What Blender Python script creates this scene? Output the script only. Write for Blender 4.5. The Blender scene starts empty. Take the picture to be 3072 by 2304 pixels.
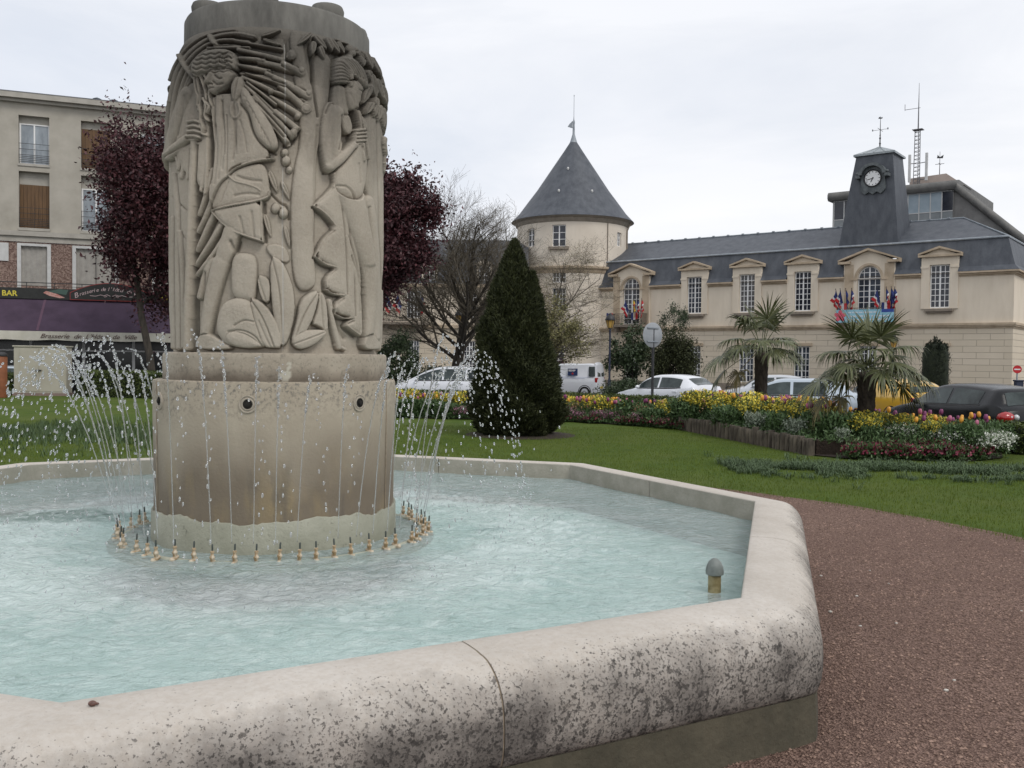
import bpy, math, random
import numpy as np
from mathutils import Vector, Matrix
R_ = math.radians
rnd = random.Random(7); rng = np.random.default_rng(7)
SC = bpy.context.scene
COL = SC.collection

# ------------------------------------------------------------------ camera
F_PX = 2750.0; CX = 1536.0; CY = 1152.0; EYE = 1.65
ROLL = math.atan(0.0112); PITCH = math.atan(79 * math.cos(ROLL) / F_PX)
cd = bpy.data.cameras.new('camera'); cam = bpy.data.objects.new('camera', cd); COL.objects.link(cam)
cd.sensor_fit = 'HORIZONTAL'; cd.sensor_width = 36.0; cd.lens = 36.0 * F_PX / 3072.0
cd.clip_start = 0.05; cd.clip_end = 6000
_x = Vector((1, 0, 0)); _y = Vector((0, math.sin(PITCH), math.cos(PITCH))); _f = Vector((0, math.cos(PITCH), -math.sin(PITCH)))
_r = _x * math.cos(ROLL) + _y * math.sin(ROLL); _u = -_x * math.sin(ROLL) + _y * math.cos(ROLL)
cam.matrix_world = Matrix(((_r.x, _u.x, -_f.x, 0), (_r.y, _u.y, -_f.y, 0), (_r.z, _u.z, -_f.z, EYE), (0, 0, 0, 1)))
SC.camera = cam

# ------------------------------------------------------------------ world, sun, exposure
world = bpy.data.worlds.new("World"); SC.world = world; world.use_nodes = True
_nt = world.node_tree; _nt.nodes.clear()
def _wn(t): return _nt.nodes.new(t)
SUN_EL = R_(48); SUN_ROT = R_(120)
sky = _wn('ShaderNodeTexSky'); sky.sky_type = 'NISHITA'; sky.sun_disc = False
sky.sun_elevation = SUN_EL; sky.sun_rotation = SUN_ROT; sky.air_density = 1.0; sky.dust_density = 2.0
bg1 = _wn('ShaderNodeBackground'); bg1.inputs['Strength'].default_value = 0.11
_nt.links.new(sky.outputs[0], bg1.inputs['Color'])
tc = _wn('ShaderNodeTexCoord'); mp = _wn('ShaderNodeMapping'); mp.inputs['Scale'].default_value = (1.0, 1.0, 3.5)
mp.inputs['Rotation'].default_value = (0.15, 0.1, 0.4)
_nt.links.new(tc.outputs['Generated'], mp.inputs['Vector'])
nz = _wn('ShaderNodeTexNoise'); nz.inputs['Scale'].default_value = 2.2; nz.inputs['Detail'].default_value = 9; nz.inputs['Roughness'].default_value = 0.58; nz.inputs['Distortion'].default_value = 0.5
_nt.links.new(mp.outputs[0], nz.inputs['Vector'])
rp = _wn('ShaderNodeValToRGB'); rp.color_ramp.elements[0].position = 0.36; rp.color_ramp.elements[0].color = (0.82, 0.82, 0.82, 1)
rp.color_ramp.elements[1].position = 0.60; rp.color_ramp.elements[1].color = (1, 1, 1, 1)
_nt.links.new(nz.outputs['Fac'], rp.inputs['Fac'])
nz2 = _wn('ShaderNodeTexNoise'); nz2.inputs['Scale'].default_value = 1.1; nz2.inputs['Detail'].default_value = 4
_nt.links.new(mp.outputs[0], nz2.inputs['Vector'])
rp2 = _wn('ShaderNodeValToRGB'); rp2.color_ramp.elements[0].position = 0.3; rp2.color_ramp.elements[0].color = (0.79, 0.82, 0.885, 1)
rp2.color_ramp.elements[1].position = 0.7; rp2.color_ramp.elements[1].color = (0.93, 0.935, 0.955, 1)
_nt.links.new(nz2.outputs['Fac'], rp2.inputs['Fac'])
bg2 = _wn('ShaderNodeBackground'); bg2.inputs['Strength'].default_value = 0.97
_nt.links.new(rp2.outputs[0], bg2.inputs['Color'])
mx = _wn('ShaderNodeMixShader'); wo = _wn('ShaderNodeOutputWorld')
_nt.links.new(rp.outputs[0], mx.inputs[0]); _nt.links.new(bg1.outputs[0], mx.inputs[1]); _nt.links.new(bg2.outputs[0], mx.inputs[2])
_nt.links.new(mx.outputs[0], wo.inputs['Surface'])

sd = bpy.data.lights.new('sun', 'SUN'); sd.energy = 1.15; sd.angle = R_(20); sd.color = (1.0, 0.96, 0.9)
sun = bpy.data.objects.new('sun', sd); COL.objects.link(sun)
# soft light from behind-right of the camera, high up
_d = Vector((math.sin(R_(42)) * math.cos(SUN_EL), -math.cos(R_(42)) * math.cos(SUN_EL), math.sin(SUN_EL)))
sun.rotation_euler = _d.to_track_quat('Z', 'Y').to_euler()
sky.sun_rotation = math.atan2(_d.x, _d.y)
SC.view_settings.view_transform = 'Standard'; SC.view_settings.look = 'None'
SC.view_settings.exposure = 0.17; SC.view_settings.gamma = 1.0
SC.cycles.max_bounces = 7; SC.cycles.transparent_max_bounces = 16; SC.cycles.transmission_bounces = 5
SC.cycles.caustics_reflective = False; SC.cycles.caustics_refractive = False
SC.cycles.use_denoising = True

# ------------------------------------------------------------------ picture geometry (source pixels <-> world)
def ray(u, v):
    x = u - CX; y = -(v - CY); c, s = math.cos(ROLL), math.sin(ROLL)
    X = x * c - y * s; Y = x * s + y * c
    return np.array([X, F_PX * math.cos(PITCH) + Y * math.sin(PITCH), -F_PX * math.sin(PITCH) + Y * math.cos(PITCH)]) / F_PX
def at_y(u, v, y):
    d = ray(u, v); t = y / d[1]; return Vector((d[0] * t, y, EYE + d[2] * t))
def at_z(u, v, z):
    d = ray(u, v); t = (z - EYE) / d[2]; return Vector((d[0] * t, d[1] * t, z))
def project(P):
    P = np.asarray(P, float); X = P[..., 0]; Yw = P[..., 1]; Z = P[..., 2] - EYE
    f = Yw * math.cos(PITCH) - Z * math.sin(PITCH); up = Yw * math.sin(PITCH) + Z * math.cos(PITCH)
    X2 = X / f * F_PX; Y2 = up / f * F_PX; c, s = math.cos(ROLL), math.sin(ROLL)
    x = X2 * c + Y2 * s; y = -X2 * s + Y2 * c
    return x + CX, CY - y

# ------------------------------------------------------------------ helpers
def tag(o, label=None, cat=None, group=None, kind=None):
    if label: o['label'] = label
    if cat: o['category'] = cat
    if group: o['group'] = group
    if kind: o['kind'] = kind
    return o
def empty(name, loc=(0, 0, 0), rz=0.0, label=None, cat=None, group=None):
    o = bpy.data.objects.new(name, None); COL.objects.link(o); o.location = loc; o.rotation_euler = (0, 0, rz)
    o.empty_display_size = 0.2
    return tag(o, label, cat, group)
def finish(name, me, m, parent=None, smooth=None):
    o = bpy.data.objects.new(name, me); COL.objects.link(o)
    if m: me.materials.append(m)
    if parent: o.parent = parent
    if smooth is not None and len(me.polygons):
        me.polygons.foreach_set('use_smooth', [True] * len(me.polygons))
        if smooth < 180: me.set_sharp_from_angle(angle=R_(smooth))
    return o
def np_mesh(name, V, Fq, m, parent=None, smooth=None):
    V = np.asarray(V, np.float32); Fq = np.asarray(Fq, np.int32); k = Fq.shape[1]
    me = bpy.data.meshes.new(name); me.vertices.add(len(V)); me.vertices.foreach_set('co', V.ravel())
    me.loops.add(Fq.size); me.loops.foreach_set('vertex_index', Fq.ravel())
    me.polygons.add(len(Fq)); me.polygons.foreach_set('loop_start', np.arange(0, Fq.size, k, dtype=np.int32))
    me.update(calc_edges=True)
    return finish(name, me, m, parent, smooth)
class MB:
    def __init__(s): s.v = []; s.f = []; s.M = None
    def add(s, vs, fs):
        n = len(s.v)
        if s.M is not None: vs = [tuple(s.M @ Vector(p)) for p in vs]
        s.v += [tuple(p) for p in vs]; s.f += [tuple(i + n for i in f) for f in fs]; return s
    def box(s, x0, x1, y0, y1, z0, z1):
        return s.add([(x0, y0, z0), (x1, y0, z0), (x1, y1, z0), (x0, y1, z0), (x0, y0, z1), (x1, y0, z1), (x1, y1, z1), (x0, y1, z1)],
                     [(0, 3, 2, 1), (4, 5, 6, 7), (0, 1, 5, 4), (1, 2, 6, 5), (2, 3, 7, 6), (3, 0, 4, 7)])
    def poly(s, pts): return s.add(pts, [tuple(range(len(pts)))])
    def prism(s, pts, y0, y1):            # pts (x,z), extruded along y
        n = len(pts); v = [(x, y0, z) for x, z in pts] + [(x, y1, z) for x, z in pts]
        return s.add(v, [tuple(range(n)), tuple(range(2 * n - 1, n - 1, -1))] + [(i, i + n, (i + 1) % n + n, (i + 1) % n) for i in range(n)])
    def tube(s, pts, rad, n=8, cap=True):
        pts = [Vector(p) for p in pts]
        if not hasattr(rad, '__len__'): rad = [rad] * len(pts)
        vs = []; ref = None
        for i, p in enumerate(pts):
            t = (pts[min(i + 1, len(pts) - 1)] - pts[max(i - 1, 0)])
            t = t.normalized() if t.length > 1e-9 else Vector((0, 0, 1))
            if ref is None: ref = Vector((1, 0, 0)) if abs(t.x) < 0.8 else Vector((0, 1, 0))
            a = (ref - t * ref.dot(t)).normalized(); b = t.cross(a); ref = a
            for k in range(n):
                an = 2 * math.pi * k / n; vs.append(p + (a * math.cos(an) + b * math.sin(an)) * rad[i])
        fs = []
        for i in range(len(pts) - 1):
            for k in range(n):
                k2 = (k + 1) % n; fs.append((i * n + k, i * n + k2, (i + 1) * n + k2, (i + 1) * n + k))
        if cap: fs.append(tuple(range(n - 1, -1, -1))); fs.append(tuple((len(pts) - 1) * n + k for k in range(n)))
        return s.add(vs, fs)
    def lathe(s, prof, c=(0, 0, 0), n=32, a0=0.0, a1=2 * math.pi, cap=False):
        full = abs(a1 - a0 - 2 * math.pi) < 1e-6; m = n if full else n + 1; vs = []
        for r, z in prof:
            for k in range(m):
                a = a0 + (a1 - a0) * k / n; vs.append((c[0] + r * math.cos(a), c[1] + r * math.sin(a), c[2] + z))
        fs = []
        for i in range(len(prof) - 1):
            for k in range(n):
                k2 = (k + 1) % m if full else k + 1
                fs.append((i * m + k, i * m + k2, (i + 1) * m + k2, (i + 1) * m + k))
        if cap:
            fs.append(tuple(range(m - 1, -1, -1))); fs.append(tuple((len(prof) - 1) * m + k for k in range(m)))
        return s.add(vs, fs)
    def ball(s, c, r, n=10, sx=1, sy=1, sz=1):
        prof = [(max(1e-4, math.sin(math.pi * i / (n // 2))), -math.cos(math.pi * i / (n // 2))) for i in range(n // 2 + 1)]
        b = MB(); b.lathe(prof, n=n)
        return s.add([(c[0] + x * r * sx, c[1] + y * r * sy, c[2] + z * r * sz) for x, y, z in b.v], b.f)
    def build(s, name, m, parent=None, smooth=None, bevel=0):
        me = bpy.data.meshes.new(name); me.from_pydata(s.v, [], s.f); me.update()
        o = finish(name, me, m, parent, smooth)
        if bevel:
            b = o.modifiers.new('bevel', 'BEVEL'); b.width = bevel; b.segments = 2; b.limit_method = 'ANGLE'; b.angle_limit = R_(35)
        return o
def children_of(o): return [c for c in bpy.data.objects if c.parent is o]
def copy_tree(o, parent=None, loc=None, rz=None, label=None, cm=None):
    if cm is None:
        cm = {}
        for x in bpy.data.objects:
            if x.parent: cm.setdefault(x.parent.name, []).append(x)
    c = o.copy(); COL.objects.link(c)
    if parent: c.parent = parent
    if loc is not None: c.location = loc
    if rz is not None: c.rotation_euler = (0, 0, rz)
    if label: c['label'] = label
    for ch in cm.get(o.name, []): copy_tree(ch, c, cm=cm)
    return c

# ------------------------------------------------------------------ materials
def new_mat(name):
    m = bpy.data.materials.new(name); m.use_nodes = True; return m, m.node_tree, m.node_tree.nodes['Principled BSDF']
def mat(name, c1, c2=None, scale=4.0, rough=0.8, bump=0.0, bscale=30.0, metal=0.0, spec=0.5, detail=6, island=False, c3=None, p0=0.35, p1=0.65, stretch=(1, 1, 1), coat=0.0, trans=0.0):
    m, nt, b = new_mat(name); N = nt.nodes; L = nt.links
    b.inputs['Roughness'].default_value = rough; b.inputs['Metallic'].default_value = metal; b.inputs['Specular IOR Level'].default_value = spec
    b.inputs['Coat Weight'].default_value = coat
    t = N.new('ShaderNodeTexCoord'); mp = N.new('ShaderNodeMapping'); mp.inputs['Scale'].default_value = stretch; L.new(t.outputs['Object'], mp.inputs[0])
    if c2 is None: c2 = tuple(min(1, x * 1.12) for x in c1)
    n = N.new('ShaderNodeTexNoise'); n.inputs['Scale'].default_value = scale; n.inputs['Detail'].default_value = detail; n.inputs['Roughness'].default_value = 0.62
    L.new(mp.outputs[0], n.inputs['Vector'])
    r = N.new('ShaderNodeValToRGB'); e = r.color_ramp.elements; e[0].position = p0; e[0].color = (*c1, 1); e[1].position = p1; e[1].color = (*c2, 1)
    if c3: x = e.new(min(0.98, p1 + 0.15)); x.color = (*c3, 1)
    if island:
        g = N.new('ShaderNodeNewGeometry'); mm = N.new('ShaderNodeMath'); mm.operation = 'MULTIPLY_ADD'
        mm.inputs[1].default_value = 0.5; L.new(g.outputs['Random Per Island'], mm.inputs[0]); 
        m2 = N.new('ShaderNodeMath'); m2.operation = 'MULTIPLY'; m2.inputs[1].default_value = 0.5; L.new(n.outputs['Fac'], m2.inputs[0]); L.new(m2.outputs[0], mm.inputs[2])
        L.new(mm.outputs[0], r.inputs['Fac'])
    else: L.new(n.outputs['Fac'], r.inputs['Fac'])
    L.new(r.outputs[0], b.inputs['Base Color'])
    if trans: 
        b.inputs['Subsurface Weight'].default_value = 0
    if bump:
        n2 = N.new('ShaderNodeTexNoise'); n2.inputs['Scale'].default_value = bscale; n2.inputs['Detail'].default_value = 5; L.new(mp.outputs[0], n2.inputs['Vector'])
        bp = N.new('ShaderNodeBump'); bp.inputs['Strength'].default_value = 1.0; bp.inputs['Distance'].default_value = bump
        L.new(n2.outputs['Fac'], bp.inputs['Height']); L.new(bp.outputs[0], b.inputs['Normal'])
    m['b'] = 1
    return m
def mixnode(nt, fac, a, b):
    x = nt.nodes.new('ShaderNodeMix'); x.data_type = 'RGBA'
    for sock, val in ((x.inputs[0], fac), (x.inputs[6], a), (x.inputs[7], b)):
        if isinstance(val, (int, float)): sock.default_value = val
        elif isinstance(val, tuple): sock.default_value = (*val, 1) if len(val) == 3 else val
        else: nt.links.new(val, sock)
    return x.outputs[2]
def noise(nt, vec, scale, detail=5, rough=0.6, dist=0.0):
    n = nt.nodes.new('ShaderNodeTexNoise'); n.inputs['Scale'].default_value = scale; n.inputs['Detail'].default_value = detail
    n.inputs['Roughness'].default_value = rough; n.inputs['Distortion'].default_value = dist
    if vec is not None: nt.links.new(vec, n.inputs['Vector'])
    return n.outputs['Fac']
def ramp(nt, fac, p0, p1, c0=(0, 0, 0), c1=(1, 1, 1)):
    r = nt.nodes.new('ShaderNodeValToRGB'); e = r.color_ramp.elements; e[0].position = p0; e[0].color = (*c0, 1); e[1].position = p1; e[1].color = (*c1, 1)
    nt.links.new(fac, r.inputs[0]); return r.outputs[0]
def math_(nt, op, a, b=None, c=None):
    x = nt.nodes.new('ShaderNodeMath'); x.operation = op
    for i, val in enumerate((a, b, c)):
        if val is None: continue
        if isinstance(val, (int, float)): x.inputs[i].default_value = val
        else: nt.links.new(val, x.inputs[i])
    return x.outputs[0]
def objco(nt, scale=(1, 1, 1)):
    t = nt.nodes.new('ShaderNodeTexCoord'); m = nt.nodes.new('ShaderNodeMapping'); m.inputs['Scale'].default_value = scale
    nt.links.new(t.outputs['Object'], m.inputs[0]); return m.outputs[0]
def set_bump(nt, b, h, dist, strength=1.0):
    bp = nt.nodes.new('ShaderNodeBump'); bp.inputs['Distance'].default_value = dist; bp.inputs['Strength'].default_value = strength
    nt.links.new(h, bp.inputs['Height']); nt.links.new(bp.outputs[0], b.inputs['Normal'])
def attr(nt, name):
    a = nt.nodes.new('ShaderNodeAttribute'); a.attribute_name = name; return a.outputs['Fac']
def add_attr(me, name, vals):
    a = me.attributes.new(name, 'FLOAT', 'POINT'); a.data.foreach_set('value', np.asarray(vals, np.float32))

# value noise in numpy
_perm = rng.random((257, 257))
def vnoise(x, y):
    xi = np.floor(x).astype(int); yi = np.floor(y).astype(int); fx = x - xi; fy = y - yi
    fx = fx * fx * (3 - 2 * fx); fy = fy * fy * (3 - 2 * fy); xi %= 256; yi %= 256
    a = _perm[yi, xi]; b = _perm[yi, xi + 1]; c = _perm[yi + 1, xi]; d = _perm[yi + 1, xi + 1]
    return (a * (1 - fx) + b * fx) * (1 - fy) + (c * (1 - fx) + d * fx) * fy
def fnoise(x, y, o=4):
    s = 0; a = 0.5
    for i in range(o): s = s + a * (vnoise(x * 2 ** i + 13.7 * i, y * 2 ** i + 7.1 * i) - 0.5); a *= 0.5
    return s
def leaf_cloud(P, size, up=0.3, aspect=0.6, jitter=0.4, drop=0.0, g=rng, shape='leaf'):
    """quads at points P, random orientation"""
    n = len(P); a = g.normal(size=(n, 3)); a[:, 2] -= drop; a /= np.linalg.norm(a, axis=1)[:, None]
    b = g.normal(size=(n, 3)); b[:, 2] += up; b -= a * (a * b).sum(1)[:, None]; b /= np.linalg.norm(b, axis=1)[:, None]
    s = size * (1 + jitter * (g.random(n) - 0.5) * 2)
    a = a * s[:, None]; w = np.cross(a, b) * aspect * 0.5; nn = b * s[:, None] * 0.12
    V = np.stack([P, P + a * 0.45 + w + nn, P + a, P + a * 0.45 - w + nn], 1).reshape(-1, 3)
    Fq = np.arange(4 * n).reshape(-1, 4); return V, Fq
M = {}
M['asphalt'] = mat('asphalt', (0.07, 0.07, 0.072), (0.11, 0.11, 0.112), 3, 0.9, 0.004, 90)
M['slate'] = mat('slate', (0.040, 0.047, 0.060), (0.088, 0.097, 0.113), 2.2, 0.55, 0.012, 14, detail=9, stretch=(1, 1, .45), p0=.3, p1=.7)
M['glass_b'] = mat('window_glass_with_curtain', (0.05, 0.05, 0.055), (0.13, 0.125, 0.12), 1.2, 0.15); M['glass_c'] = mat('sky_catching_window_glass', (0.02, 0.024, 0.035), (0.075, 0.09, 0.115), .9, 0.08)
M['lead'] = mat('lead', (0.20, 0.23, 0.26), (0.32, 0.35, 0.38), 3, 0.5)
M['wallstone'] = mat('rendered_wall', (0.64, 0.555, 0.44), (0.73, 0.645, 0.525), 1.1, 0.9, 0.004, 20, stretch=(1.6, 1.6, .35), detail=8, p0=.25, p1=.6)
M['trimstone'] = mat('trim_stone', (0.38, 0.30, 0.21), (0.54, 0.44, 0.325), 1.6, 0.9, 0.006, 20)
M['sillstone'] = mat('sill_stone', (0.20, 0.165, 0.135), (0.29, 0.25, 0.20), 3, 0.9)
M['white'] = mat('white_paint', (0.78, 0.78, 0.78), (0.86, 0.86, 0.85), 8, 0.5)
M['glass'] = mat('dark_glass', (0.012, 0.014, 0.022), (0.03, 0.034, 0.05), 1.5, 0.12, spec=0.6)
M['iron'] = mat('black_iron', (0.015, 0.015, 0.017), (0.035, 0.035, 0.038), 10, 0.5)
M['rubber'] = mat('rubber', (0.012, 0.012, 0.012), (0.02, 0.02, 0.02), 10, 0.8)
M['bark'] = mat('bark', (0.030, 0.026, 0.021), (0.075, 0.063, 0.05), 9, 0.95, 0.02, 25, stretch=(1, 1, 0.3))
M['twig'] = mat('twig', (0.07, 0.058, 0.045), (0.15, 0.13, 0.095), 5, 0.95)
# ================================================================== setting: ground, lawn, gravel
BC = np.array([-1.773, 6.514]); RIN = 3.69; RIM_Z = 0.57; WATER_Z = 0.415
PC = np.array([-1.65, 6.45])
def road_z(y): return -0.27 - 0.0075 * max(0.0, min(y, 90) - 24)
ys = [-60, 24, 90, 900]
mb = MB()
for a, b in zip(ys[:-1], ys[1:]): mb.poly([(-900, a, road_z(a)), (900, a, road_z(a)), (900, b, road_z(b)), (-900, b, road_z(b))])
tag(mb.build('road', M['asphalt']), kind='structure')
# pavement in front of the town hall and of the brasserie
M['paving'] = mat('paving', (0.20, 0.185, 0.165), (0.27, 0.25, 0.225), 2, 0.9, 0.003, 60)

lawn_pts = [(-24, -8), (14, -8), (14.5, 12), (11.6, 17.2), (9.6, 18.2), (6.8, 20.6), (5.0, 24.2), (1.0, 26.6), (-4.5, 27.6), (-9.5, 32.5), (-14, 35.6), (-24, 35.9)]
m, nt, b = new_mat('lawn_soil_and_grass'); co = objco(nt)
c = mixnode(nt, ramp(nt, noise(nt, co, 1.3, 6), 0.3, 0.7), (0.040, 0.075, 0.010), (0.08, 0.125, 0.018))
c = mixnode(nt, ramp(nt, noise(nt, co, .45, 7, .7), 0.42, 0.62, (0, 0, 0), (.8,) * 3), c, (0.10, 0.125, 0.03))
c = mixnode(nt, ramp(nt, noise(nt, co, 26, 4), 0.35, 0.75, (0, 0, 0), (.6,) * 3), c, (0.075, 0.11, 0.02))
nt.links.new(c, b.inputs['Base Color']); b.inputs['Roughness'].default_value = 0.9; b.inputs['Specular IOR Level'].default_value = 0.15
set_bump(nt, b, noise(nt, co, 120, 4), 0.012); M['lawn'] = m
mb = MB(); n = len(lawn_pts)
mb.poly([(x, y, 0.0) for x, y in lawn_pts])
mb.add([(x, y, 0.0) for x, y in lawn_pts] + [(x * 1.01, y * 1.01, -0.6) for x, y in lawn_pts], [(i, (i + 1) % n, (i + 1) % n + n, i + n) for i in range(n)])
tag(mb.build('lawn', M['lawn']), kind='structure')

# gravel ring
m, nt, b = new_mat('red_gravel'); co = objco(nt)
vo = nt.nodes.new('ShaderNodeTexVoronoi'); vo.inputs['Scale'].default_value = 95; nt.links.new(co, vo.inputs['Vector'])
c = mixnode(nt, ramp(nt, vo.outputs['Color'], 0.2, 0.8), (0.085, 0.052, 0.04), (0.30, 0.20, 0.16))
c = mixnode(nt, ramp(nt, noise(nt, co, 0.9, 5), 0.35, 0.7, (0, 0, 0), (0.5, 0.5, 0.5)), c, (0.14, 0.085, 0.068))
nt.links.new(c, b.inputs['Base Color']); b.inputs['Roughness'].default_value = 0.95; b.inputs['Specular IOR Level'].default_value = 0.2
set_bump(nt, b, vo.outputs['Distance'], 0.012); M['gravel'] = m
mb = MB(); NG = 128; vs = []
for k in range(NG):
    a = 2 * math.pi * k / NG; rr = 6.85 - 0.22 * (0.5 + 0.5 * math.sin(a - 1.2)) * (1 if math.cos(a) > 0 else 1) + 0.02 * math.sin(23 * a) + 0.015 * math.sin(41 * a + 1)
    vs.append((BC[0] + 0.1 + rr * math.cos(a), BC[1] + rr * math.sin(a), 0.004))
mb.poly(vs); mb.poly([(-26, -9, 0.008), (15, -9, 0.008), (15, 1.2, 0.008), (-26, 1.2, 0.008)])
tag(mb.build('gravel_path', M['gravel']), kind='structure')
GR_EDGE = 6.78
# loose stones
def inside_oct(x, y, r):
    dx = x - BC[0]; dy = y - BC[1]; out = np.zeros_like(x, bool)
    for k in range(8):
        a = R_(-84.02 + 22.5 + 45 * k); out |= (dx * math.cos(a) + dy * math.sin(a)) > r * math.cos(R_(22.5))
    return ~out
Ns = 90000
u_ = rng.random(Ns); X = -1 + 7.2 * rng.random(Ns); Y = 1.6 + 10.5 * u_ ** 1.5
ok = (np.hypot(X - BC[0], Y - BC[1]) < 6.7) & ~inside_oct(X, Y, RIN + 0.36) & (X > 0.2); X = X[ok]; Y = Y[ok]; Ns = len(X)
s = 0.0045 + 0.0075 * rng.random(Ns) ** 2
base = np.array([(1, 0, 0), (-.5, .86, 0), (-.5, -.86, 0), (0.1, 0, .8), (0, 0.1, -.5)]); ang = rng.random(Ns) * 6.28
rb = np.zeros((Ns, 5, 3)); ca = np.cos(ang)[:, None]; sa = np.sin(ang)[:, None]; st = (0.7 + 0.6 * rng.random(Ns))[:, None]
bx = base[None, :, 0] * st; by = base[None, :, 1]
rb[..., 0] = (bx * ca - by * sa) * s[:, None] + X[:, None]; rb[..., 1] = (bx * sa + by * ca) * s[:, None] + Y[:, None]; rb[..., 2] = base[None, :, 2] * s[:, None] + 0.006
tf = np.array([(0, 1, 3), (1, 2, 3), (2, 0, 3)]); Fq = (tf[None] + 5 * np.arange(Ns)[:, None, None]).reshape(-1, 3)
m = mat('gravel_stones', (0.08, 0.046, 0.034), (0.36, 0.24, 0.185), 2, 0.9, island=True, c3=(0.40, 0.30, 0.25), p0=0.15, p1=0.8)
tag(np_mesh('gravel', rb.reshape(-1, 3), Fq, m), 'reddish brown loose gravel scattered over the path beside the basin', 'gravel', kind='stuff')
pale = MB()
for k in range(36):
    x = 1.3 + 3.6 * rnd.random(); y = 2.2 + 6 * rnd.random()
    if math.hypot(x - BC[0], y - BC[1]) < 6.6: pale.ball((x, y, 0.010), 0.006 + 0.006 * rnd.random(), 6, 1.3, 0.9, 0.6)
tag(pale.build('pale_chips', mat('pale_chip', (0.45, 0.42, 0.38), (0.6, 0.57, 0.52), 9)), 'scattered pale stone chips lying on the red gravel', 'gravel', kind='stuff')

# ================================================================== fountain basin
verts_in = [complex(-1.3826, 2.8133), complex(1.0536, 4.1539), complex(1.8791, 7.0324), complex(0.6037, 9.3157)]
for k in range(4, 8):
    a = R_(-84.02 + 45 * k); verts_in.append(complex(BC[0] + RIN * math.cos(a), BC[1] + RIN * math.sin(a)))
prof = [(0.0, -0.55), (0.0, -0.012), (0.004, -0.004), (0.012, 0.0), (0.07, 0.002), (0.14, 0.0), (0.175, -0.004)]
for k in range(1, 13):
    a = R_(90 * k / 12); prof.append((0.175 + 0.185 * math.sin(a), -0.004 - 0.185 * (1 - math.cos(a))))
prof += [(0.362, -0.22), (0.362, -0.27), (0.357, -0.31), (0.347, -0.345), (0.33, -0.365), (0.305, -0.372)]
def ring_station(i, t, d, n_out=8):
    """i side index, t in 0..1 along side: returns function offset->xy"""
    A = verts_in[i]; B = verts_in[(i + 1) % n_out]; Z = verts_in[i - 1]; Cn = verts_in[(i + 2) % n_out]
    e = (B - A) / abs(B - A); e0 = (A - Z) / abs(A - Z); e2 = (Cn - B) / abs(Cn - B)
    return A, B, e, e0, e2
def sweep(i, ta, tb, profile, zref, n=14, inset=0.0):
    A, B, e, e0, e2 = ring_station(i, 0, 0); nrm = e * -1j
    na = e0 * -1j; nb = e2 * -1j
    th0 = np.angle(nrm / na) / 2; th1 = np.angle(nb / nrm) / 2
    st = []
    if ta <= 0:
        for k in range(5): a = th0 * (1 - k / 4); st.append((A, nrm * np.exp(-1j * a), a, th0))
    else: st.append((A + (B - A) * ta, nrm, 0, 0))
    lo = max(ta, 0); hi = min(tb, 1)
    for k in range(1, n): st.append((A + (B - A) * (lo + (hi - lo) * k / n), nrm, 0, 0))
    if tb >= 1:
        for k in range(5): a = th1 * k / 4; st.append((B, nrm * np.exp(1j * a), a, th1))
    else: st.append((A + (B - A) * tb, nrm, 0, 0))
    V = []; O = []
    for P, d, a, th in st:
        mitre = 1.0 / math.cos(a) if a else 1.0
        for off, z in profile:
            o = off * (0.45 * 1.0 + 0.55 * mitre); q = P + d * o
            V.append((q.real, q.imag, zref + z)); O.append(off)
    m_ = len(profile); Fs = []
    for k in range(len(st) - 1):
        for j in range(m_ - 1): Fs.append((k * m_ + j, (k + 1) * m_ + j, (k + 1) * m_ + j + 1, k * m_ + j + 1))
    Fs.append(tuple(range(m_ - 1, -1, -1))); Fs.append(tuple((len(st) - 1) * m_ + j for j in range(m_)))
    return V, Fs, O
m, nt, b = new_mat('weathered_limestone_rim'); co = objco(nt)
off = attr(nt, 'outer')
c = mixnode(nt, ramp(nt, noise(nt, co, 1.6, 6), 0.3, 0.7), (0.46, 0.42, 0.37), (0.60, 0.56, 0.51))
c = mixnode(nt, ramp(nt, noise(nt, co, 40, 4), 0.4, 0.8, (0, 0, 0), (0.35,) * 3), c, (0.36, 0.29, 0.22))
# grey patina on the rounded outer face
fpat = math_(nt, 'ADD', off, math_(nt, 'MULTIPLY_ADD', noise(nt, co, 3.0, 8, 0.7), 1.5, -0.75))
c = mixnode(nt, ramp(nt, fpat, 0.40, 1.20, (0, 0, 0), (0.95,) * 3), c, (0.120, 0.108, 0.098))
c = mixnode(nt, ramp(nt, math_(nt, 'MULTIPLY', ramp(nt, noise(nt, co, 7, 5), 0.52, 0.62), ramp(nt, off, 0.35, 0.6)), 0, 1, (0, 0, 0), (0.35,) * 3), c, (0.42, 0.38, 0.34))
# black lichen specks
for sc_, th_, dk in ((90, 0.615, 0.55), (26, 0.67, 0.65), (45, 0.655, 0.6)):
    nn = math_(nt, 'ADD', noise(nt, co, sc_, 3, 0.6), math_(nt, 'MULTIPLY', ramp(nt, math_(nt, 'ADD', off, math_(nt, 'MULTIPLY_ADD', noise(nt, co, 2.2, 4), 1.0, -0.5)), 0.15, 0.85), 0.16))
    nn = math_(nt, 'SUBTRACT', nn, 0.085)
    c = mixnode(nt, ramp(nt, nn, th_ - 0.015, th_ + 0.02, (0, 0, 0), (dk,) * 3), c, (0.035, 0.032, 0.030))
inn = attr(nt, 'inner')
c = mixnode(nt, math_(nt, 'MULTIPLY', inn, ramp(nt, noise(nt, co, 5, 6), 0.2, 0.6, (0.5,) * 3, (1, 1, 1))), c, (0.27, 0.26, 0.215))
nt.links.new(c, b.inputs['Base Color']); b.inputs['Roughness'].default_value = 0.88; b.inputs['Specular IOR Level'].default_value = 0.25
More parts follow.
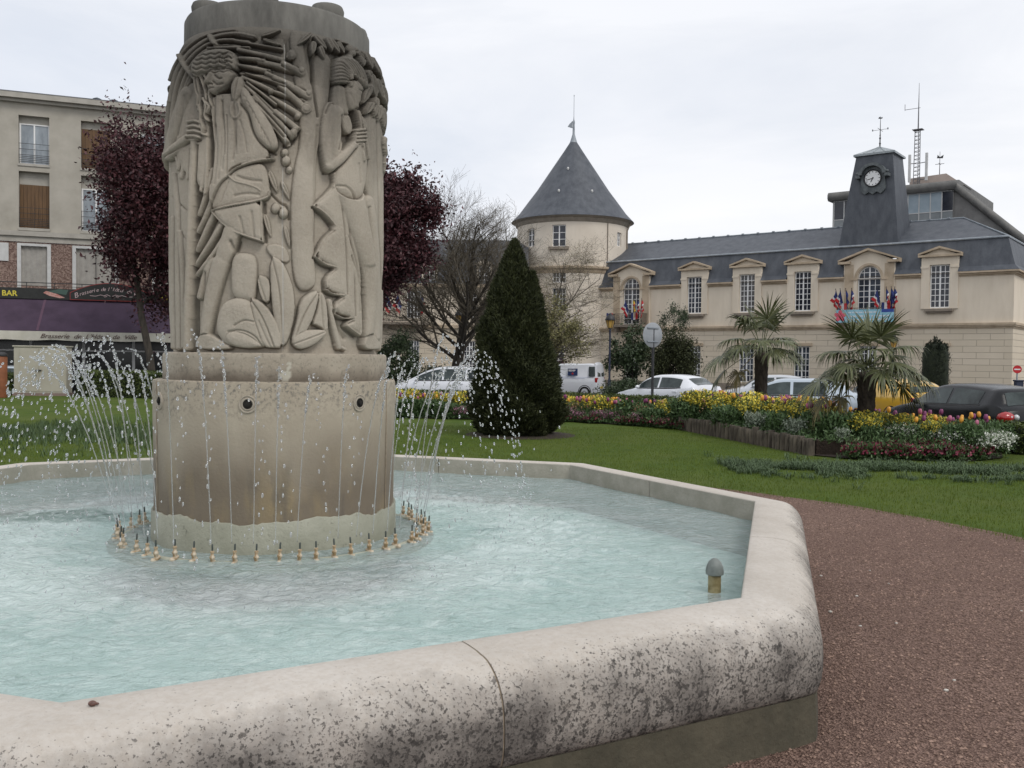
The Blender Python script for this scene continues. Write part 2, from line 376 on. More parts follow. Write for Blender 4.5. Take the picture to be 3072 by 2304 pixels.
set_bump(nt, b, math_(nt, 'ADD', noise(nt, co, 45, 8, 0.7), math_(nt, 'MULTIPLY', noise(nt, co, 7, 4), 1.5)), 0.006); M['rim'] = m
basin = empty('fountain_basin', (float(BC[0]), float(BC[1]), 0), 0, 'low octagonal stone basin with rounded coping spotted with black lichen, in the foreground', 'fountain basin')
def rel(V): return [(x - BC[0], y - BC[1], z) for x, y, z in V]
for i in range(8):
    tm = abs(complex(*at_z(1395, 1930, RIM_Z)[:2]) - verts_in[0]) / abs(verts_in[1] - verts_in[0]) if i == 0 else 0.5
    for ta, tb in ((0, tm), (tm, 1)):
        L_ = abs(verts_in[(i + 1) % 8] - verts_in[i]); g_ = 0.004 / L_
        V, Fs, O = sweep(i, ta + (g_ if ta > 0 else -1), tb - (g_ if tb < 1 else -1), prof, RIM_Z)
        mb = MB(); mb.add(rel(V), Fs); o = mb.build('rim_stone', M['rim'], basin, smooth=50)
        zz = np.array([p[2] for p in V]); oo = np.array(O)
        add_attr(o.data, 'outer', np.clip((oo - 0.13) / 0.23, 0, 1) * 0.75 + np.clip((RIM_Z - 0.12 - zz) / 0.25, 0, 1) * 0.25 * (oo > 0.1))
        add_attr(o.data, 'inner', ((oo < 0.003) & (zz < RIM_Z - 0.008)) * 1.0)
# mortar core just inside the stones so that the joints read
M['mortar'] = mat('mortar', (0.22, 0.17, 0.12), (0.36, 0.30, 0.22), 20, 0.95)
pm = [(o_ + (0.006 if o_ < 0.01 else 0 if o_ < 0.18 else -0.006), z - 0.004) for o_, z in prof[1:]]
mb = MB()
for i in range(8):
    V, Fs, O = sweep(i, -1, 2, pm, RIM_Z); mb.add(rel(V), Fs)
mb.build('mortar_joints', M['mortar'], basin, smooth=50)
m, nt, b = new_mat('mossy_plinth'); co = objco(nt)
c = mixnode(nt, ramp(nt, noise(nt, co, 3, 7, 0.7), 0.3, 0.7), (0.05, 0.045, 0.030), (0.115, 0.10, 0.068))
c = mixnode(nt, ramp(nt, noise(nt, objco(nt, (9, 9, 1.2)), 1.5, 5), 0.5, 0.75, (0, 0, 0), (0.7,) * 3), c, (0.055, 0.052, 0.035))
nt.links.new(c, b.inputs['Base Color']); b.inputs['Roughness'].default_value = 0.95; set_bump(nt, b, noise(nt, co, 30, 6), 0.008)
pp = [(0.30, RIM_Z - 0.36), (0.338, RIM_Z - 0.362), (0.345, 0.1), (0.345, -0.1)]
mb = MB()
for i in range(8):
    V, Fs, O = sweep(i, -1, 2, [(a, z) for a, z in pp], 0.0); mb.add(rel(V), Fs[:-2])
mb.build('plinth', m, basin, smooth=50)
# painted basin floor
m, nt, b = new_mat('aqua_painted_floor'); co = objco(nt)
c = mixnode(nt, ramp(nt, noise(nt, co, 1.5, 6), 0.3, 0.7), (0.62, 0.71, 0.67), (0.82, 0.87, 0.83))
c = mixnode(nt, ramp(nt, noise(nt, co, 9, 6, 0.7), 0.62, 0.72, (0, 0, 0), (0.6,) * 3), c, (0.12, 0.16, 0.14))
nt.links.new(c, b.inputs['Base Color']); b.inputs['Roughness'].default_value = 0.8
mb = MB(); mb.poly([(p.real - BC[0], p.imag - BC[1], 0.12) for p in verts_in]); mb.build('basin_floor', m, basin)
# water
Ng = 560; xs = np.linspace(-3.75, 3.75, Ng); XX, YY = np.meshgrid(xs, xs)
rr = np.hypot(XX - (PC[0] - BC[0]), YY - (PC[1] - BC[1]))
agit = 0.35 + 0.9 * np.exp(-((rr - 1.7) / 0.7) ** 2)
H = agit * (0.052 * fnoise(XX * 3.0 + 5, YY * 3.6, 3) + 0.028 * fnoise(XX * 9 + 2 * fnoise(XX * 2, YY * 2), YY * 9, 3))
H += 0.0035 * np.sin(rr * 26 + 6 * fnoise(XX * 2, YY * 2)) * np.exp(-((rr - 2.0) / 0.9) ** 2)
for k in range(60):
    a = 6.283 * rng.random(); r = 1.55 + .65 * rng.random(); d_ = np.hypot(XX - (PC[0] - BC[0]) - r * math.cos(a), YY - (PC[1] - BC[1]) - r * math.sin(a)); H += .0075 * np.cos(d_ * 62) * np.exp(-d_ / .13)
a_ = np.full(XX.shape, True)
vin = np.array([[p.real - BC[0], p.imag - BC[1]] for p in verts_in])
for i in range(8):
    p, q = vin[i], vin[(i + 1) % 8]; e = q - p; nn = np.array([e[1], -e[0]]); nn /= np.linalg.norm(nn)
    a_ &= ((XX - p[0]) * nn[0] + (YY - p[1]) * nn[1]) < 0.03
idx = np.arange(Ng * Ng).reshape(Ng, Ng)
q = np.stack([idx[:-1, :-1], idx[:-1, 1:], idx[1:, 1:], idx[1:, :-1]], -1); keep = a_[:-1, :-1] & a_[1:, 1:] & a_[:-1, 1:] & a_[1:, :-1] & (rr[:-1, :-1] > 0.72)
m, nt, b = new_mat('fountain_water'); co = objco(nt)
c = mixnode(nt, ramp(nt, noise(nt, co, 2.2, 6, 0.65, 0.5), 0.3, 0.7), (0.49, 0.60, 0.60), (0.66, 0.75, 0.75))
c = mixnode(nt, ramp(nt, noise(nt, objco(nt, (1.0, 1.25, 1)), 5.5, 7, 0.72, 1.8), 0.57, 0.70, (0, 0, 0), (0.72,) * 3), c, (0.24, 0.30, 0.28))
fo = attr(nt, 'foam'); fn = math_(nt, 'ADD', noise(nt, objco(nt, (1, 1.1, 1)), 3.6, 9, 0.72, 1.5), math_(nt, 'MULTIPLY', fo, 0.27))
c = mixnode(nt, ramp(nt, fn, 0.50, 0.74, (0, 0, 0), (0.92,) * 3), c, (0.86, 0.91, 0.92))
c = mixnode(nt, math_(nt, 'MULTIPLY', attr(nt, 'dark_patch'), ramp(nt, noise(nt, objco(nt, (1, 1.6, 1)), 9, 7, 0.7, 0.8), 0.36, 0.52)), c, (0.03, 0.03, 0.032))  # dark, noise-broken patch in the water colour left of the column
nt.links.new(c, b.inputs['Base Color']); b.inputs['Roughness'].default_value = 0.04; b.inputs['IOR'].default_value = 1.36
h = math_(nt, 'ADD', noise(nt, objco(nt, (1.0, 1.3, 1)), 11, 5, 0.55, 1.0), math_(nt, 'MULTIPLY', noise(nt, co, 60, 3), 0.25))
set_bump(nt, b, h, 0.065)
tr = nt.nodes.new('ShaderNodeBsdfTransparent'); tr.inputs[0].default_value = (0.84, 0.95, 0.93, 1); mxs = nt.nodes.new('ShaderNodeMixShader'); mxs.inputs[0].default_value = 0.46
out = nt.nodes['Material Output']; nt.links.new(b.outputs[0], mxs.inputs[1]); nt.links.new(tr.outputs[0], mxs.inputs[2]); nt.links.new(mxs.outputs[0], out.inputs[0])
V = np.stack([XX + BC[0], YY + BC[1], H + WATER_Z], -1).reshape(-1, 3)
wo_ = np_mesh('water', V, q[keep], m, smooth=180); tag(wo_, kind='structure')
th_ = np.arctan2(YY, XX)
add_attr(wo_.data, 'dark_patch', np.clip(1.7 - np.hypot((XX + 1.35) / 0.75, (YY - 0.42 - .12 * (XX + 1.3)) / 0.20) + .9 * fnoise(XX * 4, YY * 8, 3), 0, .85).ravel())
add_attr(wo_.data, 'foam', (np.exp(-((rr - 1.95) / 0.45) ** 2) * (0.4 + 0.6 * (XX < -0.2)) + 0.6 * np.exp(-((rr - 1.75) / 0.35) ** 2)).ravel())

# domed overflow pipe near the right corner
p = at_z(2143, 1775, WATER_Z)
pipe = empty('overflow_pipe', (p.x, p.y, 0.12), 0, 'stubby brass pipe with grey domed cap standing in the water near the right corner', 'pipe')
mb = MB(); mb.lathe([(0.001, 0), (0.034, 0), (0.034, 0.40), (0.001, 0.40)], n=24)
mb.build('pipe_body', mat('brass_pipe', (0.17, 0.13, 0.05), (0.34, 0.29, 0.16), 22, 0.6, c3=(0.05, 0.05, 0.04)), pipe, smooth=40)
mb = MB(); mb.lathe([(0.036, 0.385), (0.047, 0.39), (0.048, 0.405), (0.044, 0.43), (0.032, 0.457), (0.014, 0.473), (0.0005, 0.477)], n=28)
mb.build('dome_cap', mat('cap_grey', (0.13, 0.15, 0.14), (0.21, 0.23, 0.215), 20, 0.6), pipe, smooth=60)
# snail shell on the coping
p = at_z(277, 2117, RIM_Z + 0.003)
mb = MB(); mb.ball((p.x, p.y, RIM_Z + 0.010), 0.011, 12, 1.2, 0.9, 0.8); mb.ball((p.x + 0.012, p.y + 0.004, RIM_Z + 0.008), 0.006, 8, 1.3, 0.8, 0.7)
tag(mb.build('snail', mat('shell', (0.06, 0.03, 0.025), (0.16, 0.08, 0.06), 90, 0.5), smooth=60), 'tiny dark brown snail on the pale coping near the lower left corner', 'snail')
# ================================================================== carved column
CS = 0.5; CW, CH = 560, 840            # canvas = half-size of a 1106 x 1659 drawing
ZS = 1.3825                             # drawing px per photo px, drawing origin (450, 0)
Hc = np.zeros((CH, CW)); Mk = np.zeros((CH, CW))
def _seg(px, py, P):
    best = np.full(px.shape, 1e9); par = np.zeros(px.shape)
    cum = [0.0]
    for a, b in zip(P[:-1], P[1:]): cum.append(cum[-1] + math.hypot(b[0] - a[0], b[1] - a[1]))
    tot = max(cum[-1], 1e-6)
    for k, (a, b) in enumerate(zip(P[:-1], P[1:])):
        dx, dy = b[0] - a[0], b[1] - a[1]; l2 = dx * dx + dy * dy + 1e-9
        t = np.clip(((px - a[0]) * dx + (py - a[1]) * dy) / l2, 0, 1)
        d = np.hypot(px - a[0] - t * dx, py - a[1] - t * dy); w = d < best
        best = np.where(w, d, best); par = np.where(w, (cum[k] + t * math.sqrt(l2)) / tot, par)
    return best, par
def _box(P, pad):
    xs_ = [p[0] for p in P]; ys_ = [p[1] for p in P]
    x0 = max(0, int(min(xs_) - pad)); x1 = min(CW, int(max(xs_) + pad) + 2); y0 = max(0, int(min(ys_) - pad)); y1 = min(CH, int(max(ys_) + pad) + 2)
    yy, xx = np.mgrid[y0:y1, x0:x1]; return slice(y0, y1), slice(x0, x1), xx.astype(float), yy.astype(float)
def smooth_poly(P, it=2, closed=True):
    for _ in range(it):
        Q = []; n = len(P); rng_ = range(n) if closed else range(n - 1)
        if not closed: Q.append(P[0])
        for i in rng_:
            a, b = P[i], P[(i + 1) % n]; Q += [(a[0] * .75 + b[0] * .25, a[1] * .75 + b[1] * .25), (a[0] * .25 + b[0] * .75, a[1] * .25 + b[1] * .75)]
        if not closed: Q.append(P[-1])
        P = Q
    return P
def shape(P, h, bulge=0.012, w=12, it=2, rim=0.0, mode='set'):
    """filled form: height h at its edge, rising by bulge within w px"""
    P = [(x * CS, y * CS) for x, y in P]; w *= CS * (.62 if w < 18 else 1.25); bulge *= .85 if w < 9 else 1.2
    if it: P = smooth_poly(P, it)
    sy, sx, xx, yy = _box(P, 3)
    if xx.size == 0: return
    ins = np.zeros(xx.shape, bool); n = len(P)
    for i in range(n):
        (xa, ya), (xb, yb) = P[i], P[(i + 1) % n]
        if ya == yb: continue
        c = ((ya > yy) != (yb > yy)) & (xx < (xb - xa) * (yy - ya) / (yb - ya) + xa); ins ^= c
    d, _ = _seg(xx, yy, P + [P[0]]); t = np.clip(d / w, 0, 1); hh = h + bulge * np.sqrt(np.clip(1 - (1 - t) ** 2, 0, 1))
    if rim: hh += rim * np.exp(-((d - 2) / 2.2) ** 2)
    hh = np.where(d < 0.8, h * 0.6 + hh * 0.4, hh)
    Hc[sy, sx] = np.where(ins, np.maximum(hh, Hc[sy, sx]) if mode == 'max' else hh, Hc[sy, sx])
def stroke(P, w, h, bulge=0.015, w2=None, mode='max', it=2):
    P = [(x * CS, y * CS) for x, y in P]; P = smooth_poly(P, it, False) if len(P) > 2 else P
    w2 = w if w2 is None else w2; r = max(w, w2) * CS / 2
    sy, sx, xx, yy = _box(P, r + 2)
    if xx.size == 0: return
    d, t = _seg(xx, yy, P); rr_ = (w + (w2 - w) * t) * CS / 2; q = np.clip(d / rr_, 0, 1); hh = h + bulge * np.sqrt(1 - q * q)
    ins = d < rr_; cur = Hc[sy, sx]
    Hc[sy, sx] = np.where(ins, np.maximum(cur, hh) if mode == 'max' else hh, cur)
def groove(P, depth=0.008, w=4, it=2):
    P = [(x * CS, y * CS) for x, y in P]; P = smooth_poly(P, it, False) if len(P) > 2 else P; w *= CS
    sy, sx, xx, yy = _box(P, w * 3)
    if xx.size == 0: return
    d, t = _seg(xx, yy, P); Hc[sy, sx] -= depth * np.exp(-(d / w) ** 2)
def leafs(x0, y0, x1, y1, w, h=0.055, rib=True):
    dx, dy = x1 - x0, y1 - y0; L_ = math.hypot(dx, dy); nx, ny = -dy / L_, dx / L_
    prof_ = [(0, 0), (.12, .42), (.35, .52), (.6, .45), (.82, .24), (1, 0)]
    P = [(x0 + dx * t + nx * w * s, y0 + dy * t + ny * w * s) for t, s in prof_] + [(x0 + dx * t - nx * w * s, y0 + dy * t - ny * w * s) for t, s in prof_[-2:0:-1]]
    shape(P, h, 0.016, w * 0.45, it=1)
    if rib: groove([(x0 + dx * .06, y0 + dy * .06), (x1 - dx * .06, y1 - dy * .06)], 0.010, 2.6)
def zb(P): return [(553 + x / 2, y / 2) for x, y in P]
def za(P): return [(x / 2, y / 2) for x, y in P]
def zc(P): return [(x / 2, 760 + y / 2) for x, y in P]
def zd(P): return [(553 + x / 2, 760 + y / 2) for x, y in P]
# --- ground of the relief: trees
shape([(575, 100), (640, 100), (650, 200), (680, 380), (686, 250), (700, 215), (770, 210), (762, 330), (752, 420), (740, 470), (720, 560), (700, 640), (695, 820), (690, 1000), (693, 1090), (700, 1180), (660, 1207), (625, 1203), (598, 1150), (590, 1000), (585, 860), (600, 700), (628, 600), (625, 480), (600, 300)], 0.014, 0.026, 50)
groove([(678, 225), (682, 300), (683, 390), (700, 480)], 0.025, 5); groove([(700, 520), (690, 700), (688, 1000)], 0.008, 6)
shape([(885, 470), (985, 460), (992, 800), (1000, 1200), (995, 1458), (955, 1458), (955, 950), (930, 850), (905, 760), (895, 640)], 0.016, 0.03, 40)
groove([(948, 480), (950, 700), (960, 900), (975, 1200)], 0.012, 4)
shape([(50, 560), (80, 640), (150, 690), (165, 900), (150, 1100), (135, 1458), (60, 1458), (40, 1000)], 0.012, 0.020, 30)
groove([(80, 815), (110, 850), (148, 878)], 0.014, 4); groove([(85, 900), (105, 960), (150, 1010)], 0.010, 5); stroke([(85, 830), (110, 930), (150, 945)], 30, 0.02, 0.014)
# --- bundle of sticks, left arcs
for P, w in (([(420, 140), (330, 120), (230, 140), (160, 190), (110, 260), (80, 360), (62, 480), (58, 600)], 22), ([(400, 165), (280, 150), (190, 190), (130, 270), (95, 370), (75, 520)], 18),
             ([(360, 185), (260, 180), (190, 220), (140, 300), (105, 410), (85, 540)], 17), ([(300, 205), (215, 225), (165, 290), (125, 380), (95, 500)], 15),
             ([(200, 265), (160, 330), (130, 400), (100, 500), (88, 560)], 13), ([(330, 108), (230, 120), (150, 160), (95, 240), (70, 330)], 15), ([(190, 330), (150, 380), (120, 450)], 12), ([(70, 420), (60, 560), (62, 620)], 12)):
    stroke(P, w, 0.030 + 0.012 * rnd.random(), 0.018)
    groove([(p[0] + w * .42, p[1] + w * .36) for p in P], 0.012, 2.5)
stroke([(228, 140), (258, 178)], 20, 0.055, 0.018); stroke([(105, 225), (150, 290), (185, 328)], 15, 0.055, 0.016)
# --- sticks, right fan
fan = [((340, 160), (548, 196), 16), ((225, 192), (400, 190), 16), ((360, 200), (548, 243), 22), ((368, 238), (468, 246), 20), ((452, 250), (606, 288), 26), ((370, 268), (490, 292), 20), ((553, 258), (632, 302), 26),
       ((372, 302), (530, 325), 17), ((480, 300), (590, 345), 20), ((380, 318), (505, 372), 20), ((520, 320), (660, 398), 28), ((500, 372), (630, 412), 18), ((540, 350), (650, 448), 26), ((385, 345), (550, 500), 22),
       ((500, 400), (622, 470), 24), ((430, 400), (590, 560), 24), ((520, 460), (612, 530), 26), ((400, 340), (520, 430), 14), ((470, 470), (575, 590), 24), ((440, 430), (560, 560), 16), ((395, 300), (560, 352), 10)]
for k, (a, b, w) in enumerate(fan):
    mid = ((a[0] + b[0]) / 2, (a[1] + b[1]) / 2 - 4); stroke([a, mid, b], w, 0.026 + 0.014 * ((k * 37) % 7) / 7, 0.022, w2=w * 1.15)
    nx, ny = (b[1] - a[1]), -(b[0] - a[0]); l = math.hypot(nx, ny); nx /= l; ny /= l
    groove([(a[0] + nx * w * .52, a[1] + ny * w * .52), (b[0] + nx * w * .55, b[1] + ny * w * .55)], 0.016, 3); groove([(a[0] - nx * w * .52, a[1] - ny * w * .52), (b[0] - nx * w * .55, b[1] - ny * w * .55)], 0.016, 3)
for x, y, r in ((588, 222, 22), (650, 446, 22), (660, 385, 14), (630, 290, 14), (600, 548, 18), (500, 375, 12), (614, 480, 12)):
    stroke([(x, y - 1), (x, y + 1)], r * 2, 0.058, 0.006); groove([(x + r * .8 * math.cos(t), y + r * .8 * math.sin(t)) for t in np.linspace(0, 6.28, 14)], 0.010, 2, 0)
groove([(560, 600), (600, 585), (620, 540)], 0.03, 8); groove([(585, 100), (560, 160), (575, 240)], 0.02, 8)
# apples
for x, y, r in ((560, 628, 17), (566, 662, 20), (580, 700, 14), (520, 860, 20), (556, 880, 22)):
    stroke([(x, y - 1), (x, y + 1)], r * 2, 0.018, 0.026); groove([(x + r * math.cos(t), y + r * math.sin(t)) for t in np.linspace(0.3, 4.2, 12)], 0.012, 3, 0)
groove([(500, 800), (540, 840), (575, 850), (578, 905)], 0.02, 5)
# --- foliage at the top and right
leafs(450, 142, 552, 106, 20); leafs(458, 152, 556, 186, 18); leafs(690, 118, 612, 182, 26); leafs(690, 158, 676, 230, 30); leafs(694, 134, 748, 206, 28); leafs(712, 182, 728, 247, 26)
leafs(752, 142, 770, 214, 26); leafs(766, 148, 802, 225, 28); leafs(790, 150, 860, 178, 22); leafs(800, 160, 822, 226, 22)
for x, y, r in ((858, 192, 22), (862, 214, 18), (884, 200, 14), (925, 318, 22), (845, 235, 15)): stroke([(x, y - 1), (x, y + 1)], r * 2, 0.030, 0.034)
for q in ((905, 200, 892, 282, 30), (925, 205, 935, 295, 28), (912, 285, 928, 348, 26), (948, 228, 976, 330, 32), (928, 300, 942, 418, 32), (962, 345, 986, 455, 28), (945, 320, 962, 410, 26), (918, 345, 880, 436, 32),
          (940, 400, 932, 492, 24), (926, 420, 896, 478, 30), (958, 430, 948, 508, 24), (972, 440, 975, 540, 20), (975, 560, 992, 700, 20), (985, 620, 985, 760, 18), (880, 205, 915, 250, 20), (965, 235, 990, 300, 20), (982, 300, 992, 420, 20)): leafs(*q, 0.052 + 0.012 * rnd.random())
# --- old man
shape([(100, 560), (120, 430), (140, 370), (165, 335), (200, 340), (225, 380), (240, 560), (235, 700), (215, 800), (190, 760), (120, 700), (90, 620)], 0.036, 0.018, 20)
for P in ([(205, 600), (212, 700), (205, 790)], [(228, 560), (232, 680), (222, 800)], [(195, 590), (192, 660), (186, 740)], [(100, 650), (112, 690), (104, 680)], [(128, 640), (130, 690), (120, 735)], [(150, 610), (148, 680), (150, 740)], [(110, 640), (118, 670), (108, 700)]): stroke(P, 13, 0.040, 0.016)
for P in ([(250, 700), (225, 790), (190, 890)], [(255, 800), (225, 880), (185, 960)], [(262, 870), (225, 940), (180, 1040)], [(290, 920), (240, 1000), (175, 1100)], [(318, 950), (260, 1040), (180, 1140)]):
    stroke(P, 24, 0.024, 0.020, w2=14); groove([(p[0] + 12, p[1] + 6) for p in P], 0.010, 3)
shape([(240, 390), (385, 385), (405, 455), (430, 540), (515, 655), (410, 672), (345, 690), (318, 722), (325, 745), (250, 860), (240, 800), (262, 650), (258, 500)], 0.052, 0.014, 24, rim=0.004)
groove([(270, 400), (268, 600), (250, 760)], 0.012, 5); groove([(320, 480), (322, 600), (318, 720)], 0.009, 4); groove([(300, 395), (300, 600), (285, 740)], 0.007, 5)
stroke([(512, 656), (430, 668), (352, 694), (322, 724)], 8, 0.058, 0.010)
shape([(322, 730), (352, 700), (420, 678), (470, 674), (488, 720), (496, 790), (490, 815), (450, 832), (380, 842), (255, 868), (246, 850), (285, 760)], 0.036, 0.014, 20)
stroke([(324, 728), (350, 752), (400, 762), (440, 776), (458, 790)], 7, 0.050, 0.010); stroke([(496, 790), (490, 818), (450, 830), (380, 843), (300, 857), (252, 872)], 8, 0.050, 0.012)
shape([(252, 872), (300, 862), (380, 848), (458, 832), (464, 920), (466, 1002), (420, 985), (340, 960), (285, 915)], 0.042, 0.012, 20, it=1)
stroke([(250, 876), (285, 920), (345, 962), (466, 1000)], 7, 0.046, 0.010); stroke([(458, 834), (465, 1000)], 8, 0.046, 0.010)
groove([(470, 840), (476, 1000)], 0.018, 6)
shape([(372, 355), (400, 365), (440, 430), (500, 510), (532, 580), (530, 615), (508, 625), (470, 610), (435, 570), (418, 500), (400, 445), (375, 420)], 0.058, 0.022, 26)
groove([(372, 430), (410, 470), (425, 545), (470, 610), (520, 634)], 0.020, 5)
leafs(372, 315, 350, 432, 50, 0.070); stroke([(345, 425), (336, 460), (345, 490), (365, 490), (377, 465), (368, 430)], 14, 0.060, 0.018)
for P, w_ in (([(300, 640), (300, 560), (290, 470)], 16), ([(350, 640), (345, 560), (335, 480)], 14), ([(395, 630), (385, 560), (365, 500)], 12), ([(285, 835), (300, 790), (315, 755)], 8)):
    groove([(p[0] + w_ * .7, p[1]) for p in P], 0.006, 4)
for k in range(9): groove([(392 + 12 * k, 400 + 22 * k), (404 + 12 * k, 412 + 24 * k), (398 + 13 * k, 432 + 24 * k)], 0.005, 2.4)
for P, w_, w2_ in (([(82, 720), (100, 900), (98, 1100), (104, 1440)], 24, 30), ([(108, 960), (122, 1150), (124, 1440)], 20, 18), ([(78, 900), (76, 1150), (84, 1440)], 18, 22), ([(140, 1100), (132, 1280), (128, 1440)], 10, 14)):
    stroke(P, w_, 0.020, 0.026, w2=w2_); groove([(p[0] + w_ * .5, p[1]) for p in P], 0.010, 3.5)
for P in ([(255, 560), (262, 640), (250, 740)], [(272, 520), (282, 640), (268, 760)], [(300, 420), (312, 560), (300, 700)], [(345, 420), (360, 560), (345, 660)], [(262, 900), (300, 940), (340, 950)], [(370, 900), (380, 940), (385, 965)], [(420, 880), (425, 930), (430, 980)], [(360, 730), (400, 745), (460, 750)], [(350, 810), (400, 800), (450, 806)]):
    groove(P, 0.009, 6)
shape([(470, 1010), (560, 1010), (590, 1080), (560, 1090), (495, 1060)], 0.010, 0.012, 12)
for q in ((490, 700, 530, 800, 26), (545, 745, 585, 830, 22), (470, 880, 500, 985, 24), (560, 930, 585, 1030, 20)): leafs(*q, 0.016)
# arm, hand, staff
stroke([(150, 385), (125, 440), (105, 500), (88, 560), (72, 630)], 54, 0.046, 0.030, w2=34); groove([(150, 400), (135, 470), (112, 560)], 0.006, 4)
stroke([(72, 645), (120, 600), (165, 565), (200, 560)], 44, 0.052, 0.030, w2=30); groove([(62, 655), (110, 625), (160, 590), (205, 585)], 0.016, 4)
stroke([(180, 585), (168, 800), (160, 1000), (152, 1200), (148, 1446)], 24, 0.050, 0.024); groove([(194, 600), (184, 800), (176, 1000), (168, 1440)], 0.020, 4); groove([(164, 620), (152, 1000), (136, 1440)], 0.010, 4)
shape([(150, 530), (170, 500), (205, 500), (212, 540), (208, 575), (180, 590), (155, 580)], 0.066, 0.014, 12)
for P in ([(165, 508), (190, 502), (212, 510)], [(168, 528), (192, 524), (214, 532)], [(166, 548), (190, 545), (214, 552)], [(160, 567), (188, 566), (210, 572)]): stroke(P, 15, 0.070, 0.016, w2=11); groove([(p[0], p[1] + 9) for p in P], 0.012, 2.4)
# legs
stroke([(330, 960), (300, 1050), (272, 1110)], 76, 0.026, 0.030, w2=62); stroke([(282, 1090), (255, 1180), (232, 1280), (215, 1400)], 72, 0.028, 0.032, w2=40)
shape([(172, 1450), (192, 1390), (235, 1380), (290, 1410), (335, 1438), (325, 1452)], 0.036, 0.022, 14)
stroke([(240, 1080), (215, 1140), (190, 1230)], 40, 0.016, 0.024, w2=26); groove([(215, 1130), (205, 1250), (180, 1390)], 0.02, 6); groove([(330, 1000), (345, 1050), (360, 1000)], 0.02, 7)
# kneeling rock / plants between the figures
shape([(335, 1048), (400, 1045), (440, 1065), (440, 1180), (430, 1250), (400, 1250), (330, 1235), (325, 1130)], 0.020, 0.024, 30)
shape([(262, 1360), (280, 1280), (320, 1235), (400, 1235), (450, 1290), (490, 1400), (480, 1448), (330, 1440), (285, 1410)], 0.030, 0.030, 40)
groove([(350, 1350), (390, 1326), (430, 1335)], 0.010, 3.5); leafs(310, 1392, 468, 1436, 62, 0.055, False); groove([(325, 1375), (380, 1366), (440, 1395), (462, 1435)], 0.012, 3)
shape([(495, 1055), (548, 1080), (575, 1130), (600, 1200), (606, 1300), (575, 1420), (545, 1440), (525, 1380), (500, 1250)], 0.036, 0.018, 20, 1); groove([(505, 1070), (540, 1200), (550, 1420)], 0.010, 3)
shape([(438, 1135), (490, 1150), (500, 1200), (492, 1262), (455, 1240)], 0.040, 0.014, 12, 1); groove([(445, 1145), (480, 1250)], 0.008, 3)
shape([(408, 1234), (455, 1245), (500, 1290), (540, 1370), (548, 1444), (510, 1444), (470, 1440), (435, 1340)], 0.048, 0.016, 16, 1); groove([(415, 1240), (470, 1320), (515, 1440)], 0.012, 3); groove([(450, 1330), (480, 1400), (500, 1440)], 0.008, 3)
shape([(582, 1425), (612, 1320), (622, 1250), (660, 1215), (706, 1200), (700, 1260), (670, 1350), (612, 1425)], 0.040, 0.018, 18, 1); groove([(598, 1415), (640, 1300), (700, 1210)], 0.011, 3)
leafs(590, 1430, 742, 1372, 70, 0.052); shape([(706, 1200), (735, 1230), (744, 1300), (746, 1385), (700, 1350), (675, 1345), (700, 1280)], 0.034, 0.016, 14, 1); groove([(712, 1215), (725, 1370)], 0.008, 3)
# --- youth
shape([(772, 700), (768, 770), (735, 810), (682, 850), (740, 890), (775, 945), (735, 975), (690, 1062), (740, 1095), (780, 1112), (735, 1150), (738, 1195), (770, 1215), (812, 1225), (770, 1262), (778, 1300), (850, 1318), (810, 1350), (850, 1370), (880, 1392), (890, 1250), (880, 1100), (850, 950), (820, 820), (800, 740)], 0.036, 0.016, 18, 1)
for P in ([(768, 772), (730, 810), (684, 852)], [(684, 852), (735, 885), (775, 935)], [(775, 950), (725, 985), (690, 1060)], [(688, 1062), (735, 1098), (782, 1108)], [(782, 1112), (735, 1150), (738, 1192)], [(738, 1200), (765, 1220), (815, 1225)], [(815, 1232), (772, 1265), (778, 1298)], [(778, 1302), (810, 1322), (852, 1318)], [(855, 1325), (812, 1345), (880, 1392)]):
    stroke(P, 7, 0.042, 0.012); groove([(p[0] - 7, p[1] + 7) for p in P], 0.014, 4)
for P in ([(772, 720), (790, 850), (808, 1000), (814, 1220)], [(792, 760), (822, 950), (842, 1100), (848, 1310)], [(820, 980), (850, 1080), (875, 1200), (880, 1380)], [(830, 1060), (864, 1150), (868, 1290)]): stroke(P, 17, 0.040, 0.016); groove([(p[0] + 9, p[1]) for p in P], 0.012, 3)
stroke([(925, 830), (948, 1000), (955, 1200), (955, 1400)], 44, 0.020, 0.026, w2=34); groove([(920, 860), (935, 1050), (930, 1300)], 0.014, 5)
stroke([(835, 800), (862, 900), (890, 1010), (908, 1090)], 112, 0.036, 0.056, w2=62); stroke([(905, 1080), (922, 1160), (922, 1280), (912, 1390)], 64, 0.036, 0.044, w2=38)
shape([(885, 1452), (892, 1395), (925, 1380), (958, 1420), (965, 1452)], 0.046, 0.020, 12)
stroke([(752, 1250), (768, 1340), (795, 1440)], 26, 0.020, 0.024); stroke([(785, 1430), (820, 1448)], 18, 0.020, 0.016); groove([(772, 1290), (800, 1360), (830, 1400)], 0.020, 9)
shape([(800, 660), (850, 560), (892, 560), (908, 650), (903, 750), (880, 830), (820, 830), (772, 790), (768, 715)], 0.040, 0.028, 34)
groove([(778, 770), (820, 775), (850, 830)], 0.010, 4); groove([(862, 680), (868, 760)], 0.005, 4)
shape([(722, 450), (742, 418), (768, 425), (790, 470), (800, 560), (798, 640), (770, 705), (740, 712), (716, 660), (708, 540)], 0.050, 0.020, 22); groove([(728, 470), (745, 430), (760, 428)], 0.018, 4)
shape([(790, 470), (830, 470), (845, 520), (842, 555), (815, 560), (795, 520)], 0.044, 0.018, 18)
shape([(765, 345), (818, 355), (822, 420), (836, 478), (800, 480), (755, 440), (758, 400)], 0.042, 0.020, 20)
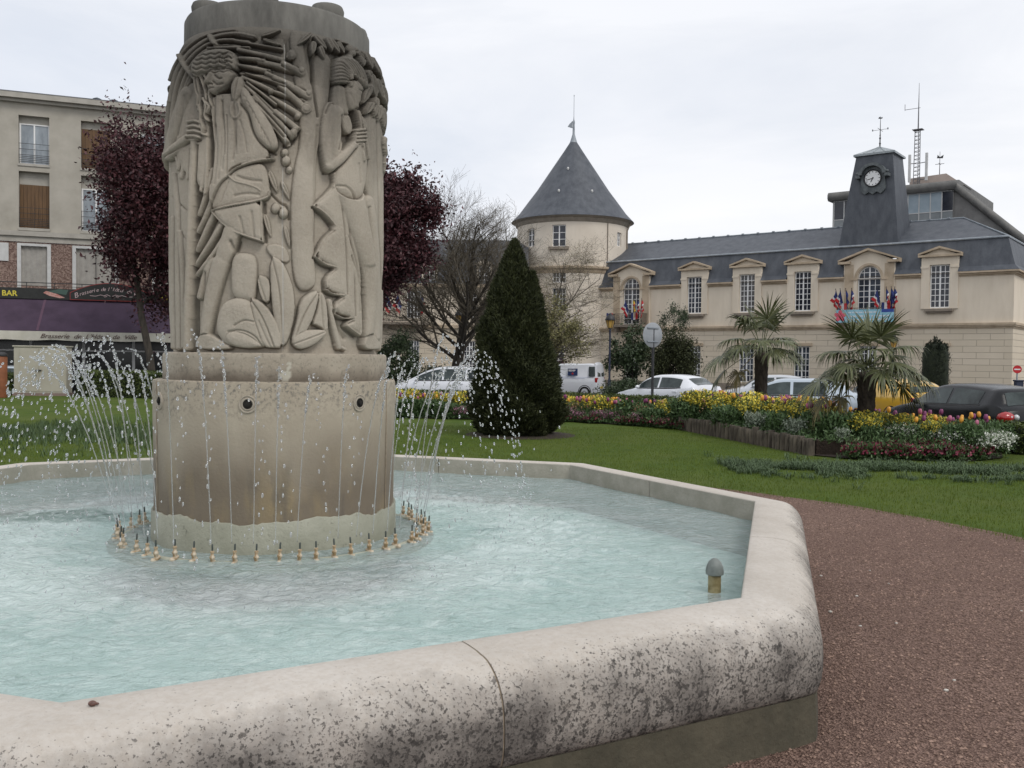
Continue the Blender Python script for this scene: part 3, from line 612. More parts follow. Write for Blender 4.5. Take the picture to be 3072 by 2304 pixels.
stroke([(770, 470), (752, 560), (742, 640), (750, 690)], 70, 0.054, 0.028, w2=50); stroke([(748, 688), (795, 655), (845, 600)], 48, 0.062, 0.026, w2=30); groove([(735, 716), (775, 705), (820, 660), (850, 618)], 0.016, 4)
groove([(792, 480), (800, 560), (782, 620)], 0.014, 4)
shape([(818, 352), (850, 325), (888, 368), (874, 392), (873, 420), (862, 436), (868, 446), (848, 458), (826, 462), (812, 415), (808, 370)], 0.058, 0.022, 20, 1)
groove([(828, 462), (845, 462), (852, 452)], 0.02, 4); groove([(858, 374), (868, 380), (878, 378)], 0.007, 3); groove([(822, 392), (840, 420), (838, 448)], 0.004, 4)
shape([(760, 300), (765, 255), (790, 230), (840, 230), (882, 268), (900, 320), (906, 366), (888, 374), (860, 338), (842, 318), (826, 326), (818, 352), (790, 348), (760, 352)], 0.060, 0.028, 26)
for dy in range(6): groove([(762, 262 + dy * 15), (790, 258 + dy * 15), (818, 292 + dy * 9)], 0.010, 2.4); groove([(778 + dy * 18, 236 + dy * 5), (815 + dy * 13, 262 + dy * 6), (842 + dy * 11, 308 + dy * 8)], 0.010, 2.4)
for x, y in ((826, 322), (824, 350)): stroke([(x, y - 6), (x + 2, y + 6)], 16, 0.082, 0.010)
stroke([(856, 462), (868, 520), (880, 600), (884, 665)], 12, 0.068, 0.014); stroke([(862, 462), (882, 520), (896, 600), (905, 658)], 12, 0.064, 0.014); groove([(876, 610), (892, 664)], 0.01, 3)
shape([(842, 560), (850, 535), (880, 530), (890, 560), (886, 590), (860, 604), (840, 590)], 0.070, 0.014, 10)
for P in ([(850, 542), (885, 538)], [(850, 556), (889, 552)], [(850, 571), (889, 568)], [(850, 586), (884, 584)]): stroke(P, 13, 0.074, 0.014, w2=9); groove([(p[0], p[1] + 7) for p in P], 0.010, 2.2)
stroke([(862, 485), (885, 500), (892, 530)], 9, 0.060, 0.012); stroke([(868, 478), (890, 495), (898, 540)], 8, 0.058, 0.012)
# --- old man's head, last
for P in ([(215, 320), (228, 360), (240, 400), (232, 440)], [(200, 330), (205, 370), (212, 420), (205, 460)], [(232, 318), (252, 350), (248, 400), (258, 440)], [(190, 325), (195, 380), (205, 400), (200, 440)],
          [(225, 410), (240, 440), (228, 480), (240, 500)], [(208, 440), (215, 470), (210, 520), (222, 545)], [(240, 430), (252, 440), (240, 470)], [(215, 500), (225, 530), (216, 555), (232, 560)]):
    stroke(P, 15, 0.062, 0.018, w2=10); groove([(p[0] + 6, p[1]) for p in P], 0.012, 2.4)
shape([(242, 300), (280, 288), (345, 288), (358, 312), (340, 345), (315, 372), (290, 384), (272, 398), (252, 386), (243, 362), (240, 345), (248, 330)], 0.068, 0.026, 24, 1)
stroke([(268, 302), (256, 330), (248, 346)], 15, 0.092, 0.016, w2=20); groove([(280, 318), (296, 334), (306, 332)], 0.014, 3.5); groove([(250, 354), (262, 352), (272, 356)], 0.014, 3); groove([(276, 345), (290, 360), (312, 352)], 0.012, 3.5); groove([(252, 372), (275, 370)], 0.010, 3); groove([(356, 310), (340, 350), (290, 388)], 0.02, 4)
shape([(178, 305), (180, 270), (200, 235), (240, 208), (300, 200), (345, 212), (366, 250), (362, 295), (345, 290), (290, 294), (245, 304), (215, 322), (195, 325)], 0.070, 0.026, 20)
for k in range(5):
    y = 222 + k * 19; groove([(195 + j * 17, y + (7 if j % 2 else -5) + (10 - j) * 1.4) for j in range(10)], 0.013, 2.6)
for r_ in (8, 16, 24): groove([(325 + r_ * 1.2 * math.cos(t), 252 + r_ * math.sin(t)) for t in np.linspace(1.2, 6.0, 14)], 0.012, 2.4, 0)
# vertical joint with pale mortar, patch on the pedestal
def paint(P, w):
    P = [(x * CS, y * CS) for x, y in P]; sy, sx, xx, yy = _box(P, w); d, t = _seg(xx, yy, P); Mk[sy, sx] = np.maximum(Mk[sy, sx], np.clip(1.3 - d / (w * CS), 0, 1))
groove([(560, 100), (561, 600), (552, 800), (550, 1100), (553, 1450)], 0.006, 2.2, 0); paint([(560, 105), (561, 300), (562, 600)], 2.6); paint([(553, 690), (551, 900), (551, 1100), (553, 1450)], 2.6)
# soften a little
def blur(a, k=1):
    for _ in range(k):
        a = (np.roll(a, 1, 0) + 2 * a + np.roll(a, -1, 0)) / 4; a = (np.roll(a, 1, 1) + 2 * a + np.roll(a, -1, 1)) / 4
    return a
Hb = blur(Hc, 1) * .6 + Hc * .4
low = blur(Hc, 1)
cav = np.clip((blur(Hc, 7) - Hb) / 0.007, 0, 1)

PHC = math.atan2(-PC[1], -PC[0])        # direction from the axis towards the camera
Z0, Z1 = 1.655, 3.74
NA, NZ = 760, 560
dl = np.concatenate([np.linspace(-88, 88, NA), np.linspace(88, 272, 180)[1:-1]]) * math.pi / 180
zz = np.linspace(Z0, Z1, NZ)
A_, Z_ = np.meshgrid(dl, zz); de = np.degrees(A_)
lim = 82.0
ds = np.where(np.abs(de) <= lim, de, np.where(de > 0, np.clip(lim * (180 - de) / (180 - lim), -lim, lim), -lim))
ds = np.where((de < -lim), -lim * (180 + de) / (180 - lim), ds)
def body_r(z):
    z = np.asarray(z, float); t = np.clip((z - 3.42) / 0.32, 0, 1); return 0.688 - 0.080 * t * t
PX = PC[0] + 0.745 * np.cos(PHC + np.radians(ds)); PY = PC[1] + 0.745 * np.sin(PHC + np.radians(ds))
u_, v_ = project(np.stack([PX, PY, Z_], -1)); cx_ = (u_ - 450) * ZS * CS; cy_ = v_ * ZS * CS
def samp(a):
    x = np.clip(cx_, 0, CW - 1.001); y = np.clip(cy_, 0, CH - 1.001); xi = x.astype(int); yi = y.astype(int); fx = x - xi; fy = y - yi
    return (a[yi, xi] * (1 - fx) + a[yi, xi + 1] * fx) * (1 - fy) + (a[yi + 1, xi] * (1 - fx) + a[yi + 1, xi + 1] * fx) * fy
Hs = samp(Hb) * 0.96; fade = np.clip((Z_ - Z0) / 0.02, 0, 1) * np.clip((Z1 - Z_) / 0.05, 0, 1)
Hs = Hs * fade + 0.0042 * fnoise(A_ * 26, Z_ * 20, 5) + 0.004 * fnoise(A_ * 7, Z_ * 5, 3)
RR = body_r(Z_) + Hs
Vb = np.stack([RR * np.cos(PHC + A_), RR * np.sin(PHC + A_), Z_], -1).reshape(-1, 3)
W_ = len(dl); id_ = np.arange(NZ * W_).reshape(NZ, W_); nx_ = np.roll(id_, -1, 1)
Fb = np.stack([id_[:-1], nx_[:-1], nx_[1:], id_[1:]], -1).reshape(-1, 4)
col = empty('fountain_column', (float(PC[0]), float(PC[1]), 0), 0, 'big round stone fountain column carved with an old man under a bundle of sticks and a youth playing a flute', 'fountain column')
m, nt, b = new_mat('carved_limestone'); co = objco(nt)
c = mixnode(nt, ramp(nt, noise(nt, co, 2.0, 7), 0.3, 0.7), (0.335, 0.293, 0.235), (0.48, 0.43, 0.355))
c = mixnode(nt, ramp(nt, noise(nt, co, 60, 4), 0.35, 0.75, (0, 0, 0), (0.4,) * 3), c, (0.52, 0.475, 0.395))
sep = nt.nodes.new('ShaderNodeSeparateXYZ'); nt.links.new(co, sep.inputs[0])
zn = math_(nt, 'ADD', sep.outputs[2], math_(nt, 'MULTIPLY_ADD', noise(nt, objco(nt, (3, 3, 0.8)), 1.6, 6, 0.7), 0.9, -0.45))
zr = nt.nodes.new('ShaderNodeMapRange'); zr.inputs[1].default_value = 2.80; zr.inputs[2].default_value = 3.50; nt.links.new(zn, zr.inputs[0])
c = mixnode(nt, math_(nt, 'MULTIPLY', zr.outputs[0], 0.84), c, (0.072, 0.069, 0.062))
c = mixnode(nt, math_(nt, 'MULTIPLY', attr(nt, 'crease_shade'), 0.58), c, (0.055, 0.050, 0.038))  # shade in the hollows of the carving, put into the stone colour
c = mixnode(nt, math_(nt, 'MULTIPLY', attr(nt, 'pale'), 0.65), c, (0.62, 0.61, 0.57))
nt.links.new(c, b.inputs['Base Color']); b.inputs['Roughness'].default_value = 0.92; b.inputs['Specular IOR Level'].default_value = 0.2
set_bump(nt, b, noise(nt, co, 55, 9, 0.78), 0.009); M['carved'] = m
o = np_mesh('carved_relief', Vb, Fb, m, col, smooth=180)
add_attr(o.data, 'crease_shade', (samp(cav) * fade).ravel()); add_attr(o.data, 'pale', (samp(Mk)).ravel())
# cap with bosses
m2 = mat('dark_weathered_stone', (0.085, 0.083, 0.075), (0.20, 0.195, 0.175), 3.5, 0.92, 0.006, 30, c3=(0.17, 0.165, 0.15), stretch=(1, 1, 0.35))
mb = MB(); mb.lathe([(0.0, 3.66), (0.60, 3.66), (0.622, 3.665), (0.624, 3.70), (0.622, 3.865), (0.612, 3.885), (0.0, 3.90)], n=96)
mb.build('cap_disc', m2, col, smooth=35)
for k in range(7):
    a = PHC + R_(-13 + 360 / 7 * k); x, y = 0.50 * math.cos(a), 0.50 * math.sin(a)
    mb = MB(); mb.lathe([(0.0, 3.89), (0.105, 3.89), (0.11, 3.93), (0.10, 3.955), (0.0, 3.96)], (x, y, 0), n=28); mb.build('cap_boss', m2, col, smooth=35)
mb = MB(); mb.lathe([(0.64, 3.60), (0.655, 3.66), (0.63, 3.71), (0.60, 3.72)], n=96); mb.build('shoulder', M['carved'], col, smooth=60)
# pedestal and drum
m, nt, b = new_mat('pedestal_limestone'); co = objco(nt)
c = mixnode(nt, ramp(nt, noise(nt, co, 2.4, 7), 0.3, 0.7), (0.30, 0.258, 0.20), (0.41, 0.362, 0.29))
c = mixnode(nt, ramp(nt, noise(nt, co, 45, 5), 0.52, 0.66, (0, 0, 0), (0.5,) * 3), c, (0.13, 0.12, 0.095))
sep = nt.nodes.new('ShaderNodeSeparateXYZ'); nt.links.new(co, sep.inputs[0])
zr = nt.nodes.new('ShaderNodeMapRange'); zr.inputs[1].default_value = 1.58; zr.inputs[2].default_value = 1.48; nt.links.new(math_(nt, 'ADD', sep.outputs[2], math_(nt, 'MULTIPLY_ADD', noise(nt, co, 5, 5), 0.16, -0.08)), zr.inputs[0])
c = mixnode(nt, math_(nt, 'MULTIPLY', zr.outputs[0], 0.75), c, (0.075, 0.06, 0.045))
c = mixnode(nt, attr(nt, 'pale'), c, (0.50, 0.48, 0.40))
nt.links.new(c, b.inputs['Base Color']); b.inputs['Roughness'].default_value = 0.9; set_bump(nt, b, noise(nt, co, 60, 6), 0.003)
prof2 = [(0.70, 1.47), (0.757, 1.472), (0.758, 1.50), (0.758, 1.64), (0.754, 1.655), (0.742, 1.662), (0.66, 1.664)]
pz = []; 
for (r0, z0), (r1, z1) in zip(prof2[:-1], prof2[1:]):
    for k in range(10 if abs(z1 - z0) > 0.1 else 1): pz.append((r0 + (r1 - r0) * k / 10 if abs(z1 - z0) > 0.1 else r0, z0 + (z1 - z0) * k / 10 if abs(z1 - z0) > 0.1 else z0))
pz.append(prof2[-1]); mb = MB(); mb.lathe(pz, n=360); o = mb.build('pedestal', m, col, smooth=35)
pv = np.array([tuple(v_.co) for v_ in o.data.vertices]); uu, vv = project(pv + np.array([PC[0], PC[1], 0])); ex = uu - 862; ey = vv - 1112
front = (pv[:, 0] * math.cos(PHC) + pv[:, 1] * math.sin(PHC)) > 0.2
blob = (np.abs(ex + 8 * np.sin(ey / 9)) < 6 + (ey > 2) * 14 * (1 - np.abs((ey - 14) / 16).clip(0, 1))) & (ey > -26) & (ey < 30) & front
add_attr(o.data, 'pale', blob * 0.8)
m, nt, b = new_mat('stained_drum_stone'); co = objco(nt)
c = mixnode(nt, ramp(nt, noise(nt, co, 1.7, 7), 0.3, 0.7), (0.31, 0.265, 0.20), (0.42, 0.367, 0.285))
sep = nt.nodes.new('ShaderNodeSeparateXYZ'); nt.links.new(co, sep.inputs[0])
big = noise(nt, objco(nt, (2.6, 2.6, 0.9)), 1.0, 4, 0.5)
def zmask(a, bq, amp, src=None):
    zr = nt.nodes.new('ShaderNodeMapRange'); zr.inputs[1].default_value = a; zr.inputs[2].default_value = bq
    nt.links.new(math_(nt, 'ADD', sep.outputs[2], math_(nt, 'MULTIPLY_ADD', src or big, amp, -amp / 2)), zr.inputs[0]); return zr.outputs[0]
c = mixnode(nt, math_(nt, 'MULTIPLY', zmask(1.30, 0.80, 0.8), 0.82), c, (0.135, 0.102, 0.070))
c = mixnode(nt, math_(nt, 'MULTIPLY', ramp(nt, noise(nt, objco(nt, (2, 2, 0.7)), 1.6, 5, 0.6), 0.5, 0.66), math_(nt, 'MULTIPLY', zmask(1.1, 0.8, 0.2), 0.6)), c, (0.30, 0.225, 0.115))
c = mixnode(nt, math_(nt, 'MULTIPLY', ramp(nt, noise(nt, objco(nt, (3, 3, 0.8)), 2.4, 5), 0.55, 0.7), math_(nt, 'MULTIPLY', zmask(1.05, 0.85, 0.3), 0.6)), c, (0.085, 0.078, 0.072))
c = mixnode(nt, math_(nt, 'MULTIPLY', ramp(nt, noise(nt, co, 38, 5, 0.7), 0.50, 0.62), math_(nt, 'MULTIPLY', zmask(1.22, 1.42, 0.3), 0.75)), c, (0.10, 0.095, 0.085))
nt.links.new(c, b.inputs['Base Color']); b.inputs['Roughness'].default_value = 0.75; set_bump(nt, b, noise(nt, co, 50, 6), 0.003)
mb = MB(); mb.lathe([(0.813, 0.56), (0.815, 0.9), (0.820, 1.2), (0.822, 1.46), (0.818, 1.476), (0.80, 1.482), (0.70, 1.484)], n=160)
mb.build('drum', m, col, smooth=35)
for dg in (-68, 61):                                   # block joints
    a = PHC + R_(dg); mb = MB(); q0 = 0.8235; mb.tube([(q0 * 0.995 * math.cos(a), q0 * 0.995 * math.sin(a), 0.6), (q0 * 1.0 * math.cos(a), q0 * math.sin(a), 1.47)], 0.003, 6); mb.build('block_joint', M['mortar'], col)
m, nt, b = new_mat('wet_concrete_foot'); co = objco(nt)
c = mixnode(nt, ramp(nt, noise(nt, co, 3, 7), 0.3, 0.7), (0.235, 0.235, 0.175), (0.35, 0.345, 0.275)); c = mixnode(nt, ramp(nt, noise(nt, co, 28, 6, 0.7), 0.60, 0.68, (0, 0, 0), (0.75,) * 3), c, (0.11, 0.105, 0.08))
nt.links.new(c, b.inputs['Base Color']); b.inputs['Roughness'].default_value = 0.6; set_bump(nt, b, noise(nt, co, 40, 6), 0.006)
nA = 180; vs = []
for k in range(nA):
    a = 2 * math.pi * k / nA; top = 0.615 + 0.012 * math.sin(5 * a) + 0.016 * (rnd.random() - 0.5) + 0.008 * math.sin(17 * a)
    for r, z in ((0.79, top - 0.004), (0.822, top), (0.829, top - 0.01), (0.832, 0.40), (0.835, 0.12)): vs.append((r * math.cos(a), r * math.sin(a), z))
mb = MB(); mb.add(vs, [(k * 5 + j, ((k + 1) % nA) * 5 + j, ((k + 1) % nA) * 5 + j + 1, k * 5 + j + 1) for k in range(nA) for j in range(4)]); mb.build('concrete_foot', m, col, smooth=60)
hole = mat('spout_hole', (0.008, 0.007, 0.006), (0.015, 0.013, 0.01), 5, 0.9)
for k in range(7):
    a = PHC + R_(-12.5 + 360 / 7 * k); mb = MB(); mb.M = Matrix.Rotation(a, 4, 'Z') @ Matrix.Translation((0.8235, 0, 1.345)) @ Matrix.Rotation(R_(90), 4, 'Y')
    mb.lathe([(0.030, -0.03), (0.030, 0.003), (0.034, 0.006), (0.040, 0.004), (0.043, 0.0005), (0.050, 0.006), (0.055, 0.005), (0.058, -0.01)], n=28)
    sp = mb.build('spout_ring', m2 if k % 3 == 9 else M['carved'], col, smooth=40)
    mb = MB(); mb.M = Matrix.Rotation(a, 4, 'Z') @ Matrix.Translation((0.8235, 0, 1.345)) @ Matrix.Rotation(R_(90), 4, 'Y')
    mb.lathe([(0.0001, -0.001), (0.028, -0.001), (0.030, 0.0015), (0.031, 0.001)], n=20); mb.lathe([(0.0001, 0.016), (0.013, 0.014), (0.014, 0.0)], n=12); mb.build('spout_hole', hole, sp)

# ---------------- ring of nozzles
ring = empty('nozzle_ring', (float(PC[0]), float(PC[1]), 0), 0, 'circle of small brass water nozzles on a pipe around the foot of the column', 'nozzle ring')
NN = 52; RN = 1.045
mb = MB(); pts = [(1.02 * math.cos(2 * math.pi * k / 64), 1.02 * math.sin(2 * math.pi * k / 64), 0.40) for k in range(65)]
mb.tube(pts, 0.02, 8); mb.build('ring_pipe', mat('limed_pipe', (0.30, 0.31, 0.24), (0.42, 0.42, 0.34), 12, 0.7), ring, smooth=60)
mb = MB(); mb.lathe([(0.83, 0.392), (1.09, 0.394), (1.102, 0.390), (1.104, 0.36)], n=96); mb.build('submerged_step', m, ring, smooth=40)
nz_m = mat('limed_brass', (0.30, 0.20, 0.10), (0.55, 0.47, 0.36), 30, 0.6, p0=0.4, p1=0.55); tip_m = mat('nozzle_tip', (0.03, 0.04, 0.035), (0.07, 0.08, 0.07), 30, 0.4)
mb = MB(); mb.tube([(0.03, 0, 0.402), (0.0, 0, 0.412), (-0.025, 0, 0.425)], [0.012, 0.015, 0.012], 8); mb.ball((0.022, 0, 0.408), 0.017, 8)
mb.lathe([(0.010, 0.415), (0.012, 0.44), (0.016, 0.445), (0.016, 0.455), (0.010, 0.46), (0.009, 0.475), (0.013, 0.478), (0.012, 0.487), (0.006, 0.49)], n=10)
noz0 = mb.build('nozzle', nz_m, ring, smooth=50); mb = MB(); mb.lathe([(0.0055, 0.488), (0.0055, 0.525), (0.003, 0.53), (0.0005, 0.53)], n=8); tip0 = mb.build('nozzle_tip', tip_m, noz0, smooth=50)
for k in range(NN):
    a = 2 * math.pi * k / NN
    nq = noz0 if k == 0 else noz0.copy(); 
    if k: COL.objects.link(nq)
    nq.location = (RN * math.cos(a), RN * math.sin(a), rnd.uniform(-0.006, 0.006)); nq.rotation_euler = (rnd.uniform(-.06, .06), rnd.uniform(-.06, .06), a)
    if k: tq = tip0.copy(); COL.objects.link(tq); tq.parent = nq

# ---------------- water jets
m, nt, b = new_mat('flying_water'); N = nt.nodes
b.inputs['Base Color'].default_value = (0.93, 0.95, 0.97, 1); b.inputs['Roughness'].default_value = 0.02; b.inputs['IOR'].default_value = 1.33; b.inputs['Transmission Weight'].default_value = 0.80; b.inputs['Specular IOR Level'].default_value = 0.9
b.inputs['Coat Weight'].default_value = 0.3; M['drop'] = m
ico = MB(); ico.ball((0, 0, 0), 1.0, 8); ICV = np.array(ico.v); ICF = ico.f
def drops_mesh(D):
    """D: list of (pos, dir, r, stretch)"""
    mb = MB()
    for p, d, r, st in D:
        d = Vector(d).normalized(); q = d.to_track_quat('Z', 'Y').to_matrix().to_4x4(); mb.M = Matrix.Translation(p) @ q @ Matrix.Diagonal((r, r, r * st, 1)); mb.add(ico.v, ico.f)
    mb.M = None; return mb
def jet(a, vr, vt, zap, seed):
    g = random.Random(seed); p0 = Vector((PC[0] + RN * math.cos(a), PC[1] + RN * math.sin(a), 0.53)); G = 9.81
    vz = math.sqrt(2 * G * (zap - 0.53)); er = Vector((math.cos(a), math.sin(a), 0)); et = Vector((-math.sin(a), math.cos(a), 0)); v0 = er * vr + et * vt + Vector((0, 0, vz))
    T = vz / G; pos = lambda t: p0 + v0 * t - Vector((0, 0, 0.5 * G * t * t)); vel = lambda t: v0 - Vector((0, 0, G * t))
    st_ = MB(); tb = T * g.uniform(0.42, 0.62); n = 34; pts = [pos(tb * k / n) + Vector((g.gauss(0, 1), g.gauss(0, 1), 0)) * 0.0011 * (k / n) for k in range(n + 1)]
    st_.tube(pts, [0.0026 + 0.0018 * (k / n) + 0.0010 * (k / n) * math.sin(k * 2.3 + seed) for k in range(n + 1)], 6)
    D = []; t = tb
    while t < T * 2.0:
        sp_ = max(0.6, vel(t).length); frac = (t - tb) / (2 * T - tb)
        r = g.uniform(0.0042, 0.0088) * (1 - 0.2 * frac); sc_ = 0.002 + 0.030 * frac ** 1.3
        p = pos(t) + Vector((g.gauss(0, sc_), g.gauss(0, sc_), g.gauss(0, sc_ * 0.8)))
        if p.z > WATER_Z + 0.01: D.append((p, vel(t), r, 1.1 + 0.42 * sp_ * g.uniform(0.5, 1.3) / 1.5))
        t += (0.010 + 0.030 * frac * g.random() + (0.0 if frac < 0.25 else 0.012)) * (1.6 / (sp_ + 0.6)) * 1.0
    o = empty('water_jet'); st_.build('stream', M['drop'], o, smooth=180); dd_ = drops_mesh(D).build('drops', M['drop'], o, smooth=180); tag(dd_, kind='stuff')
    return o, p0
fronts = []
for k in range(NN):
    a = 2 * math.pi * k / NN; da = math.degrees((a - PHC + math.pi) % (2 * math.pi) - math.pi)
    if abs(da) < 60 and k % 6 == 1: continue
    side = 'in front of' if abs(da) < 68 else ('to the right of' if 68 <= da < 150 else 'to the left of' if -150 < da <= -68 else 'behind')
    left = side == 'to the left of'
    o, p0 = jet(a, rnd.uniform(0.75, 1.15) if left else rnd.uniform(0.5, 1.15) if side != 'in front of' else rnd.uniform(0.25, 0.6), rnd.uniform(-.18, .18), rnd.uniform(1.56, 1.72) if side != 'in front of' else rnd.uniform(1.50, 1.80), 100 + k)
    tag(o, f'thin clear water jet rising {side} the carved column and breaking into drops', 'water jet', f'water jets {side} the column')
    if side == 'in front of': fronts.append((da, o))
for i, (da, o) in enumerate(sorted(fronts, key=lambda q: q[0])):
    w_ = 'first second third fourth fifth sixth seventh eighth ninth tenth eleventh twelfth thirteenth fourteenth fifteenth sixteenth seventeenth eighteenth nineteenth twentieth'.split()
    o['label'] = f'thin water jet before the stained drum, {w_[i]} from the left of those crossing it'
# spray drifting to the left and right
D = []
def spray(n, ang, spread, r0, r1, z0, z1, smin=0.003, smax=0.0085):
    for k in range(n):
        a = PHC + R_(ang + rnd.gauss(0, spread)); r = rnd.uniform(r0, r1); z = z0 + (z1 - z0) * rnd.random()
        z = min(z, 1.74 - 0.9 * max(0, r - 1.35)); 
        if z < 0.45: continue
        D.append((Vector((PC[0] + r * math.cos(a), PC[1] + r * math.sin(a), z)), Vector((0.3 * math.cos(a), 0.3 * math.sin(a), -1)), rnd.uniform(smin, smax) * .85, rnd.uniform(1.2, 3.0)))
spray(300, -88, 14, 1.25, 2.75, 0.50, 1.75, 0.003, 0.008); spray(150, -95, 12, 1.2, 1.9, 1.25, 1.80, 0.005, 0.011); spray(34, 95, 14, 1.2, 2.0, 0.55, 1.75); spray(70, 95, 10, 1.2, 1.55, 1.40, 1.80, 0.004, 0.009); spray(50, 0, 50, 1.2, 1.7, 0.5, 1.5, 0.003, 0.007)
tag(drops_mesh(D).build('spray', M['drop'], None, smooth=180), 'loose glittering water drops flying beside the column and falling back into the basin', 'spray', kind='stuff')
D = []
for k in range(420):
    a = 2 * math.pi * rnd.random(); r = rnd.gauss(1.8, 0.22); h = abs(rnd.gauss(0, 0.016)); D.append((Vector((PC[0] + r * math.cos(a), PC[1] + r * math.sin(a), WATER_Z + 0.004 + h)), Vector((rnd.gauss(0, .3), rnd.gauss(0, .3), 1)), rnd.uniform(0.002, 0.0055), rnd.uniform(1, 2.2)))
tag(drops_mesh(D).build('splashes', M['drop'], None, smooth=180), 'small splashes where the falling jets strike the pale blue water', 'splash', kind='stuff')
# ================================================================== buildings
def wall_holes(mb, x0, x1, z0, z1, holes, y=0.0, depth=0.25):
    xs_ = sorted({x0, x1, *[min(max(h[i], x0), x1) for h in holes for i in (0, 1)]}); zs_ = sorted({z0, z1, *[min(max(h[i], z0), z1) for h in holes for i in (2, 3)]})
    inh = lambda x, z: any(h[0] < x < h[1] and h[2] < z < h[3] for h in holes)
    for a, b in zip(xs_[:-1], xs_[1:]):
        for c, d in zip(zs_[:-1], zs_[1:]):
            if not inh((a + b) / 2, (c + d) / 2): mb.poly([(a, y, c), (b, y, c), (b, y, d), (a, y, d)])
    for a, b, c, d in holes:
        a, b = max(a, x0), min(b, x1); c, d = max(c, z0), min(d, z1)
        mb.poly([(a, y, c), (a, y + depth, c), (a, y + depth, d), (a, y, d)]); mb.poly([(b, y, c), (b, y, d), (b, y + depth, d), (b, y + depth, c)])
        mb.poly([(a, y, c), (b, y, c), (b, y + depth, c), (a, y + depth, c)]); mb.poly([(a, y, d), (a, y + depth, d), (b, y + depth, d), (b, y, d)])
def window(parent, x0, x1, z0, z1, y, cols=4, rows=6, fr=0.065, bar=0.038, mull=0.09, M_=None, m_fr='white', arch=0.0, glass='glass', transom=None):
    """frame with glazing bars; pane is a child of the frame"""
    mb = MB(); mb.M = M_
    w = x1 - x0; d = 0.05; cx = (x0 + x1) / 2; r = w / 2
    zt = lambda x: z1 if not arch else z1 + math.sqrt(max(0, r * r - (x - cx) ** 2)) * arch / r
    mb.box(x0, x0 + fr, y, y + d, z0, z1); mb.box(x1 - fr, x1, y, y + d, z0, z1); mb.box(x0 + fr, x1 - fr, y, y + d, z0, z0 + fr)
    mb.box(cx - mull / 2, cx + mull / 2, y - 0.008, y + d - 0.004, z0 + fr, zt(cx) - fr)
    if not arch: mb.box(x0 + fr, x1 - fr, y, y + d, z1 - fr, z1)
    else:
        pts = [(cx + math.cos(t) * r, z1 + math.sin(t) * arch) for t in np.linspace(0, math.pi, 17)]; pin = [(cx + math.cos(t) * (r - fr), z1 + math.sin(t) * (arch - fr)) for t in np.linspace(0, math.pi, 17)]
        for k in range(16): mb.prism([pts[k], pts[k + 1], pin[k + 1], pin[k]], y, y + d)
        mb.box(x0 + fr, x1 - fr, y - 0.006, y + d, z1 - 0.06, z1 + 0.05)
    hc = cols // 2
    for s_, e_ in ((x0 + fr, cx - mull / 2), (cx + mull / 2, x1 - fr)):
        for k in range(1, hc): x = s_ + (e_ - s_) * k / hc; mb.box(x - bar / 2, x + bar / 2, y + 0.006, y + d - 0.01, z0 + fr, zt(x) - fr * 0.9)
        for k in range(1, rows): z = z0 + fr + (z1 - z0 - 2 * fr) * k / rows; mb.box(s_, e_, y + 0.009, y + d - 0.013, z - bar / 2, z + bar / 2)
    if arch:
        z = z1 + arch * 0.5; hw = r * math.sqrt(max(0, 1 - 0.25)); mb.box(cx - hw + fr / 2, cx + hw - fr / 2, y + 0.009, y + d - 0.013, z - bar / 2, z + bar / 2)
    f = mb.build('window', M[m_fr], parent)
    if glass == 'glass': glass = rnd.choice(('glass', 'glass', 'glass_b', 'glass_c'))
    g = MB(); g.M = M_
    P = [(x0, z0), (x1, z0), (x1, z1)] + ([(cx + math.cos(t) * r, z1 + math.sin(t) * arch) for t in np.linspace(0, math.pi, 17)[1:-1]] if arch else []) + [(x0, z1)]
    g.prism(P, y + d * 0.55, y + d * 0.55 + 0.01); g.build('pane', M[glass], f)
    return f
# rusticated masonry material (joints follow local x/z)
def rustic(name, base1, base2, rowh=0.38, brickw=1.5):
    m, nt, b = new_mat(name); t = nt.nodes.new('ShaderNodeTexCoord'); mp = nt.nodes.new('ShaderNodeMapping'); mp.inputs['Rotation'].default_value = (R_(90), 0, 0)
    nt.links.new(t.outputs['Object'], mp.inputs[0])
    br = nt.nodes.new('ShaderNodeTexBrick'); br.inputs['Scale'].default_value = 1.0; br.inputs['Mortar Size'].default_value = 0.012; br.inputs['Mortar Smooth'].default_value = 0.2; br.inputs['Row Height'].default_value = rowh; br.inputs['Brick Width'].default_value = brickw
    br.inputs['Color1'].default_value = (*base1, 1); br.inputs['Color2'].default_value = (*base2, 1); br.inputs['Mortar'].default_value = tuple(x * 0.62 for x in base1) + (1,)
    nt.links.new(mp.outputs[0], br.inputs['Vector'])
    c = mixnode(nt, ramp(nt, noise(nt, objco(nt), 0.8, 6), 0.3, 0.7, (0, 0, 0), (0.35,) * 3), br.outputs['Color'], tuple(x * 0.82 for x in base1)); nt.links.new(c, b.inputs['Base Color'])
    b.inputs['Roughness'].default_value = 0.9; set_bump(nt, b, math_(nt, 'SUBTRACT', 1.0, br.outputs['Fac']), 0.02); return m
M['rustic'] = rustic('rusticated_stone', (0.62, 0.54, 0.42), (0.68, 0.595, 0.475))

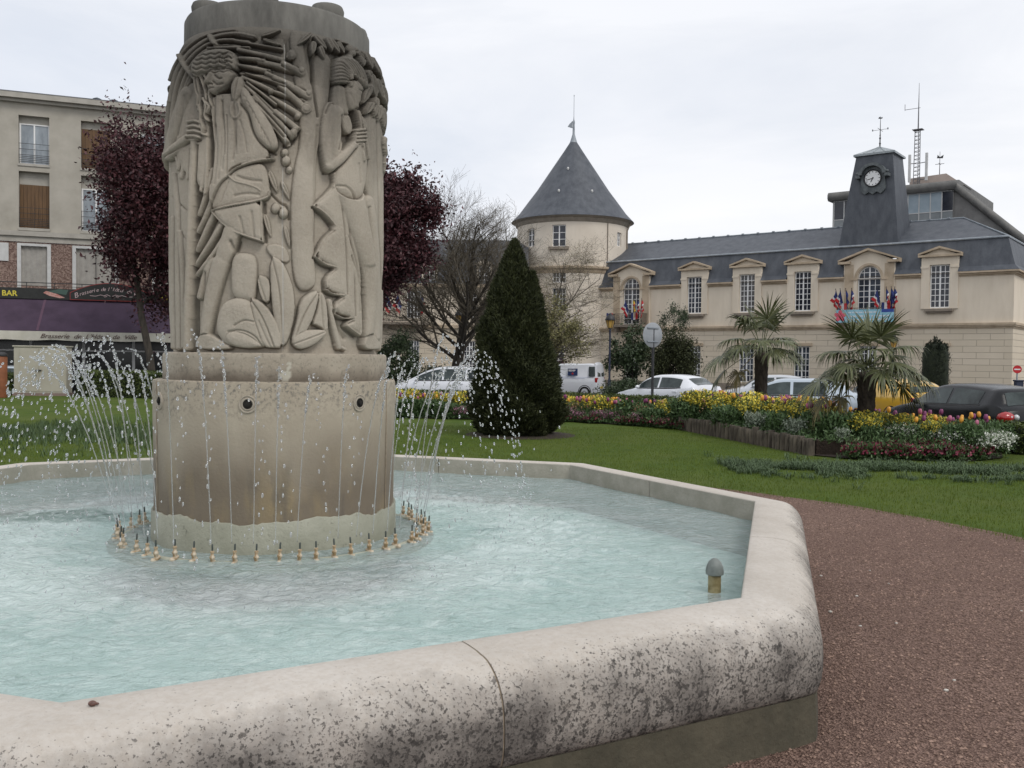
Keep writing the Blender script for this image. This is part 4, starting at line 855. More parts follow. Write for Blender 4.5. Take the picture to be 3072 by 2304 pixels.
# ---------------- town hall, main range. local frame: x along the front, y into the building
TH_P = Vector((13.315, 67.073, 0)); TH_T = Vector((0.78629, -0.61786, 0)); TH_A = math.atan2(TH_T.y, TH_T.x)
th = empty('town_hall', TH_P, TH_A, 'long cream town hall range with slate mansard roof, stone dormers and clock turret', 'town hall')
TX0, TX1, ZB = -9.3, 20.7, -0.9; EZ, BZ, RZ = 7.15, 9.2, 11.1
rect_c = [-0.07, 4.0, 7.98, 16.6]; arch_c = [-5.35, 12.36]
gh = [(c - .55, c + .55, 0.1, 2.65) for c in rect_c + arch_c + [8.9]][:6]
mb = MB(); wall_holes(mb, TX0, TX1, ZB, 3.86, gh, 0.0, 0.3); mb.poly([(TX1, 0, ZB), (TX1, 9, ZB), (TX1, 9, 3.86), (TX1, 0, 3.86)]); mb.poly([(TX0, 9, ZB), (TX0, 9, EZ), (TX1, 9, EZ), (TX1, 9, ZB)])
mb.build('ground_floor_wall', M['rustic'], th)
mb = MB(); wall_holes(mb, TX0, TX1, 3.86, EZ, [(c - 1.07, c + 1.07, 4.97, 7.4) for c in rect_c] + [(c - 1.6, c + 1.6, 4.25, 7.4) for c in arch_c], 0.0, 0.2)
wall_holes(mb, TX0, TX1, 3.86, EZ, [], 0.6) if False else None
mb.poly([(TX1, 0, 3.86), (TX1, 9, 3.86), (TX1, 9, EZ), (TX1, 0, EZ)]); mb.build('upper_floor_wall', M['wallstone'], th)
# interior dark backing so that nothing shows through
mb = MB(); mb.poly([(TX0, 0.5, ZB), (TX1 - .1, 0.5, ZB), (TX1 - .1, 0.5, 7.9), (TX0, 0.5, 7.9)]); mb.build('inner_wall', M['iron'], th)
mb = MB()                                                             # string course + base
for z0, z1, p in ((3.74, 3.84, .05), (3.84, 3.93, .13), (3.93, 4.07, .18)): mb.box(TX0, TX1 + p, -p, 0.02, z0, z1); mb.box(TX1 - 0.02, TX1 + p, 0.02, 9, z0, z1)
mb.build('string_course', M['trimstone'], th)
mb = MB(); mb.box(TX0, TX1 + .06, -.06, -.003, ZB, 0.0); mb.build('plinth', M['sillstone'], th)
def between(holes, x0, x1):
    out = []; x = x0
    for a, b in sorted(holes):
        if a > x: out.append((x, a))
        x = max(x, b)
    if x < x1: out.append((x, x1))
    return out
frames = [(c - 1.07, c + 1.07) for c in rect_c] + [(c - 1.6, c + 1.6) for c in arch_c]
mb = MB(); brk_ = 0
for a, b_ in between(frames, TX0, TX1 + 0.3):
    if mb.v: mb.build('eaves_cornice', M['trimstone'], th); mb = MB()
    for z0, z1, p in ((6.90, 6.98, .06), (6.98, 7.08, .16), (7.08, 7.18, .30)): mb.box(a + .002, b_ - .002 if b_ < TX1 else TX1 + p, -p, 0.0 - .002, z0, z1)
for z0, z1, p in ((6.90, 6.98, .06), (6.98, 7.08, .16), (7.08, 7.18, .30)): mb.box(TX1 + .002, TX1 + p, -.002, 9, z0, z1)
mb.build('eaves_cornice', M['trimstone'], th)
# mansard roof (with a hipped right end)
def roofq(mb, y0, z0, y1, z1, xa0, xb0, xa1, xb1, n=1): mb.poly([(xa0, y0, z0), (xb0, y0, z0), (xb1, y1, z1), (xa1, y1, z1)])
mb = MB(); yb = [(0.28 - .5, 7.18), (0.05, 7.45), (0.30, 8.2), (0.62, 9.2)]
yb = [(-.30, 7.19), (-.02, 7.50), (0.20, 8.26), (0.45, 9.2)]
for (ya, za_), (yc, zc_) in zip(yb[:-1], yb[1:]):
    tmax = 8.25
    if za_ >= tmax: roofq(mb, ya, za_, yc, zc_, TX0, TX1 - ya, TX0, TX1 - yc)
    else:
        for a, b_ in between(frames, TX0, TX1):
            e_ = b_ >= TX1 - .01; roofq(mb, ya, za_, yc, zc_, a, TX1 - ya if e_ else b_, a, TX1 - yc if e_ else b_)
    mb.poly([(TX1 - ya, ya, za_), (TX1 - ya, 9 - ya, za_), (TX1 - yc, 9 - yc, zc_), (TX1 - yc, yc, zc_)])
mb.build('lower_slate_roof', M['slate'], th)
mb = MB(); e = 0.47
mb.poly([(TX0, e, BZ), (TX1 - e, e, BZ), (16.9, 4.5, RZ), (TX0, 4.5, RZ)]); mb.poly([(TX1 - e, e, BZ), (TX1 - e, 8.5, BZ), (16.9, 4.5, RZ)]); mb.poly([(TX1 - e, 8.5, BZ), (TX0, 8.5, BZ), (TX0, 4.5, RZ), (16.9, 4.5, RZ)])
mb.build('upper_slate_roof', M['slate'], th)
mb = MB(); mb.tube([(TX0, 0.40, 9.22), (TX1 - .4, 0.40, 9.22), (TX1 - .4, 8.5, 9.22)], 0.07, 8); mb.tube([(TX0, 4.5, RZ + .02), (16.9, 4.5, RZ + .02), (TX1 - .45, .5, BZ + .06)], 0.06, 6)
for k in range(22): mb.box(TX0 + 1.2 * k, TX0 + 1.2 * k + .16, 4.42, 4.58, RZ + .03, RZ + .12)
mb.build('lead_ridge', M['lead'], th)
mb = MB(); mb.tube([(-8.6, -.22, 7.0), (-8.6, -.14, 6.7), (-8.6, -.12, 4.15), (-8.6, -.25, 4.0), (-8.6, -.12, 3.7), (-8.6, -.12, -.6)], 0.055, 8); mb.box(-8.75, -8.45, -.3, -.05, 6.72, 6.98); mb.build('drainpipe', mat('zinc_pipe', (0.36, 0.36, 0.36), (0.46, 0.46, 0.46), 5, 0.5), th)
def pediment(mb, c, hw, z, rise, p=0.30, th_=0.13, broken=0.0):
    y0, y1 = -p, 0.35
    mb.box(c - hw, c + hw if not broken else c - hw + broken, y0, y1, z - th_, z)
    if broken: mb.box(c + hw - broken, c + hw, y0, y1, z - th_, z)
    for s in (-1, 1):
        P = [(c + s * hw, z + .001), (c + s * hw, z + .10), (c, z + rise + .10), (c, z + rise - .04)]; mb.prism(P if s < 0 else P[::-1], y0 - 0.02, y1 + 1.2)
for c in rect_c:
    mb = MB(); wall_holes(mb, c - 1.07, c + 1.07, 4.97, 8.27, [(c - .58, c + .58, 5.02, 7.69)], -0.09, 0.26)
    for s in (-1, 1):
        x = c + s * 1.07; mb.poly([(x, -.09, 4.97), (x, 1.0, 4.97), (x, 1.0, 8.27), (x, -.09, 8.27)]); mb.box(*sorted((c + s * 1.10, c + s * .62)), -.13, -.092, 7.48, 7.60)
    mb.prism([(c - 1.05, 8.27), (c + 1.05, 8.27), (c, 8.72)], -.06, 0.9); mb.poly([(c - 1.07, -.088, 8.265), (c + 1.07, -.088, 8.265), (c + 1.07, 1.0, 8.265), (c - 1.07, 1.0, 8.265)])
    d = mb.build('dormer', M['wallstone'], th); q = MB(); pediment(q, c, 1.24, 8.30, 0.42); q.build('pediment', M['trimstone'], d)
    s_ = MB(); s_.box(c - .82, c + .82, -.32, 0.1, 4.80, 4.966); s_.box(c - .74, c + .74, -.22, 0.1, 4.70, 4.798); s_.build('sill', M['sillstone'], d)
    window(th, c - .57, c + .57, 5.03, 7.68, 0.10, 4, 7)
for c in arch_c:
    mb = MB(); r = .74; sp = 7.02; hw = 1.6
    wall_holes(mb, c - hw, c + hw, 4.25, sp, [(c - r, c + r, 4.3, sp + .1)], -0.14, 0.3)
    ths = np.linspace(0, math.pi, 25); arc = [(c + r * math.cos(t), sp + .80 * math.sin(t)) for t in ths]; top = 8.12
    for k in range(24):
        (xa, za2), (xb2, zb2) = arc[k], arc[k + 1]; mb.poly([(xa, -.14, za2), (xb2, -.14, zb2), (xb2, -.14, top), (xa, -.14, top)][::-1]); mb.poly([(xa, -.14, za2), (xb2, -.14, zb2), (xb2, .16, zb2), (xa, .16, za2)])
    for s in (-1, 1):
        x = c + s * hw; mb.poly([(x, -.14, 4.25), (x, 1.2, 4.25), (x, 1.2, top), (x, -.14, top)]); a, b_ = sorted((c + s * r, c + s * hw)); mb.poly([(a, -.14, sp), (b_, -.14, sp), (b_, -.14, top), (a, -.14, top)])
    mb.prism([(c - hw, top + .002), (c + hw, top + .002), (c, 8.84)], -.13, 1.0); d = mb.build('arched_dormer', M['wallstone'], th)
    q = MB(); pediment(q, c, 1.92, 8.15, 0.70, 0.42, 0.16, 0.75)
    for k in range(24):
        t0, t1 = ths[k], ths[k + 1]; q.prism([(c + (r + .17) * math.cos(t0), sp + (.80 + .17) * math.sin(t0)), (c + (r + .17) * math.cos(t1), sp + (.97) * math.sin(t1)), (c + (r + .03) * math.cos(t1), sp + .83 * math.sin(t1)), (c + (r + .03) * math.cos(t0), sp + .83 * math.sin(t0))], -.20, -.142)
    for s in (-1, 1): q.box(*sorted((c + s * (r + .02), c + s * (r + .42))), -.22, -.142, sp - .10, sp - .002); q.box(*sorted((c + s * 1.55, c + s * 0.98)), -.17, -.142, 4.3, 7.95)
    q.build('pediment', M['trimstone'], d)
    window(th, c - r + .01, c + r - .01, 4.32, sp, 0.06, 4, 7, arch=.79)
# ground floor windows
for c in rect_c + arch_c:
    window(th, c - .54, c + .54, 0.11, 2.64, 0.12, 4, 6)
    s_ = MB(); s_.box(c - .72, c + .72, -.09, -.003, 2.66, 2.86); s_.build('lintel', M['trimstone'], th)
# balconies
def balcony(parent, c, hw, z=4.1, d=0.95, banner=False):
    mb = MB(); mb.box(c - hw, c + hw, -d, -.185, z - .02, z + .16); 
    for s in (-.7, .7): mb.prism([(0, 0)] * 3, 0, 0) if False else mb.box(c + s * hw - .12, c + s * hw + .12, -d * .75, -.185, z - .4, z - .02)
    b_ = mb.build('balcony', M['sillstone'], parent)
    r = MB(); zt = z + 1.0
    for y in (-d + .05,):
        r.box(c - hw + .03, c + hw - .03, y - .02, y + .02, zt - .03, zt); r.box(c - hw + .03, c + hw - .03, y - .015, y + .015, z + .24, z + .27)
    for s in (-1, 1): r.box(*sorted((c + s * (hw - .03), c + s * (hw - .07))), -d + .05, -.16, zt - .03, zt - .002); r.box(*sorted((c + s * (hw - .03), c + s * (hw - .06))), -d + .05, -.16, z + .24, z + .26)
    n = int(hw * 2 / .12)
    for k in range(n + 1):
        x = c - hw + .05 + (2 * hw - .1) * k / n; r.box(x - .009, x + .009, -d + .041, -d + .059, z + .165, zt - .03)
    for s in (-1, 1):
        for k in range(6): y = -d + .08 + k * .13; x = c + s * (hw - .05); r.box(x - .009, x + .009, y, y + .018, z + .165, zt - .03)
    for k in range(int(hw * 2 / .48)):
        x = c - hw + .3 + .48 * k; r.tube([(x + .17 * math.cos(t), -d + .03, z + .62 + .26 * math.sin(t)) for t in np.linspace(0, 6.283, 17)], .014, 5); r.tube([(x + .09 * math.cos(t), -d + .03, z + .62 + .12 * math.sin(t)) for t in np.linspace(0, 6.283, 13)], .012, 5)
    r.build('railing', M['iron'], b_); return b_
balcony(th, arch_c[0], 1.45); balcony(th, arch_c[1], 1.75)
# clock turret (slate, battered)
ct = []
cxm = 12.2
mb = MB(); yf = 0.95
lo = [(10.05, yf - .1, 9.25), (13.85, yf - .1, 9.25), (13.85, yf + 3.1, 9.25), (10.05, yf + 3.1, 9.25)]; mid = [(10.45, yf + .02, 12.0), (13.60, yf + .02, 12.0), (13.60, yf + 2.9, 12.0), (10.45, yf + 2.9, 12.0)]
hi = [(10.98, yf + .2, 15.2), (13.30, yf + .2, 15.2), (13.30, yf + 2.5, 15.2), (10.98, yf + 2.5, 15.2)]
mb.add(lo + mid + hi, [(i + o_, (i + 1) % 4 + o_, (i + 1) % 4 + 4 + o_, i + 4 + o_) for o_ in (0, 4) for i in range(4)]); tur = mb.build('clock_turret', M['slate'], th)
mb = MB(); z = 15.2
mb.add([(10.83, yf + .06, z), (13.45, yf + .06, z), (13.45, yf + 2.64, z), (10.83, yf + 2.64, z), (10.83, yf + .06, z + .13), (13.45, yf + .06, z + .13), (13.45, yf + 2.64, z + .13), (10.83, yf + 2.64, z + .13), (12.14, yf + 1.35, z + .75)],
       [(0, 3, 2, 1), (0, 1, 5, 4), (1, 2, 6, 5), (2, 3, 7, 6), (3, 0, 4, 7), (4, 5, 8), (5, 6, 8), (6, 7, 8), (7, 4, 8)])
for k in range(1, 4): x = 10.83 + 2.62 * k / 4; t = 1 - abs(k - 2) / 2; mb.tube([(x, yf + .07, z + .15), (12.14 + (x - 12.14) * .05, yf + 1.3, z + .74)], .03, 5)
mb.build('turret_cap', mat('zinc_cap', (0.22, 0.25, 0.27), (0.33, 0.36, 0.37), 3, 0.45), tur)
mb = MB(); mb.tube([(12.14, yf + 1.35, z + .7), (12.14, yf + 1.35, z + 1.35), (12.14, yf + 1.35, 17.95)], [.05, .035, .012], 8)
for zz_, r in ((z + .95, .07), (z + 1.3, .07), (z + 1.5, .05)): mb.ball((12.14, yf + 1.35, zz_), r, 8)
mb.box(11.65, 12.63, yf + 1.335, yf + 1.355, 17.05, 17.07); mb.box(12.13, 12.15, yf + .8, yf + 1.9, 17.05, 17.07); mb.box(11.62, 11.68, yf + 1.33, yf + 1.36, 17.02, 17.14); mb.box(12.60, 12.66, yf + 1.33, yf + 1.36, 17.02, 17.14)
mb.prism([(12.0, 17.8), (12.25, 17.78), (12.28, 17.88), (12.18, 17.86), (12.05, 17.92)], yf + 1.34, yf + 1.36); mb.build('weathervane', M['iron'], tur)
ccx, ccz = 12.17, 13.62; cy_f = yf + .02
sl = mat('clock_surround', (0.05, 0.06, 0.065), (0.13, 0.145, 0.15), 4, 0.6)
mb = MB(); mb.M = Matrix.Translation((0, 0, 0))
mb.prism([(ccx - .78, 12.85), (ccx - .5, 12.6), (ccx - .25, 12.75), (ccx, 12.58), (ccx + .25, 12.75), (ccx + .5, 12.6), (ccx + .78, 12.85), (ccx + .74, 14.1)] + [(ccx + .74 * math.cos(t), 14.0 + .6 * math.sin(t)) for t in np.linspace(.1, 3.04, 13)] + [(ccx - .74, 14.1)], cy_f - .12, yf + .25)
for k in range(16):
    t0, t1 = .15 + 2.84 * k / 16, .15 + 2.84 * (k + 1) / 16; mb.prism([(ccx + .9 * math.cos(t0), 13.75 + .85 * math.sin(t0)), (ccx + .9 * math.cos(t1), 13.75 + .85 * math.sin(t1)), (ccx + .68 * math.cos(t1), 13.75 + .66 * math.sin(t1)), (ccx + .68 * math.cos(t0), 13.75 + .66 * math.sin(t0))], cy_f - .42, yf + .2)
for s in (-1, 1): mb.box(*sorted((ccx + s * .78, ccx + s * 1.05)), cy_f - .40, yf + .2, 13.66, 13.86); mb.ball((ccx + s * .95, cy_f - .3, 13.98), .1, 8)
cs = mb.build('clock_surround', sl, tur)
mb = MB(); mb.M = Matrix.Translation((ccx, cy_f - .13, ccz)) @ Matrix.Rotation(R_(90), 4, 'X'); mb.lathe([(0.001, 0.0), (.50, 0.0), (.50, .03), (.001, .03)], n=40); cf = mb.build('clock_face', M['white'], cs, smooth=30)
mb = MB(); mb.M = Matrix.Translation((ccx, cy_f - .13, ccz)) @ Matrix.Rotation(R_(90), 4, 'X'); mb.lathe([(.49, .0), (.56, .0), (.57, .05), (.53, .08), (.49, .06), (.49, .0)], n=40); mb.build('clock_rim', M['iron'], cs, smooth=30)
mb = MB()
for k in range(12):
    a = k * math.pi / 6; mb.M = Matrix.Translation((ccx, cy_f - .164, ccz)) @ Matrix.Rotation(a, 4, 'Y'); mb.box(-.022, .022, -.002, .002, .38, .46)
for a, l, w in ((R_(205), .27, .035), (R_(257), .40, .026)): mb.M = Matrix.Translation((ccx, cy_f - .175, ccz)) @ Matrix.Rotation(a, 4, 'Y'); mb.prism([(-w, -.07), (w, -.07), (w * .6, l), (-w * .6, l)], -.004, .004)
mb.M = None; mb.build('clock_hands', M['iron'], cs)

# ---------------- glazed penthouse building behind
gp = empty('glazed_penthouse', TH_P, TH_A, 'modern glazed top storey with thick grey roof rim rising behind the clock turret', 'building')
GY = 8.8; px0, px1, pz0, pz1 = 6.9, 15.25, 11.45, 14.05
conc = mat('grey_cladding', (0.16, 0.155, 0.15), (0.22, 0.215, 0.205), 2, 0.7); dark = mat('roof_rim_grey', (0.10, 0.10, 0.095), (0.16, 0.155, 0.145), 2, 0.6)
mb = MB(); mb.box(px0 - .1, px1 + .1, GY - .15, GY + 10, pz0 - .5, pz0); mb.build('sill_band', mat('pale_sill', (0.42, 0.39, 0.34), (0.5, 0.46, 0.41), 2, 0.8), gp)
mb = MB(); pts = [(-.25, 0), (-.38, .18), (-.38, .42), (-.22, .62), (.3, .72)]
mb.add([(px0 - .3 if False else x, y, z) for x in (px0 - .35, px1 + .3) for (y, z) in [(GY + p_[0], pz1 - .3 + p_[1]) for p_ in pts] + [(GY + 12, pz1 - .3 + .72 - 0.0), (GY + 12, pz1 - .3)]], [tuple(range(6, -1, -1)), tuple(range(7, 14))] + [(i, (i + 1) % 7, (i + 1) % 7 + 7, i + 7) for i in range(7)])
mb.build('roof_rim', dark, gp, smooth=50)
# raking side wing running back and down to the right
mb = MB(); y0 = GY + .1; y1 = GY + 12
mb.add([(px1 + .02, y0, pz0 - .2), (px1 + 6.0, y0, 6.0), (px1 + 7.5, y0, 6.0), (px1 + 7.5, y0, 7.0), (px1 + .02, y0, pz1 + .1), (px1 + .02, y0 + 8, pz1 + .1), (px1 + 7.5, y0 + 8, 7.0)], [(0, 1, 2, 3, 4), (4, 3, 6, 5)])
mb.build('raking_side_wall', conc, gp)
mb = MB(); mb.tube([(px1 - .1, y0 - .15, pz1 + .14), (px1 + 7.6, y0 - .1, 7.0)], .26, 8); mb.build('raking_roof_edge', dark, gp, smooth=60)
M['skyglass'] = mat('pale_reflecting_glass', (0.30, 0.37, 0.42), (0.40, 0.47, 0.52), 0.7, 0.15, spec=0.8); M['greyglass'] = mat('frosted_grey_glass', (0.20, 0.22, 0.23), (0.27, 0.29, 0.30), 1, 0.3)
M['alu'] = mat('white_aluminium', (0.50, 0.50, 0.49), (0.6, 0.6, 0.59), 3, 0.4)
nb = 11; w = (px1 - px0) / nb
for k in range(nb):
    a = px0 + k * w; mb = MB(); mb.box(a, a + .07, GY, GY + .08, pz0, pz1 - .3); mb.box(a + .07, a + w, GY + .003, GY + .07, pz0, pz0 + .07); mb.box(a + .07, a + w, GY + .003, GY + .07, pz0 + .83, pz0 + .89); mb.box(a + .07, a + w, GY + .003, GY + .07, pz1 - .37, pz1 - .3)
    f = mb.build('window', M['alu'], gp)
    g = MB(); g.box(a + .07, a + w, GY + .03, GY + .05, pz0 + .89, pz1 - .37); g.build('pane', M['glass'] if (k < 2 or k == nb - 1) else M['skyglass'], f)
    g = MB(); g.box(a + .07, a + w, GY + .03, GY + .05, pz0 + .07, pz0 + .83); g.build('pane', M['greyglass'], f)
mb = MB(); mb.box(px0 - .05, px0, GY, GY + 9, pz0, pz1 - .3); mb.box(px1, px1 + .05, GY, GY + 9, pz0, pz1 - .3); mb.build('end_wall', conc, gp)
mb = MB(); mb.add([(11.9, GY + 1.6, 14.3), (15.6, GY + 1.6, 14.3), (14.4, GY + 1.6, 15.25), (11.9, GY + 1.6, 15.15), (11.9, GY + 4, 14.3), (15.6, GY + 4, 14.3), (14.4, GY + 4, 15.25), (11.9, GY + 4, 15.15)], [(0, 1, 2, 3), (7, 6, 5, 4), (1, 5, 6, 2), (3, 2, 6, 7), (0, 3, 7, 4)])
mb.build('plant_room', mat('pinkish_render', (0.40, 0.33, 0.29), (0.5, 0.42, 0.37), 1, 0.9), gp)
# antenna mast
mast = empty('antenna_mast', TH_P + TH_T * 12.55 + Vector((0.61786, 0.78629, 0)) * 9.9, TH_A, 'tall lattice antenna mast with two white panels on the penthouse roof', 'antenna mast')
mb = MB(); zt = 18.5
for x, y in ((-.22, -.15), (.22, -.15), (0, .2)): mb.tube([(x, y, 14.3), (x * .8, y * .8, zt)], .028, 5)
for k in range(15):
    z = 14.4 + .28 * k; a, b_, c = (-.21, -.14, z), (.21, -.14, z + .14), (0, .18, z); mb.tube([a, b_], .014, 4); mb.tube([b_, c], .014, 4); mb.tube([c, a], .014, 4); mb.tube([a, (.21, -.14, z)], .014, 4)
mb.tube([(0, 0, zt), (0, 0, zt + 1.6), (0, 0, 21.9)], [.05, .035, .012], 6); mb.box(-.35, .35, -.3, .3, zt, zt + .04); mb.tube([(-.95, 0, 20.1), (.12, 0, 20.1)], .02, 5); mb.tube([(-.95, 0, 20.05), (-.95, 0, 20.5)], .02, 5); mb.tube([(.1, 0, 16.1), (.7, -.2, 16.1)], .03, 5); mb.tube([(-.1, 0, 16.1), (-.45, -.2, 16.1)], .03, 5)
mb.tube([(.1, 0, 14.9), (.7, -.2, 14.9)], .03, 5)
mb.build('lattice', M['lead'] if False else mat('galvanised', (0.10, 0.10, 0.11), (0.2, 0.2, 0.21), 5, 0.5), mast)
for x in (-.48, .68): 
    mb = MB(); mb.box(x - .09, x + .09, -.28, -.14, 14.75, 16.75); mb.build('panel_antenna', M['alu'], mast, bevel=0.02)
vane = empty('weathervane', TH_P + TH_T * 13.9 + Vector((0.61786, 0.78629, 0)) * 10.6, TH_A, 'small thin weathervane on the roof to the right of the antenna mast', 'weathervane')
mb = MB(); mb.tube([(0, 0, 15.1), (0, 0, 16.9)], [.03, .012], 6); mb.box(-.3, .3, -.01, .01, 16.0, 16.03); mb.box(-.01, .01, -.3, .3, 16.0, 16.03); mb.prism([(-.2, 16.45), (.2, 16.4), (.25, 16.65), (0, 16.5), (-.15, 16.7)], -.01, .01); mb.build('vane', M['iron'], vane)

# ---------------- round tower
TC = Vector((4.85, 76.1, 0)); TR = 4.55
tw = empty('round_tower', TC, 0, 'round cream tower with a tall conical slate roof at the corner of the town hall', 'tower')
ta = math.atan2(-TC.y, -TC.x)
def tang(u, R=TR):
    """angle on the tower seen at picture column u"""
    d = ray(u, 1076); d2 = Vector((d[0], d[1])).normalized(); c2 = Vector((TC.x, TC.y)); bq = d2.dot(c2); disc = bq * bq - (c2.length_squared - R * R); p = d2 * (bq - math.sqrt(max(disc, 0))) - c2; return math.atan2(p.y, p.x)
wins = [(tang(1672), .55, 10.35, 12.05, 3, True), (tang(1853), .30, 10.6, 11.7, 3, False), (tang(1588), .42, 10.5, 11.9, 3, False), (tang(1674), .55, 7.55, 8.4, 2, False), (tang(1674), .55, 5.4, 7.15, 4, False), (tang(1590), .42, 6.9, 8.1, 2, False), (tang(1674), .5, 0.9, 2.6, 3, False)]
na = 96
hs = [(t - hw / TR, t + hw / TR, z0, z1) for t, hw, z0, z1, r, s in wins]
angs = sorted({*[-math.pi + 2 * math.pi * k / na for k in range(na)], *[a for h in hs for a in h[:2]]}); zs_ = sorted({ZB, 8.75, 12.5, 14.0 if False else 12.5, *[z for h in hs for z in h[2:]]})
mb = MB()
for a, b_ in zip(angs, angs[1:] + [angs[0] + 2 * math.pi]):
    for c, d in zip(zs_[:-1], zs_[1:]):
        if any(h[0] - 1e-6 < (a + b_) / 2 < h[1] + 1e-6 and h[2] < (c + d) / 2 < h[3] for h in hs): continue
        mb.poly([(TR * math.cos(a), TR * math.sin(a), c), (TR * math.cos(b_), TR * math.sin(b_), c), (TR * math.cos(b_), TR * math.sin(b_), d), (TR * math.cos(a), TR * math.sin(a), d)])
for a, b_, c, d in hs:
    ri = TR - .35; P = lambda r, t, z: (r * math.cos(t), r * math.sin(t), z)
    mb.poly([P(TR, a, c), P(ri, a, c), P(ri, a, d), P(TR, a, d)]); mb.poly([P(TR, b_, c), P(TR, b_, d), P(ri, b_, d), P(ri, b_, c)]); mb.poly([P(TR, a, c), P(TR, b_, c), P(ri, b_, c), P(ri, a, c)]); mb.poly([P(TR, a, d), P(ri, a, d), P(ri, b_, d), P(TR, b_, d)])
mb.build('tower_wall', mat('tower_render', (0.62, 0.55, 0.46), (0.70, 0.63, 0.535), 0.5, 0.9, 0.004, 20), tw)
for t, hw, z0, z1, r, s in wins:
    MM = Matrix.Rotation(t + math.pi / 2, 4, 'Z') @ Matrix.Translation((0, -TR * math.cos(hw / TR) + .12, 0)); window(tw, -hw + .005, hw - .005, z0 + .005, z1 - .005, 0, 4 if not s and hw > .5 else 2, r, M_=MM)
    if s: q = MB(); q.M = MM; q.box(-.8, .8, -.38, -.05, z0 - .22, z0 - .005); q.build('sill', M['sillstone'], tw)
mb = MB(); mb.lathe([(TR + .01, 8.3), (TR + .08, 8.42), (TR + .10, 8.55), (TR + .26, 8.68), (TR + .28, 8.82), (TR + .01, 8.88)], n=96); mb.build('string_course', M['trimstone'], tw, smooth=30)
mb = MB(); mb.lathe([(TR + .01, 12.3), (TR + .12, 12.42), (TR + .20, 12.6), (TR + .42, 12.72), (TR + .42, 12.78)], n=96); mb.build('cornice', mat('grey_cornice', (0.24, 0.21, 0.17), (0.32, 0.28, 0.23), 3, 0.9), tw, smooth=30)
mb = MB(); mb.lathe([(TR + .50, 12.76), (TR + .30, 12.98), (TR - .12, 13.42), (TR - .8, 14.35), (3.0, 15.35), (1.9, 17.0), (0.8, 18.65), (0.28, 19.45), (0.22, 19.62)], n=96); mb.build('conical_roof', M['slate'], tw, smooth=60)
mb = MB(); mb.lathe([(0.33, 19.35), (0.22, 19.7), (0.10, 20.1), (0.08, 20.9), (0.10, 21.1), (0.04, 21.3), (0.02, 21.6), (0.015, 23.2), (0.04, 23.25), (0.001, 23.35)], n=16); mb.prism([(-.1, 20.6), (-.5, 20.72), (-.35, 20.95), (-.1, 21.2)], -.03, .03); mb.build('finial', M['lead'], tw, smooth=50)
for z, u in ((16.9, 1697), (14.9, 1671), (14.9, 1768)):
    r = np.interp(z, [13.42, 14.35, 15.35, 17.0], [4.43, 3.75, 3.0, 1.9]); t = tang(u, r); mb = MB(); mb.ball((r * math.cos(t) * 1.02, r * math.sin(t) * 1.02, z), .10, 8, 1, 1, 1.4); mb.build('roof_hook', M['alu'], tw)
mb = MB(); t = tang(1817); mb.tube([((TR + .05) * math.cos(t), (TR + .05) * math.sin(t), z) for z in (12.3, 8.9)], .035, 6); mb.tube([((TR + .3) * math.cos(tang(1874)), (TR + .3) * math.sin(tang(1874)), 12.6), ((TR + .06) * math.cos(tang(1874)), (TR + .06) * math.sin(tang(1874)), 12.0), ((TR + .06) * math.cos(tang(1874)), (TR + .06) * math.sin(tang(1874)), 9.0)], .06, 6); mb.build('drainpipe', M['sillstone'], tw)

# ---------------- left wing of the town hall, seen through the bare tree
lw = empty('town_hall_wing', (0, 70.5, 0), 0, 'low cream wing with slate mansard and iron balcony seen behind the bare tree', 'building')
wx0, wx1 = -17.0, 1.2; wc = [-15.5, -11.2, -7.6, -3.3, -0.4]
mb = MB(); wall_holes(mb, wx0, wx1, ZB, 3.9, [(c - .45, c + .45, .6, 2.9) for c in wc], 0, .3); mb.build('ground_floor_wall', M['rustic'], lw)
mb = MB(); wall_holes(mb, wx0, wx1, 3.9, 7.2, [(c - .55, c + .55, 4.6, 6.7) for c in wc], 0, .25); mb.box(wx1 - .02, wx1 + .01, .01, 9, ZB, 7.2); mb.build('upper_floor_wall', M['wallstone'], lw)
mb = MB(); mb.poly([(wx0, .5, ZB), (wx1 - .05, .5, ZB), (wx1 - .05, .5, 7.1), (wx0, .5, 7.1)]); mb.build('inner_wall', M['iron'], lw)
mb = MB(); mb.box(wx0, wx1 + .1, -.16, -.003, 3.85, 4.1); mb.box(wx0, wx1 + .1, -.3, -.003, 7.0, 7.25); mb.build('cornice', M['trimstone'], lw)
mb = MB(); mb.poly([(wx0, -.25, 7.26), (wx1, -.25, 7.26), (wx1, .6, 9.4), (wx0, .6, 9.4)]); mb.poly([(wx0, .6, 9.4), (wx1, .6, 9.4), (wx1, 4.5, 11.2), (wx0, 4.5, 11.2)]); mb.poly([(wx0, 8.5, 9.4), (wx0, 4.5, 11.2), (wx1, 4.5, 11.2), (wx1, 8.5, 9.4)]); mb.poly([(wx1, -.25, 7.26), (wx1, 9, 7.26), (wx1, 8.5, 9.4), (wx1, 4.5, 11.2), (wx1, .6, 9.4)]); mb.build('slate_roof', M['slate'], lw)
for c in wc: window(lw, c - .44, c + .44, .61, 2.89, .1, 4, 6); window(lw, c - .54, c + .54, 4.61, 6.69, .1, 4, 5)
for c in (-10.6, -6.4, -2.2):
    mb = MB(); mb.box(c - .6, c + .6, -.1, .8, 7.3, 8.75); mb.prism([(c - .75, 8.76), (c + .75, 8.76), (c, 9.15)], -.2, 1.2); d = mb.build('dormer', M['wallstone'], lw); window(d, c - .4, c + .4, 7.5, 8.6, -.16, 2, 3)
balcony(lw, -8.3, 1.9, 4.1); 

